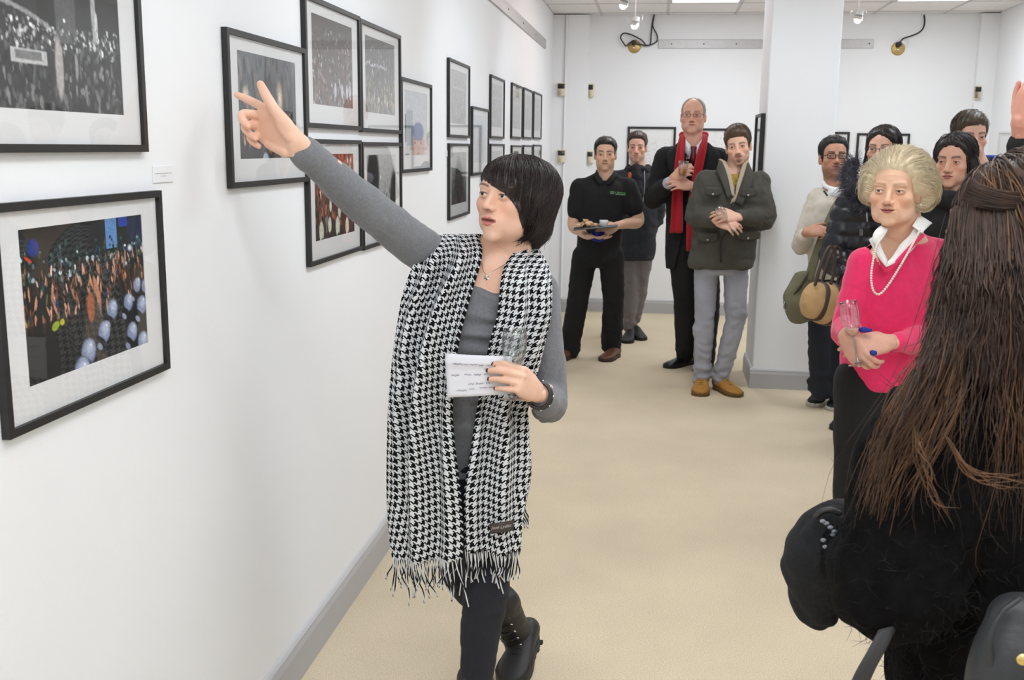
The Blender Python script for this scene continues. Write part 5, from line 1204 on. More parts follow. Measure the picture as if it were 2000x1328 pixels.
def waiter():
    A = at; Y = 7.55
    J = dict(neck=A(1183, 338, Y), shL=A(1133, 366, Y), shR=A(1228, 366, Y), elL=A(1120, 440, Y-.02), wrL=A(1142, 459, Y-.22), elR=A(1246, 432, Y-.02), wrR=A(1208, 440, Y-.22),
             hipL=A(1142, 500, Y), hipR=A(1194, 500, Y), knL=A(1128, 590, Y-.03), anL=A(1112, 684, Y-.02), knR=A(1198, 590, Y), anR=A(1194, 672, Y+.08))
    t = person('young waiter in black polo shirt carrying a tray with snacks', (-.46, Y)); SK = srgb(224, 180, 152)
    h = Head((1182, 301), Y-.085, yaw=-2, pitch=0, size=1.0, res=.64, neck=J['neck']+V(0, 0, -.05), neck_r=.058, skin=SK, brow=srgb(30, 24, 22), lips=.8, lip=srgb(178, 116, 104), jaw=1.05, look=(4, 0), stubble=(srgb(150, 116, 98), .25, 'shadow'), browt=1.2, face=1.0)
    hl = hand(A(1147, 462, Y-.26), (.95, -.35, -.05), (0, -.15, -1), 1, curl=[(8, 12, 8)]*4, forearm=J['elL'], skin=SK, voxel=.0048, fr=.062)
    hr = hand(A(1204, 441, Y-.24), (-.75, -.30, -.35), (.35, -.85, .35), 1, curl=[(30, 34, 18)]*4, forearm=J['elR'], skin=SK, voxel=.0048, fr=.062)
    b = body(t, h, [hl, hr], J)
    M_P = mat('black_polo_cotton', srgb(21, 21, 23), .9, bump=.2, bscale=300)
    P = [torso(J, [(-.05, .170, .125), (.2, .165, .12), (.5, .168, .122), (.75, .178, .122), (.86, .150, .10), (.92, .09, .075)], 40)]
    for s_ in 'LR':
        e = J['sh'+s_]*.38+J['el'+s_]*.62; P.append(tube([J['sh'+s_], (J['sh'+s_]+e)/2, e], [.070, .072, .070], 18, 5)); P.append(trap(J, s_, .068, .045))
        b0 = None
    g = jfold(fuse(P, .010, 6), J, .005, 3, .006); top = obj('polo_shirt', g, M_P, t)
    fa = [obj('forearm', tube([J['sh'+s_]*.5+J['el'+s_]*.5, J['el'+s_], J['wr'+s_]], [.048, .042, .030], 16, 6), M_SKIN, b, col=None) for s_ in ()]
    for s_ in 'LR':
        g = tube([J['sh'+s_]*.5+J['el'+s_]*.5, J['el'+s_], J['el'+s_]*.4+J['wr'+s_]*.6, J['wr'+s_]], [.048, .044, .036, .028], 18, 6); obj('forearm', g, M_SKIN, b, col=np.tile(V(*SK), (len(g[0]), 1)))
    n = J['neck']
    for sg in (-1, 1):
        R = [[(.066, .01, .022), (.078, .012, -.012)], [(.060, -.045, .010), (.080, -.055, -.022)], [(.036, -.080, -.022), (.062, -.098, -.050)], [(.006, -.098, -.060), (.030, -.118, -.082)]]
        G = cr(np.array([[n+V(sg*x, y, z) for x, y, z in r] for r in R]).reshape(4, 6), 5).reshape(-1, 2, 3); obj('collar', slab(np.stack([G[:, 0]*(1-k)+G[:, 1]*k for k in (0, .5, 1)], 1), .007), M_P, top)
    c = A(1207, 376, Y-.165)
    rng = np.random.default_rng(8)
    for dz, hh, n_, col in ((0, .011, 11, srgb(96, 176, 96)), (-.012, .005, 14, srgb(190, 214, 190))):
        L = [box((-.055+.11*k/n_, -.0008, dz-hh/2), (-.055+.11*(k+.35+.4*rng.random())/n_, .0008, dz+hh/2-(0 if k % 3 else hh*.25))) for k in range(n_) if k not in (4,)]
        v, f = join(*L); obj('shirt_lettering', (c+V(1, .25, -.10)*v[:, :1]+V(0, 1, 0)*v[:, 1:2]+V(0, 0, 1)*v[:, 2:], f), mat('lettering_%d' % int(dz*-1e4), col, .7), top, smooth=False)
    trousers(t, J, mat('black_work_trousers', srgb(17, 17, 18), .9, bump=.1, bscale=200), (.165, .125), (.096, .082, .080), amp=.008)
    M_BS = mat('brown_leather', srgb(104, 66, 48), .45, var=.15, vscale=30); M_SB = mat('brown_sole', srgb(66, 46, 38), .7)
    a, c2 = J['anL'], J['anR']
    shoe(t, V(a[0]+.03, a[1]+.04, 0), V(a[0]-.10, a[1]-.20, 0), .052, .095, M_BS, M_SB); shoe(t, V(c2[0]+.05, c2[1]+.03, 0), V(c2[0]-.05, c2[1]-.22, 0), .052, .095, M_BS, M_SB)
    noisy_shell(h, SHORT, lambda P: .003+.012*sstep(P[:, 2], .01, .085), .0015, 4, hairmat('near_black', srgb(32, 29, 29), .4), t, 1300, .0011, over=.002)
    # tray with its load
    tc = A(1163, 444, Y-.33); ang = .05
    tr = obj('serving_tray', xf(join(box((-.155, -.10, -.004), (.155, .10, .004), .003)), np.block([[rot((0, 1, 0), -.10)@rot((0, 0, 1), ang), tc[:, None]], [np.zeros((1, 3)), np.ones((1, 1))]])), mat('slate_tray', srgb(74, 78, 82), .5), base=tc); tag(tr, 'flat grey tray carried by the waiter', 'tray')
    rng = np.random.default_rng(5); wl = None
    M_CK = [mat('biscuit_%d' % k, c_, .8, var=.2, vscale=120, bump=.4, bscale=150) for k, c_ in enumerate((srgb(206, 168, 126), srgb(178, 136, 96), srgb(222, 190, 150)))]
    for k in range(16):
        lay = 0 if k < 8 else (1 if k < 13 else 2); r_ = (.062, .04, .018)[lay]; a_ = 2*math.pi*rng.random(); p = tc+V(-.062+r_*math.cos(a_)*(.7 if lay else 1), r_*math.sin(a_), .014+lay*.014+.004*rng.random())
        g = lathe([(.001, .005), (.016, .0045), (.021, .0), (.016, -.0045), (.001, -.005)], 12, p, unit(V(rng.normal()*.45, rng.normal()*.45, 1)))
        o = obj('biscuit', g, M_CK[k % 3], base=p); tag(o, ('pale golden' if k % 3 == 0 else 'browner' if k % 3 == 1 else 'lightest')+' snack biscuit '+('at the bottom' if lay == 0 else 'in the middle' if lay == 1 else 'on top')+' of the heap on the waiter\'s tray', 'biscuit', 'biscuits on the tray')
    cc = tc+V(.058, -.01, .008); pr = [(.002, 0), (.020, 0), (.026, .006), (.030, .030), (.031, .044), (.029, .044), (.027, .030), (.023, .009), (.002, .006)]
    o = obj('dip_cup', lathe(pr, 28, cc), mat('white_china', (.8, .8, .79), .25), base=cc); tag(o, 'small white china dip cup on the waiter\'s tray', 'cup')
    nc = A(1168, 456, Y-.28)
    g = slab(np.array([[nc+V(.09*(u-.5), -.02+.02*math.sin(9*u+3*v), .012-v*.075*(1-.5*abs(u-.55))) for u in np.linspace(0, 1, 14)] for v in np.linspace(0, 1, 8)]), .003)
    o = obj('napkin', g, mat('blue_napkin', srgb(30, 44, 140), .8), base=nc); tag(o, 'dark blue napkin hanging under the waiter\'s tray', 'napkin')
waiter()

def scarf_man():
    A = at; Y = 8.35
    J = dict(neck=A(1247, 326, Y), shL=A(1208, 348, Y), shR=A(1283, 350, Y), elL=A(1196, 420, Y+.03), wrL=A(1205, 462, Y-.03), elR=A(1284, 420, Y+.04), wrR=A(1262, 470, Y-.02),
             hipL=A(1226, 486, Y), hipR=A(1258, 486, Y), knL=A(1232, 560, Y-.02), anL=A(1228, 634, Y+.04), knR=A(1250, 560, Y+.04), anR=A(1240, 622, Y+.16))
    t = person('man in dark jacket and grey trousers standing behind the waiter', (-.17, Y)); SK = srgb(229, 181, 160)
    h = Head((1243, 288), Y-.085, yaw=2, pitch=-2, size=.98, res=.6, neck=J['neck']+V(0, 0, -.04), neck_r=.055, skin=SK, brow=srgb(70, 48, 38), stubble=(srgb(150, 104, 86), .3, 'shadow'), smile=.3, look=(4, 0), blush=.9, lips=.8, face=.95)
    hs = [hand(J['wrL'], (.3, -.3, -.8), (-.8, -.4, .1), 1, forearm=J['elL'], skin=SK, voxel=.005), hand(J['wrR'], (-.2, -.3, -.8), (.8, -.4, .1), -1, forearm=J['elR'], skin=SK, voxel=.005)]
    body(t, h, hs, J)
    M_J = mat('dark_navy_jacket', srgb(34, 38, 46), .75, bump=.15, bscale=200)
    g = jfold(fuse(coat_parts(J, [(-.14, .150, .12), (.1, .16, .125), (.5, .16, .125), (.78, .168, .118), (.9, .135, .1), (1.0, .08, .075)], (.070, .062, .046)), .011, 6), J, .010, 7, .008); jk = obj('jacket', g, M_J, t)
    n = J['neck']; M_SC = mat('charcoal_scarf', srgb(30, 30, 34), .95, bump=.4, bscale=180)
    g = folds(fuse([tube([n+V(.078*math.cos(a), .07*math.sin(a), -.022+.012*math.sin(3*a)) for a in np.linspace(0, 6.0, 12)], [.036]*12, 12, 3), tube([n+V(-.02, -.085, -.01), n+V(-.005, -.12, -.09), n+V(.01, -.13, -.2)], [.04, .042, .038], 12, 5)], .008, 3), .008, (14, 14, 22), 3); obj('scarf', g, M_SC, t)
    obj('jacket_zip', wire([n+V(.05, -.115, -.03), n+V(.055, -.135, -.15), n+V(.04, -.135, -.33)], .004, 6, 5), mat('steel', (.5, .5, .5), .3, 1), jk)
    obj('orange_lining', ball(A(1230, 343, Y-.15), (.014, .006, .028)), mat('orange_cloth', srgb(196, 92, 56), .8), jk)
    trousers(t, J, mat('grey_chinos', srgb(122, 116, 116), .85, bump=.15, bscale=200, var=.08, vscale=20), (.135, .11), (.082, .066, .056), amp=.012, seed=4)
    M_S = mat('dark_grey_shoe', srgb(48, 50, 52), .6); a, c = J['anL'], J['anR']
    shoe(t, V(a[0]+.02, a[1]+.05, 0), V(a[0]-.01, a[1]-.22, 0), .05, .095, M_S, SOLE_K, SOLE_K); shoe(t, V(c[0]+.0, c[1]+.06, 0), V(c[0]+.07, c[1]-.19, 0), .05, .095, M_S, SOLE_K)
    noisy_shell(h, SHORT, lambda P: .003+.014*sstep(P[:, 2], .01, .085)+.006*sstep(P[:, 2], .06, .11)*sstep(P[:, 1], -.05, .06), .002, 5, hairmat('short_brown', srgb(62, 50, 42), .45), t, 900, .0011, over=.002)
scarf_man()

def tall_man():
    A = at; Y = 7.42
    J = dict(neck=A(1354, 284, Y), shL=A(1300, 308, Y), shR=A(1404, 310, Y+.03), elL=A(1278, 385, Y-.02), wrL=A(1312, 352, Y-.27), elR=A(1400, 392, Y-.05), wrR=A(1352, 364, Y-.24),
             hipL=A(1330, 470, Y), hipR=A(1376, 470, Y+.02), knL=A(1337, 585, Y-.03), anL=A(1338, 690, Y), knR=A(1384, 590, Y-.02), anR=A(1378, 700, Y-.04))
    t = person('tall bald man in black overcoat and red scarf with glass of juice', (.25, Y)); SK = srgb(229, 176, 153)
    h = Head((1352, 224), Y-.10, yaw=6, pitch=4, size=1.06, res=.66, neck=J['neck']+V(0, 0, -.05), neck_r=.062, skin=SK, brow=srgb(132, 92, 78), lips=.65, lip=srgb(170, 104, 94), jaw=1.18, look=(-6, 6), face=1.08, blush=.6, width=1.02, chin=1.2, open=.8, crown=1.05, browt=.8)
    hl = hand(A(1316, 346, Y-.28), (.75, -.40, .45), (-.45, -.85, .1), -1, size=1.06, curl=[(40, 48, 28), (44, 48, 28), (48, 48, 28), (52, 48, 28)], forearm=J['elL'], skin=SK, voxel=.0048, thumb=[(.032, .030, -.016), (.046, .058, -.026), (.044, .084, -.040), (.034, .104, -.05)])
    hr = hand(A(1350, 362, Y-.25), (-.80, -.42, .12), (.35, -.80, .35), 1, size=1.06, curl=[(24, 34, 20)]*4, forearm=J['elR'], skin=SK, voxel=.0048)
    b = body(t, h, [hl, hr], J, 1.2)
    n = J['neck']; M_C = mat('black_overcoat', srgb(20, 20, 22), .9, bump=.25, bscale=250)
    g = fuse(coat_parts(J, [(-.30, .195, .14), (.0, .195, .145), (.35, .19, .14), (.6, .195, .14), (.78, .205, .135), (.9, .16, .11), (1.0, .085, .08)], (.082, .074, .060), .10, .10, nk=.06), .010, 6)
    # the coat hangs open in front
    v, f = g; cx = A(1352, 420, Y)[0]; op = (v[:, 1] < Y-.02) & (np.abs(v[:, 0]-cx) < .028+.10*np.clip((1.25-v[:, 2])/.6, 0, 1)+.05*np.clip((v[:, 2]-1.3)/.25, 0, 1)) & (v[:, 2] < n[2]+.02)
    f = [q for q in f if not all(op[i] for i in q)]; ct = obj('overcoat', jfold((v, f), J, .008, 2, .006), M_C, t)
    u = V(1, 0, 0)
    for sg in (-1, 1):
        L = [n+V(sg*.075, -.02, .02), n+V(sg*.105, -.105, -.06), n+V(sg*.100, -.145, -.16), n+V(sg*.055, -.165, -.30)]
        obj('lapel', slab(np.array([[p+V(sg*w*k, -.004*k, 0) for k in np.linspace(-.3, 1, 5)] for p, w in zip(cr(L, 5), cr([.03, .075, .065, .01], 5)[:, 0])]), .006), M_C, ct)
    M_SW = mat('black_jumper', srgb(18, 18, 19), .95, bump=.3, bscale=300)
    g = fuse([torso(J, [(-.1, .165, .118), (.3, .165, .12), (.6, .165, .12), (.8, .14, .105), (.885, .10, .085)], 36)], .010, 4); obj('jumper', g, M_SW, t)
    M_WS = mat('white_shirt', srgb(236, 236, 240), .6)
    obj('shirt_collar', join(*[slab(np.array([[n+V(sg*a_, b_, c_) for a_, b_, c_ in row] for row in ([(.060, -.02, .052), (.064, -.025, .005)], [(.050, -.070, .035), (.066, -.075, -.03)], [(.026, -.095, .008), (.052, -.105, -.055)], [(.010, -.100, -.012), (.030, -.112, -.075)])]), .004) for sg in (-1, 1)]+[ball(n+V(0, -.055, -.065), (.052, .050, .065))]), M_WS, t)
    M_TI = mat('burgundy_tie', srgb(112, 34, 44), .5)
    obj('necktie', join(loft([[n+V(x*w, -.122-d_, z) for x, d_ in ((-1, 0), (0, .012), (1, 0), (0, -.008))] for w, z in ((.018, -.005), (.022, -.02), (.015, -.032))] if False else [[n+V(x*w, y_-d_, z) for x, d_ in ((-1, 0), (0, .010), (1, 0), (0, -.01))] for w, z, y_ in ((.019, -.004, -.104), (.021, -.018, -.112), (.013, -.034, -.116), (.022, -.070, -.122), (.028, -.120, -.128))])), M_TI, t)
    M_RS = mat('red_wool_scarf', srgb(176, 20, 38), .95, bump=.5, bscale=160, sheen=.2)
    def sc(rows, per=6):
        R = cr(np.array(rows, float), per); G = []
        for y, xa, xb, Ya, Yb in R: a, c = at(xa, y, Ya), at(xb, y, Yb); G.append([a+(c-a)*k+V(0, -.010*math.sin(math.pi*k*2.5), 0) for k in np.linspace(0, 1, 9)])
        return slab(np.array(G), .010)
    g1 = sc([(262, 1336, 1330, Y+.04, Y+.06), (270, 1338, 1326, Y-.03, Y-.02), (300, 1336, 1321, Y-.135, Y-.12), (350, 1333, 1315, Y-.17, Y-.16), (420, 1333, 1311, Y-.175, Y-.165), (455, 1333, 1308, Y-.175, Y-.165)])
    g2 = sc([(262, 1374, 1380, Y+.04, Y+.06), (270, 1372, 1382, Y-.03, Y-.02), (300, 1362, 1378, Y-.135, Y-.12), (350, 1352, 1369, Y-.17, Y-.16), (420, 1342, 1362, Y-.175, Y-.165), (490, 1341, 1362, Y-.17, Y-.16)])
    g3 = tube([A(1333, 264, Y+.05), A(1354, 262, Y+.10), A(1377, 264, Y+.05)], [.026]*3, 10, 5); obj('scarf', join(g1, g2, g3), M_RS, t)
    for s_ in 'LR': obj('shirt_cuff', tube([J['wr'+s_]+unit(J['el'+s_]-J['wr'+s_])*.04, J['wr'+s_]+unit(J['el'+s_]-J['wr'+s_])*.09], [.040, .042], 16, 3), mat('pale_shirt_cuff', srgb(180, 186, 204), .7), t)
    trousers(t, J, mat('black_suit_trousers', srgb(18, 18, 20), .85), (.165, .125), (.100, .082, .070), amp=.006, seed=2)
    a, c = J['anL'], J['anR']; shoe(t, V(a[0]+.06, a[1]+.08, 0), V(a[0]-.14, a[1]-.14, 0), .052, .085, LEATHER_K, SOLE_K); shoe(t, V(c[0]+.04, c[1]+.06, 0), V(c[0]-.06, c[1]-.18, 0), .052, .085, LEATHER_K, SOLE_K)
    tab = [(0, .112), (30, .100), (48, .072), (60, .035), (70, -.005), (80, -.030), (87, .012), (100, .010), (110, -.03), (130, -.06), (180, -.075)]
    noisy_shell(h, tab, .0035, .0008, 6, hairmat('cropped_grey', srgb(150, 144, 138), .6, .2), t, 500, .0008, length=(.08, .2), lift=.002, flare=.002)
    glasses(h, t, (.10, .06, .06), .0235, .0125, .0014, y=.104, z=-.004)
    gc = A(1334, 330, Y-.335)
    g = thing('tumbler', 'small glass of orange juice held by the tall bald man', 'glass', tuple(gc+V(0, 0, -.05)))
    obj('cup', lathe([(.024, -.05), (.029, -.02), (.033, .02), (.035, .055), (.0335, .055), (.031, .02), (.027, -.02), (.022, -.046)], 28, gc, (.05, 0, 1), closed=True), M_GLASSWARE, g); obj('juice', lathe([(.0215, -.044), (.0265, -.02), (.0285, .0)], 24, gc, (.05, 0, 1)), mat('orange_juice', srgb(214, 132, 30), .2), g)
tall_man()

def jacket_man():
    A = at; Y = 6.68
    J = dict(neck=A(1432, 330, Y), shL=A(1380, 358, Y), shR=A(1480, 358, Y+.02), elL=A(1362, 420, Y-.05), wrL=A(1402, 432, Y-.25), elR=A(1492, 425, Y-.04), wrR=A(1440, 424, Y-.25),
             hipL=A(1380, 512, Y), hipR=A(1437, 512, Y), knL=A(1376, 625, Y-.02), anL=A(1370, 737, Y-.02), knR=A(1436, 625, Y-.02), anR=A(1408, 740, Y-.02))
    t = person('bearded man in olive grey jacket, pale grey jeans and tan shoes', (.42, Y)); SK = srgb(232, 184, 160)
    h = Head((1440, 286), Y-.075, yaw=8, pitch=-2, roll=9, size=.99, res=.68, neck=J['neck']+V(0, 0, -.05), neck_r=.056, skin=SK, brow=srgb(56, 38, 30), lips=.9, lip=srgb(190, 118, 108), jaw=.98, nose=1.1, look=(-8, -2), stubble=(srgb(84, 58, 46), .75, 'goatee'), face=.96, browt=1.0, chin=1.05, brow_z=-.002)
    hl = hand(A(1400, 430, Y-.26), (.80, -.42, -.25), (-.15, -.80, .55), -1, curl=[(24, 30, 18)]*4, forearm=J['elL'], skin=SK, voxel=.0042)
    hr = hand(A(1441, 424, Y-.26), (-.86, -.40, .10), (.15, -.80, .50), 1, curl=[(20, 30, 18)]*4, forearm=J['elR'], skin=SK, voxel=.0042)
    b = body(t, h, [hl, hr], J); n = J['neck']
    M_J = mat('olive_grey_canvas', srgb(72, 70, 62), .85, bump=.2, bscale=260, var=.10, vscale=14)
    g = fuse(coat_parts(J, [(-.06, .205, .150), (.0, .212, .155), (.15, .208, .152), (.45, .200, .145), (.72, .205, .138), (.88, .160, .11), (.96, .10, .085)], (.080, .076, .054), .05, .05, nk=.055), .0085, 6)
    v, f = g; cx = A(1421, 400, Y-.1)[0]; op = (v[:, 1] < Y-.05) & (v[:, 2] > A(1421, 388, Y)[2]) & (np.abs(v[:, 0]-cx-.015) < (v[:, 2]-A(1421, 388, Y)[2])*.33) 
    f = [q for q in f if not all(op[i] for i in q)]; jk = obj('jacket', jfold((v, f), J, .011, 5, .010), M_J, t)
    # stand collar, hood lining, zip, flap pockets
    M_L = mat('beige_lining', srgb(186, 170, 146), .9, bump=.3, bscale=200); M_Y = mat('mustard_check_shirt', srgb(176, 142, 60), .8, var=.35, vscale=60)
    Z = lambda *q: n+V(*q)
    for sg, rows in ((-1, [(Z(-.085, .02, .055), Z(-.10, .03, -.01)), (Z(-.075, -.05, .050), Z(-.105, -.07, -.02)), (Z(-.045, -.105, -.03), Z(-.075, -.135, -.08)), (Z(-.012, -.135, -.16), Z(-.035, -.155, -.18))]),
                     (1, [(Z(.085, .02, .055), Z(.10, .03, -.01)), (Z(.080, -.05, .045), Z(.115, -.07, -.02)), (Z(.060, -.105, -.03), Z(.11, -.13, -.08)), (Z(.012, -.140, -.20), Z(.055, -.158, -.22))])):
        G = cr(np.array(rows).reshape(4, 6), 6).reshape(-1, 2, 3); G2 = np.stack([G[:, 0]*(1-k)+G[:, 1]*k for k in np.linspace(0, 1, 4)], 1)
        obj('collar', slab(G2+V(0, -.006, 0), .008), M_J, jk); obj('lining', slab(np.stack([G[:, 0]*(1-k)+(G[:, 0]+V(-sg*.028, .004, -.012))*k for k in np.linspace(-.25, 1, 4)], 1), .008), M_L, jk)
    obj('shirt', fuse([torso(J, [(.5, .11, .10), (.75, .11, .10), (.9, .085, .085), (.95, .07, .07)], 24)], .009, 3), M_Y, t)
    obj('jacket_zip', ribbon([Z(.0, -.150, -.20), Z(-.012, -.165, -.35), A(1408, 470, Y-.175), A(1408, 512, Y-.16)], .012, .006, (1, 0, 0)), mat('zip_tape', srgb(34, 33, 31), .6), jk)
    for sg, px, py, w in ((1, 1393, 366, .10), (1, 1462, 368, .095), (1, 1383, 455, .13), (1, 1462, 452, .14)):
        c = A(px, py, Y-.165); g = slab(np.array([[c+V(w*(u-.5), .010*abs(u-.5)*2+.003*v_, -.055*v_*(1-.25*abs(2*u-1)**3)) for u in np.linspace(0, 1, 9)] for v_ in np.linspace(0, 1, 5)]), .007)
        o = obj('pocket_flap', g, M_J, jk); obj('snap', lathe([(.001, .004), (.006, .003), (.007, 0)], 12, c+V(0, -.006, -.042), (0, -1, 0)), mat('steel', (.5, .5, .5), .3, 1), o)
    trousers(t, J, mat('pale_grey_denim', srgb(158, 160, 168), .85, bump=.2, bscale=300, var=.09, vscale=9), (.155, .12), (.082, .068, .057), .010, .012, 6)
    M_T = mat('tan_nubuck', srgb(176, 124, 52), .8, var=.12, vscale=20); M_TS = mat('tan_sole', srgb(112, 84, 44), .8); a, c = J['anL'], J['anR']
    shoe(t, V(a[0]+.01, a[1]+.06, 0), V(a[0]-.015, a[1]-.21, 0), .054, .10, M_T, M_TS, mat('tan_lace', srgb(112, 82, 40), .8)); shoe(t, V(c[0]-.03, c[1]+.06, 0), V(c[0]+.11, c[1]-.18, 0), .054, .10, M_T, M_TS, mat('tan_lace', srgb(112, 82, 40), .8))
    noisy_shell(h, [(0, .060), (30, .056), (48, .040), (60, .012), (70, -.018), (80, -.034), (86, .002), (100, .0), (110, -.035), (130, -.066), (180, -.08)], lambda P: .005+.022*sstep(P[:, 2], .0, .11)+.008*sstep(P[:, 1], .0, .09)*sstep(P[:, 2], .04, .08), .003, 7, hairmat('brown_quiff', srgb(82, 62, 46), .42), t, 1800, .0010, whorl=(.6, -.5, .7), length=(.3, .7), over=.002)
    flute('wine_glass', A(1402, 405, Y-.33), A(1432, 452, Y-.31), .030, 'stemmed glass tilted in the hands of the olive jacket man')
jacket_man()
# ================================================================== the listeners at the right
def cream_man():
    A = at; Y = 6.3
    J = dict(neck=A(1634, 362, Y), shL=A(1598, 388, Y), shR=A(1680, 388, Y+.05), elL=A(1566, 476, Y+.0), wrL=A(1574, 454, Y-.22), elR=A(1690, 470, Y+.05), wrR=A(1670, 520, Y-.05),
             hipL=A(1604, 540, Y), hipR=A(1652, 540, Y+.03), knL=A(1602, 655, Y-.02), anL=A(1602, 762, Y), knR=A(1645, 655, Y+.02), anR=A(1640, 768, Y))
    t = person('young man in cream jumper and black-rimmed glasses by the pillar', (1.06, Y)); SK = srgb(193, 142, 116)
    h = Head((1634, 304), Y-.085, yaw=-2, pitch=8, size=.99, res=.66, neck=J['neck']+V(0, 0, -.05), neck_r=.056, skin=SK, brow=srgb(28, 22, 20), lips=.95, lip=srgb(150, 92, 84), jaw=1.0, look=(-10, 4), stubble=(srgb(82, 58, 48), .55, 'beard'), browt=1.5, face=1.0, nose=1.05)
    hl = hand(A(1574, 452, Y-.22), (.90, -.20, .10), (-.1, -.8, .6), -1, size=.95, curl=[(48, 70, 40)]*4, forearm=J['elL'], skin=SK, voxel=.0048)
    hr = hand(J['wrR'], (-.2, -.3, -.8), (.8, -.4, .1), -1, forearm=J['elR'], skin=SK, voxel=.005)
    body(t, h, [hl, hr], J); n = J['neck']
    M_C = mat('cream_knit', srgb(212, 204, 190), .95, bump=.35, bscale=220, var=.05, vscale=30)
    g = jfold(fuse(coat_parts(J, [(-.02, .150, .115), (.1, .152, .115), (.45, .155, .12), (.75, .165, .118), (.87, .135, .1), (.94, .085, .08)], (.068, .058, .042), .05, .05), .009, 6), J, .008, 8, .008, (12, 12, 26)); top = obj('jumper', g, M_C, t)
    obj('tshirt_neck', fuse([tube([n+V(.078*math.cos(a), -.012+.075*math.sin(a), .012-.035*(math.sin(a) < 0)*abs(math.sin(a))) for a in np.linspace(0, 6.283, 15)], [.014]*15, 10, 2), ball(n+V(-.005, -.072, -.042), (.055, .035, .035))], .006, 2), mat('white_tshirt', srgb(238, 238, 240), .8), t)
    for k in range(3): obj('button', lathe([(.001, .004), (.006, .003), (.007, 0)], 12, A(1610+2.6*k, 374+3.5*k, Y-.145), (-.3, -1, 0)), mat('dark_button', srgb(60, 52, 48), .5), top)
    M_J = mat('dark_blue_denim', srgb(30, 34, 46), .85, bump=.2, bscale=300)
    trousers(t, J, M_J, (.15, .115), (.088, .074, .066), amp=.010, seed=9)
    M_S = mat('black_sneaker', srgb(24, 24, 26), .7); M_W = mat('off_white_sole', srgb(196, 194, 186), .6); M_B = mat('blue_lace', srgb(26, 90, 190), .7); a, c = J['anL'], J['anR']
    f0 = at_floor(1588, 797); f1 = at_floor(1618, 805)
    shoe(t, f0+V(.10, .25, 0), f0+V(.0, .02, 0), .05, .095, M_S, M_W, M_B); shoe(t, f1+V(.10, .25, 0), f1+V(.03, .02, 0), .05, .095, M_S, M_W, M_B)
    noisy_shell(h, [(0, .074), (30, .070), (48, .054), (60, .024), (70, -.014), (80, -.040), (86, .004), (100, .004), (110, -.030), (130, -.062), (180, -.075)], lambda P: .004+.016*sstep(P[:, 2], .0, .085), .003, 8, hairmat('black_short', srgb(26, 23, 23), .4), t, 1300, .0011, over=.003)
    glasses(h, t, (.012, .012, .012), .0235, .0145, .0024, y=.106, z=-.005)
    # messenger bag on its wide strap
    bc = A(1562, 575, Y-.16); b = thing('messenger_bag', 'olive canvas messenger bag hanging from the cream jumper man\'s shoulder', 'bag', tuple(bc+V(0, 0, -.15)))
    M_O = mat('olive_canvas', srgb(112, 110, 86), .85, bump=.25, bscale=200, var=.08, vscale=15); M_D = mat('dark_brown_flap', srgb(74, 64, 54), .8)
    P = lambda px, py, dy=0: A(px, py, Y-.16+dy)
    obj('bag_body', folds(fuse([tube([P(1572, 545, .02), P(1562, 585), P(1568, 614, .0)], [(.05, .070), (.07, .095), (.055, .085)], 24, 6, expo=3.2)], .008, 3), .006, (9, 9, 9), 3), M_O, b)
    obj('bag_flap', slab(np.array([[P(1580-u*46-v*4, 530+u*60+v*12+6*math.sin(3*u), -.085+.03*v+.10*u*u*.6) for v in np.linspace(0, 1, 6)] for u in np.linspace(0, 1, 10)]), .008), M_D, b)
    obj('strap', ribbon([A(1668, 372, Y-.02), A(1652, 378, Y-.145), A(1630, 410, Y-.17), A(1608, 460, Y-.19), A(1590, 510, Y-.20), A(1578, 550, Y-.21)], .050, .006, unit(V(.9, -.1, -.42))), M_O, b)
    obj('buckle', wire([P(1533, 590, -.04), P(1531, 600, -.04), P(1536, 606, -.04)], .005, 6, 4), mat('steel', (.5, .5, .5), .3, 1), b)
cream_man()

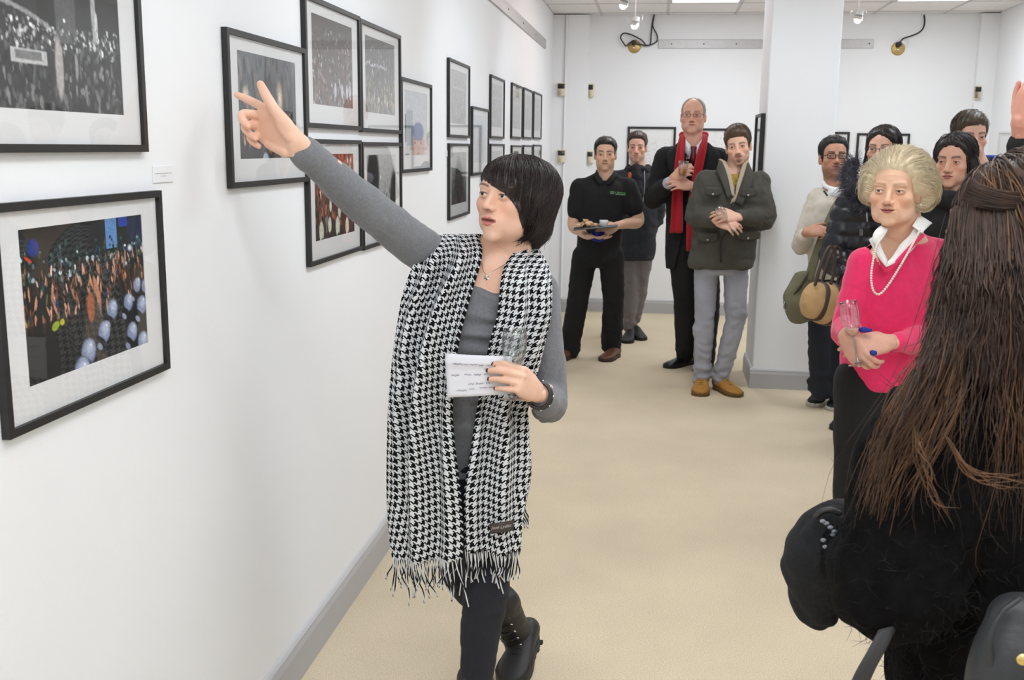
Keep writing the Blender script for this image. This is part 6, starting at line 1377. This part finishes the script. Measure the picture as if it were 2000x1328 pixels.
def puffer_woman():
    A = at; Y = 5.55
    J = dict(neck=A(1705, 368, Y), shL=A(1660, 405, Y), shR=A(1760, 405, Y+.03), elL=A(1632, 500, Y-.02), wrL=A(1668, 545, Y-.16), elR=A(1780, 500, Y), wrR=A(1745, 540, Y-.15),
             hipL=A(1680, 585, Y), hipR=A(1735, 585, Y), knL=A(1672, 705, Y), anL=A(1655, 815, Y+.1), knR=A(1735, 705, Y), anR=A(1735, 815, Y+.1))
    ground(J); t = person('dark-haired woman in glasses and black puffer coat behind the pink lady', (1.3, Y)); SK = srgb(223, 175, 150)
    h = Head((1716, 291), Y-.07, yaw=26, pitch=0, size=.98, res=.66, neck=J['neck']+V(0, 0, -.05), neck_r=.05, skin=SK, brow=srgb(52, 36, 32), nose=.85, look=(-6, 0), socket=.3)
    hs = [hand(J['wrL'], (.5, -.3, -.6), (-.8, -.4, .1), -1, forearm=J['elL'], skin=SK, voxel=.005, curl=[(50, 60, 30)]*4), hand(J['wrR'], (-.2, -.3, -.8), (.8, -.4, .1), -1, forearm=J['elR'], skin=SK, voxel=.005)]
    body(t, h, hs, J); n = J['neck']
    M_C = mat('black_quilted_nylon', srgb(24, 26, 34), .35, spec=.5, var=.1, vscale=20)
    g = fuse(coat_parts(J, [(-.25, .175, .14), (.0, .178, .145), (.4, .168, .14), (.75, .175, .135), (.88, .145, .11), (.98, .09, .085)], (.082, .080, .060), .05, .05, nk=.06), .009, 5)
    v, f = g; q = .013*np.abs(np.sin(v[:, 2]*math.pi/.075+.6*noise(v*6, 1)))**.6; g = (v+normals(g)*(q-.006)[:, None], f); ct = obj('puffer_coat', folds(g, .008, (16, 16, 12), 3), M_C, t)
    # fur trimmed hood and embroidered front
    rng = np.random.default_rng(2); M_F = mat('dark_fur', srgb(74, 74, 84), .6, var=.5, vscale=60); c0 = A(1648, 345, Y-.06); R = []
    path = cr([A(1668, 318, Y+.06), A(1660, 340, Y-.03), A(1664, 366, Y-.12), A(1678, 386, Y-.15), A(1694, 394, Y-.15)], 30); 
    for k in range(2600):
        p = path[rng.integers(len(path))]; d = unit(rng.normal(size=3)+V(-.5, -.4, .35)); L = .072*(.5+.6*rng.random()); b_ = p+rng.normal(size=3)*.014; R.append([b_+d*L*s_+V(0, 0, -.012*s_*s_) for s_ in np.linspace(0, 1, 5)])
    hd = obj('fur_trim', join(strand_mesh(np.array(R), .0011), tube(path[::10], .03, 10, 3)), M_F, t); hd['kind'] = 'stuff'
    W = []
    for k in range(60):
        p = A(1668+rng.random()*28, 370+rng.random()*44, Y-.15); d = unit(rng.normal(size=3)*V(1, .2, 1)); W.append(tube([p-d*.008, p, p+d*.008], [.0008, .0026, .0008], 5, 2))
    obj('embroidery', join(*W), mat('silver_thread', srgb(186, 186, 196), .5), ct)['kind'] = 'stuff'
    obj('zip_pull', wire([A(1693, 415, Y-.16), A(1693, 423, Y-.165), A(1694, 432, Y-.16)], .004, 6, 4), mat('steel', (.5, .5, .5), .3, 1), ct)
    obj('coat_buckle', box(A(1686, 448, Y-.175), A(1677, 460, Y-.16)+V(-.0, 0, 0), .003), mat('steel_dark', (.22, .22, .22), .4, .8), ct)
    trousers(t, J, mat('black_leggings', srgb(18, 18, 20), .9), (.15, .12), (.088, .066, .052), amp=.005)
    f0 = at_floor(1628, 842); shoe(t, f0+V(.10, .22, 0), f0+V(.015, 0, 0), .045, .075, LEATHER_K, SOLE_K); f1 = at_floor(1720, 842); shoe(t, f1+V(.06, .22, 0), f1, .045, .075, LEATHER_K, SOLE_K)
    HM = hairmat('straight_black', srgb(36, 26, 24), .35); tab = [(-180, -.16), (-100, -.15), (-76, -.12), (-62, -.02), (-48, .03), (-25, .058), (5, .074), (30, .052), (50, .03), (60, -.02), (72, -.12), (100, -.15), (180, -.16)]
    noisy_shell(h, tab, .014, .003, 9, HM, t, 1800, .0010, whorl=(.15, .2, 1), length=(.5, 1.2), over=.004)
    G = [[h.wld(p) for p in ((sg*.070, .02, .02), (sg*.088, .015, -.06), (sg*.090, .01, -.15), (sg*.10, .0, -.26))] for sg in (-1,)]+[[h.wld(p) for p in ((-.06, -.07, .02), (-.07, -.08, -.08), (-.08, -.08, -.2), (-.08, -.07, -.3))], [h.wld(p) for p in ((.06, -.07, .02), (.07, -.08, -.08), (.08, -.08, -.2), (.08, -.07, -.3))], [h.wld(p) for p in ((.070, .02, .02), (.085, .015, -.06), (.088, .01, -.15), (.09, .0, -.24))]]
    obj('hair_lengths', drape(G, 900, 3, .008, .0018, .004), HM, t)['kind'] = 'stuff'
    glasses(h, t, (.03, .02, .02), .0235, .0150, .0014, y=.102, z=-.005)
    # holdall carried on the forearm
    bc = A(1606, 590, Y-.22); b = thing('holdall', 'tan canvas holdall with dark brown straps carried by the puffer coat woman', 'bag', tuple(bc+V(0, 0, -.16)))
    M_T = mat('tan_canvas', srgb(186, 152, 106), .85, bump=.25, bscale=220, var=.08, vscale=18); M_B = mat('brown_leather_strap', srgb(66, 48, 38), .5); P = lambda px, py, dy=0: A(px, py, Y-.22+dy)
    e0, e1 = P(1594, 588, -.04), P(1644, 600, .05); ax = e1-e0; R = lambda k: (.098+.010*math.sin(math.pi*k), .080+.008*math.sin(math.pi*k))
    obj('bag_body', folds(fuse([tube([e0, (e0+e1)/2, e1], [R(0), R(.5), R(1)], 26, 6, ref=(0, 0, 1), expo=2.7)], .007, 4), .004, (9, 9, 9), 4), M_T, b)
    for k in (-.02, .42, .86):
        c_ = e0+ax*k; q = unit(ax); r_ = np.array(R(k))+.0045; obj('strap_band', tube([c_-q*.011, c_+q*.011], [r_, r_], 30, 2, ref=(0, 0, 1), caps=False, expo=2.7), M_B, b)
    for dx, dy in ((0, -.06), (12, .06)):
        obj('handle', wire([P(1592+dx, 556, dy-.03), P(1602+dx, 522, dy-.02), P(1612+dx, 494, dy), P(1622+dx, 482, dy+.02), P(1630+dx, 492, dy+.03), P(1628+dx, 535, dy+.03), P(1620+dx, 562, dy+.02)], .0085, 8, 6), M_B, b)
puffer_woman()

def curly_woman():
    A = at; Y = 4.9
    J = dict(neck=A(1868, 395, Y), shL=A(1822, 420, Y), shR=A(1925, 425, Y+.08), elL=A(1800, 530, Y), wrL=A(1830, 600, Y-.1), elR=A(1945, 540, Y+.1), wrR=A(1900, 610, Y),
             hipL=A(1845, 620, Y), hipR=A(1905, 620, Y+.05), knL=A(1845, 760, Y), anL=A(1845, 890, Y), knR=A(1905, 760, Y), anR=A(1905, 890, Y+.05))
    ground(J); t = person('young woman with long dark wavy hair in black knitwear', (1.45, Y)); SK = srgb(215, 167, 143)
    h = Head((1853, 316), Y-.07, yaw=32, pitch=-3, size=.98, res=.68, neck=J['neck']+V(0, 0, -.05), neck_r=.05, skin=SK, lip=srgb(170, 86, 88), brow=srgb(40, 28, 26), nose=1.0, lips=1.05, look=(-8, 2), browt=1.2, face=.98, open=.95)
    hs = [hand(J['wr'+q], (0, -.3, -.8), (s_*.8, -.4, .1), -s_, forearm=J['el'+q], skin=SK, voxel=.005) for q, s_ in (('L', -1), ('R', 1))]
    body(t, h, hs, J)
    M_K = mat('black_knit', srgb(22, 21, 24), .95, bump=.6, bscale=90)
    g = jfold(fuse(coat_parts(J, [(-.25, .165, .13), (.1, .15, .12), (.5, .15, .12), (.75, .165, .12), (.88, .14, .1), (1.0, .085, .08)], (.074, .064, .048), .05, .05), .010, 6), J, .01, 3, .012); top = obj('cardigan', g, M_K, t)
    n = J['neck']; obj('snood', folds(fuse([tube([n+V(.095*math.cos(a), .085*math.sin(a)-.01, .0+.015*math.sin(2*a)) for a in np.linspace(0, 6.2, 13)], [.046]*13, 12, 3)], .009, 3), .01, (14, 14, 20), 5), M_K, t)
    trousers(t, J, mat('black_leggings', srgb(18, 18, 20), .9), (.15, .12), (.088, .066, .052)); 
    for q in 'LR': a = J['an'+q]; shoe(t, V(a[0]+.03, a[1]+.06, 0), V(a[0]-.05, a[1]-.18, 0), .045, .08, LEATHER_K, SOLE_K)
    HM = hairmat('wavy_black', srgb(36, 28, 27), .38); tab = [(-180, -.15), (-100, -.14), (-82, -.11), (-70, -.04), (-55, .022), (-30, .062), (0, .074), (25, .060), (45, .030), (56, -.01), (66, -.07), (80, -.13), (180, -.15)]
    noisy_shell(h, tab, .016, .004, 10, HM, t, 2400, .0010, whorl=(.1, .3, 1), length=(.4, 1.0), wig=.12, over=.006, lift=.010)
    G = []
    for a in np.radians([62, 78, 100, 130, 160, 200, 235, 262, 282, 298]):
        x, y = math.sin(a), math.cos(a); G.append([h.wld(p) for p in ((x*.075, y*.085-.01, .04), (x*.100, y*.105-.01, -.04), (x*.105, y*.11-.01, -.12), (x*.12, y*.115, -.20), (x*.115, y*.11+.01, -.27))])
    obj('hair_lengths', drape(G, 1700, 4, .012, .0015, .014, 2.5), HM, t)['kind'] = 'stuff'
curly_woman()

def young_man():
    A = at; Y = 5.7
    J = dict(neck=A(1918, 322, Y), shL=A(1868, 350, Y), shR=A(1970, 348, Y+.02), elL=A(1850, 445, Y), wrL=A(1868, 520, Y-.08), elR=A(1985, 445, Y), wrR=A(1965, 520, Y-.08),
             hipL=A(1892, 510, Y), hipR=A(1946, 510, Y), knL=A(1890, 650, Y), anL=A(1890, 780, Y), knR=A(1946, 650, Y), anR=A(1946, 780, Y))
    ground(J); t = person('young man with side-swept brown hair in dark jacket with blue collar', (1.9, Y)); SK = srgb(216, 168, 150)
    h = Head((1906, 268), Y-.09, yaw=-4, pitch=-2, roll=2, size=1.0, res=.68, neck=J['neck']+V(0, 0, -.05), neck_r=.055, skin=SK, lip=srgb(176, 108, 102), brow=srgb(58, 42, 34), look=(-8, 0), browt=1.1, face=1.0, smile=.4, open=.85, blush=.8)
    hs = [hand(J['wr'+q], (0, -.3, -.8), (s_*.8, -.4, .1), -s_, forearm=J['el'+q], skin=SK, voxel=.005) for q, s_ in (('L', -1), ('R', 1))]
    body(t, h, hs, J); n = J['neck']
    M_J = mat('dark_green_black_jacket', srgb(26, 30, 28), .8, bump=.2, bscale=200)
    g = jfold(fuse(coat_parts(J, [(-.15, .18, .13), (.1, .175, .13), (.5, .175, .13), (.75, .185, .125), (.88, .15, .1), (1.0, .085, .08)], (.074, .066, .050), .05, .05), .011, 5), J, .01, 3, .012); top = obj('jacket', g, M_J, t)
    obj('blue_collar', tube([n+V(.066*math.cos(a), .062*math.sin(a), .035) for a in np.linspace(-.6, 3.7, 12)], [.017]*12, 10, 3), mat('blue_collar', srgb(48, 84, 178), .8), top)
    trousers(t, J, mat('dark_blue_denim', srgb(30, 34, 46), .85), (.155, .12), (.09, .07, .06))
    for q in 'LR': a = J['an'+q]; shoe(t, V(a[0]+.03, a[1]+.06, 0), V(a[0]-.03, a[1]-.2, 0), .05, .09, LEATHER_K, SOLE_K)
    noisy_shell(h, [(-180, -.08), (-130, -.066), (-110, -.035), (-100, .0), (-86, .004), (-78, -.030), (-66, -.012), (-55, .030), (-40, .056), (-15, .062), (15, .060), (35, .054), (50, .036), (62, .004), (74, -.036), (86, .0), (100, .0), (112, -.03), (135, -.066), (180, -.08)],
                lambda P: .006+.016*sstep(P[:, 2], .0, .10), .003, 12, hairmat('side_swept_brown', srgb(70, 56, 42), .42), t, 2000, .0010, whorl=(-.55, -.4, 1), length=(.3, .8), over=.006, lift=.01)
young_man()

def raised_hand():
    A = at; Y = 3.55
    J = dict(neck=A(2125, 330, Y), shL=A(2060, 370, Y), shR=A(2200, 370, Y), elL=A(2012, 410, Y-.12), wrL=A(1992, 262, Y-.22), elR=A(2225, 520, Y), wrR=A(2190, 600, Y-.1), hipL=A(2090, 640, Y), hipR=A(2165, 640, Y), knL=A(2090, 850, Y), anL=A(2088, 1050, Y), knR=A(2165, 850, Y), anR=A(2165, 1050, Y))
    ground(J); t = person('person at the right edge raising one hand, in black sleeve', (2.0, Y)); SK = srgb(216, 155, 135)
    h = Head((2120, 255), Y-.09, yaw=20, size=1.0, res=.55, neck=J['neck']+V(0, 0, -.05), skin=SK)
    hl = hand(A(1992, 240, Y-.23), (.16, -.15, .9), (-.75, -.6, .1), -1, size=1.0, curl=[(30, 60, 30), (36, 66, 30), (40, 66, 30), (44, 66, 30)], forearm=J['elL'], skin=SK, voxel=.003); hr = hand(J['wrR'], (0, -.3, -.8), (.8, -.4, .1), -1, forearm=J['elR'], skin=SK, voxel=.006)
    body(t, h, [hl, hr], J); M_J = mat('black_sleeve', srgb(20, 20, 22), .9, bump=.2, bscale=200)
    g = jfold(fuse(coat_parts(J, [(-.15, .19, .13), (.1, .18, .13), (.5, .175, .13), (.75, .185, .125), (.88, .15, .1), (1.0, .085, .08)], (.074, .066, .046), .045, .05), .012, 5), J, .008, 3, .008); obj('coat', g, M_J, t)
    trousers(t, J, mat('black_leggings', srgb(18, 18, 20), .9), (.155, .12), (.09, .07, .06), .012)
    for q in 'LR': a = J['an'+q]; shoe(t, V(a[0]+.03, a[1]+.06, 0), V(a[0]-.05, a[1]-.2, 0), .05, .085, LEATHER_K, SOLE_K)
    noisy_shell(h, SHORT, .014, .003, 5, hairmat('short_brown', srgb(62, 50, 42), .45), t, 500)
raised_hand()

def near_woman():
    A = at
    f = V(-math.sin(math.radians(142)), -math.cos(math.radians(142)), 0)
    J = dict(neck=A(2000, 640, 1.47), shL=A(1832, 842, 1.38), shR=A(2170, 800, 1.62), elL=A(1748, 1130, 1.38), wrL=A(1672, 1085, 1.56), elR=A(2240, 1150, 1.70), wrR=A(2080, 1200, 1.9), hipL=A(1860, 1420, 1.46), hipR=A(2080, 1420, 1.60), waist=A(1985, 1080, 1.50),
             knL=V(.37, 1.55, .46), anL=V(.36, 1.52, .08), knR=V(.60, 1.70, .46), anR=V(.60, 1.70, .08))
    t = person('woman with long brown hair and fuzzy black coat seen from behind', (.5, 1.55)); SK = srgb(223, 175, 149)
    o = A(1998, 486, 1.45); h = Head(tuple(o+f*.088), 0, yaw=142, pitch=0, size=1.0, res=.85, neck=J['neck']+V(0, 0, -.05), neck_r=.05, skin=SK)
    gl = hand(J['wrL'], (-.35, .35, -.30), (-.5, -.7, .3), -1, curl=[(40, 50, 30)]*4, forearm=J['elL'], skin=SK, voxel=.0048); gr = hand(J['wrR'], (-.5, .6, -.2), (.3, -.4, .8), 1, forearm=J['elR'], skin=SK, voxel=.005)
    body(t, h, [gl, gr], J)
    M_C = mat('fuzzy_black_wool', srgb(17, 16, 17), .98, bump=.8, bscale=120, var=.25, vscale=40, spec=.1)
    parts = [torso(J, [(-.28, .205, .17), (.0, .20, .165), (.35, .178, .15), (.65, .190, .145), (.80, .185, .13), (.92, .12, .10), (1.0, .08, .08)], 44)]
    for s_ in 'LR': parts += [sleeve(J['sh'+s_], J['el'+s_], J['wr'+s_], (.086, .080, .062)), trap(J, s_, .086, .06)]
    g = fuse(parts, .009, 6); g = folds(g, .016, (9, 9, 9), 3); g = folds(g, .010, (18, 18, 14), 5); ct = obj('coat', g, M_C, t)
    # wool fuzz
    rng = np.random.default_rng(6); v, fc = g; N = normals(g); k = rng.choice(len(v), 5000); d = unit(N[k]+.9*rng.normal(size=(5000, 3))); L = .012+.02*rng.random((5000, 1)); c = rng.normal(size=(5000, 3))*.006
    obj('wool_fuzz', strand_mesh(np.stack([v[k], v[k]+d*L*.5, v[k]+d*L+c], 1), .0004), mat('wool_fibre', srgb(26, 25, 25), .9), ct)['kind'] = 'stuff'
    # patterned black mitten bundle in her hand
    w = J['wrL']; b = obj('knitted_mittens', folds(fuse([tube([w+V(.01, .0, .05), w+V(-.035, .01, .03), w+V(-.055, .02, -.03), w+V(-.045, .02, -.10)], [.042, .052, .056, .036], 20, 6)], .006, 4), .008, (18, 18, 18), 3), mat('dark_knit', srgb(24, 25, 28), .95, bump=.7, bscale=140), base=w); tag(b, 'dark knitted mittens with pale flecks held by the long-haired woman', 'mittens')
    fl = []
    for (px, py) in ((1607, 1018), (1614, 1022), (1622, 1030), (1630, 1038), (1627, 1044), (1608, 1055), (1612, 1068), (1668, 1044), (1676, 1046)):
        p = A(px, py, 1.50); fl.append(ball(p, (.0045, .003, .003), 8, 6))
    obj('pale_fleck', join(*fl), mat('pale_yarn', srgb(140, 144, 150), .9), b)
    obj('loop', wire([A(1638, 1002, 1.52), A(1622, 996, 1.52), A(1604, 1000, 1.52), A(1594, 1009, 1.52)], .005, 6, 5), mat('black_rubber', (.02, .02, .02), .5), b)
    obj('belt_end', ribbon([A(1735, 1225, 1.30), A(1712, 1270, 1.29), A(1690, 1310, 1.29), A(1668, 1360, 1.30)], .026, .004, unit(V(1, .2, .3))), mat('grey_webbing', srgb(58, 58, 60), .7), ct)
    trousers(t, J, mat('black_leggings', srgb(18, 18, 20), .9), (.17, .14), (.095, .07, .055), .012)
    for q, dx in (('L', .0), ('R', .0)): a = J['an'+q]; shoe(t, V(a[0]+.04, a[1]-.06, 0), V(a[0]-.08, a[1]+.17, 0), .045, .085, LEATHER_K, SOLE_K)
    # hair
    HD = mat('hair_chestnut', srgb(64, 43, 32), .45, var=.45, vscale=45, spec=.5); HL = mat('hair_caramel', srgb(112, 78, 50), .45, var=.3, vscale=50, spec=.5)
    ex = lambda P: smin(ell(P, (0, -.025, .034), (.088, .110, .090)), ell(P, (0, -.05, -.05), (.085, .075, .09)), .04)
    tab = [(0, .070), (28, .064), (46, .040), (58, .0), (66, -.06), (76, -.13), (100, -.16), (180, -.17)]
    sh = obj('hair', h.hair_shell(tab, .006, ex, .004, (80, 80, 7), 4, .012, whorl=(0, .35, 1)), HD, t)
    obj('hair_strands', h.strands(4200, .0009, (0, .35, 1), (.5, 1.3), .05, 4, .006, 5, 7, 2.9, flare=.004, over=.008), HD, sh)['kind'] = 'stuff'
    obj('hair_strands', h.strands(900, .0009, (0, .35, 1), (.6, 1.4), .05, 4, .009, 15, 9, 2.9, flare=.006, over=.008), HL, sh)['kind'] = 'stuff'
    # the part tied back in a twist across the side of the head
    TW = [[A(1886+10*k, 372-14*k, 1.385-.01*k), A(1898+6*k, 392-13*k, 1.352-.005*k), A(1930, 402-11*k, 1.335), A(1985, 408-8*k, 1.327), A(2050, 402-4*k, 1.335), A(2090, 398, 1.36)] for k in (0, 1, 2, 3.2)]
    obj('tied_back_hair', drape([[p+V(0, .034+(.03 if i == 0 else .008 if i == 1 else 0), 0) for i, p in enumerate(q) if i] for q in TW], 1000, 5, .0035, .0007, .003, 1.2, 9, .3, (.8, 1.05)), HD, sh)['kind'] = 'stuff'
    # long lengths over shoulder and back
    DG = V(0, .012, 0)
    G = [[A(1868, 420, 1.40), A(1850, 500, 1.385), A(1838, 580, 1.375), A(1810, 680, 1.34), A(1745, 790, 1.30), A(1700, 890, 1.285), A(1672, 1000, 1.29)],
         [A(1885, 430, 1.36), A(1868, 520, 1.345), A(1850, 610, 1.335), A(1825, 720, 1.29), A(1775, 830, 1.27), A(1720, 920, 1.265), A(1690, 980, 1.275)],
         [A(1920, 430, 1.335), A(1900, 540, 1.325), A(1880, 640, 1.31), A(1850, 760, 1.275), A(1815, 860, 1.265), A(1790, 940, 1.265), A(1800, 990, 1.265)],
         [A(1960, 430, 1.325), A(1945, 560, 1.315), A(1930, 680, 1.30), A(1915, 800, 1.275), A(1900, 900, 1.27), A(1890, 960, 1.275), A(1905, 1000, 1.28)],
         [A(2000, 430, 1.32), A(1990, 560, 1.31), A(1985, 700, 1.30), A(1975, 850, 1.29), A(1965, 950, 1.295), A(1960, 1060, 1.30), A(1970, 1130, 1.31)],
         [A(2050, 430, 1.33), A(2050, 560, 1.325), A(2045, 700, 1.32), A(2040, 860, 1.32), A(2035, 980, 1.325), A(2030, 1080, 1.33), A(2030, 1150, 1.34)],
         [A(2110, 430, 1.40), A(2115, 560, 1.39), A(2115, 700, 1.38), A(2115, 860, 1.39), A(2110, 960, 1.40), A(2105, 1060, 1.41), A(2105, 1130, 1.42)]]
    G[0][0] = A(1872, 410, 1.42)
    for q in G[1:]: q[0] = q[0]+V(0, .045, .01); q[1] = q[1]+V(0, .008, 0)
    cut = lambda g, k: [np.array(p) for p in g[:k]]
    Gs = [cut(q, 4) for q in G[:2]]+[cut(q, 4)[:3]+[(q[2]*.35+q[3]*.65)] for q in G[2:4]]+[cut(q, 4)[:3]+[(q[2]*.75+q[3]*.25)] for q in G[4:]]
    L = obj('hair_lengths', drape(Gs, 5200, 7, .007, .0008, .008, 2.0, 10, .35, (.6, 1.0)), HD, t); L['kind'] = 'stuff'
    obj('hair_lengths', drape(G, 100, 9, .011, .0007, .012, 2.0, 20, .5, (.55, 1.02)), HL, t)['kind'] = 'stuff'
    obj('hair_lengths', drape(G, 150, 19, .016, .0006, .014, 2.2, 20, .6, (.75, 1.05)), HD, t)['kind'] = 'stuff'
    obj('hair_lengths', drape([G[0], [q+V(.02, -.006, -.012) for q in G[0]], [q+V(.035, -.008, -.03) for q in G[1]]], 170, 29, .006, .0006, .008, 2.2, 20, .4, (.7, 1.0)), HL, t)['kind'] = 'stuff'
    def even(q, n=20):
        c = cr(q, 8); d = np.concatenate([[0], np.cumsum(np.linalg.norm(np.diff(c, axis=0), axis=1))]); return np.stack([np.interp(np.linspace(0, d[-1], n), d, c[:, i]) for i in range(3)], -1)
    C = np.array([even(np.array(q)+V(0, .012, 0)) for q in Gs]); C = cr(C.reshape(len(C), -1), 6).reshape(-1, 20, 3)
    obj('hair_underlayer', slab(C[:, :-6], .006), HD, t)
    cu = [[A(1780, 830, 1.26), A(1800, 920, 1.25), A(1850, 1010, 1.255)], [A(1840, 840, 1.25), A(1880, 900, 1.245), A(1960, 925, 1.255), A(2020, 905, 1.26)]]
    for k, q in enumerate(cu): obj('loose_lock', drape([q, [p+V(.012, -.004, -.016) for p in q]], 12, 20+k, .006, .0006, .010, 1.5, 18, .2, (.6, 1.1)), HL, t)['kind'] = 'stuff'
    # shoulder bag
    bc = A(1985, 1290, 1.22); b = thing('leather_bag', 'black leather bag with gold stud at the lower right edge', 'bag', tuple(bc+V(0, 0, -.1)))
    M_B = mat('black_bag_leather', srgb(44, 46, 48), .5, bump=.2, bscale=120)
    obj('bag_body', fuse([tube([A(1995, 1205, 1.20), A(2000, 1290, 1.19), A(2010, 1400, 1.19)], [(.030, .038), (.045, .060), (.05, .075)], 26, 6, expo=2.8)], .006, 3), M_B, b)
    obj('bag_piping', wire([A(1990, 1170, 1.17), A(1958, 1195, 1.165), A(1935, 1240, 1.16), A(1935, 1290, 1.16), A(1952, 1335, 1.16), A(1985, 1375, 1.16)], .0032, 8, 6), M_B, b)
    obj('gold_stud', ball(A(1998, 1288, 1.135), (.0075, .004, .0075)), mat('gold', (.8, .6, .25), .25, 1), b)
near_woman()
for _o in bpy.data.objects:
    if '_b' in _o: del _o['_b']
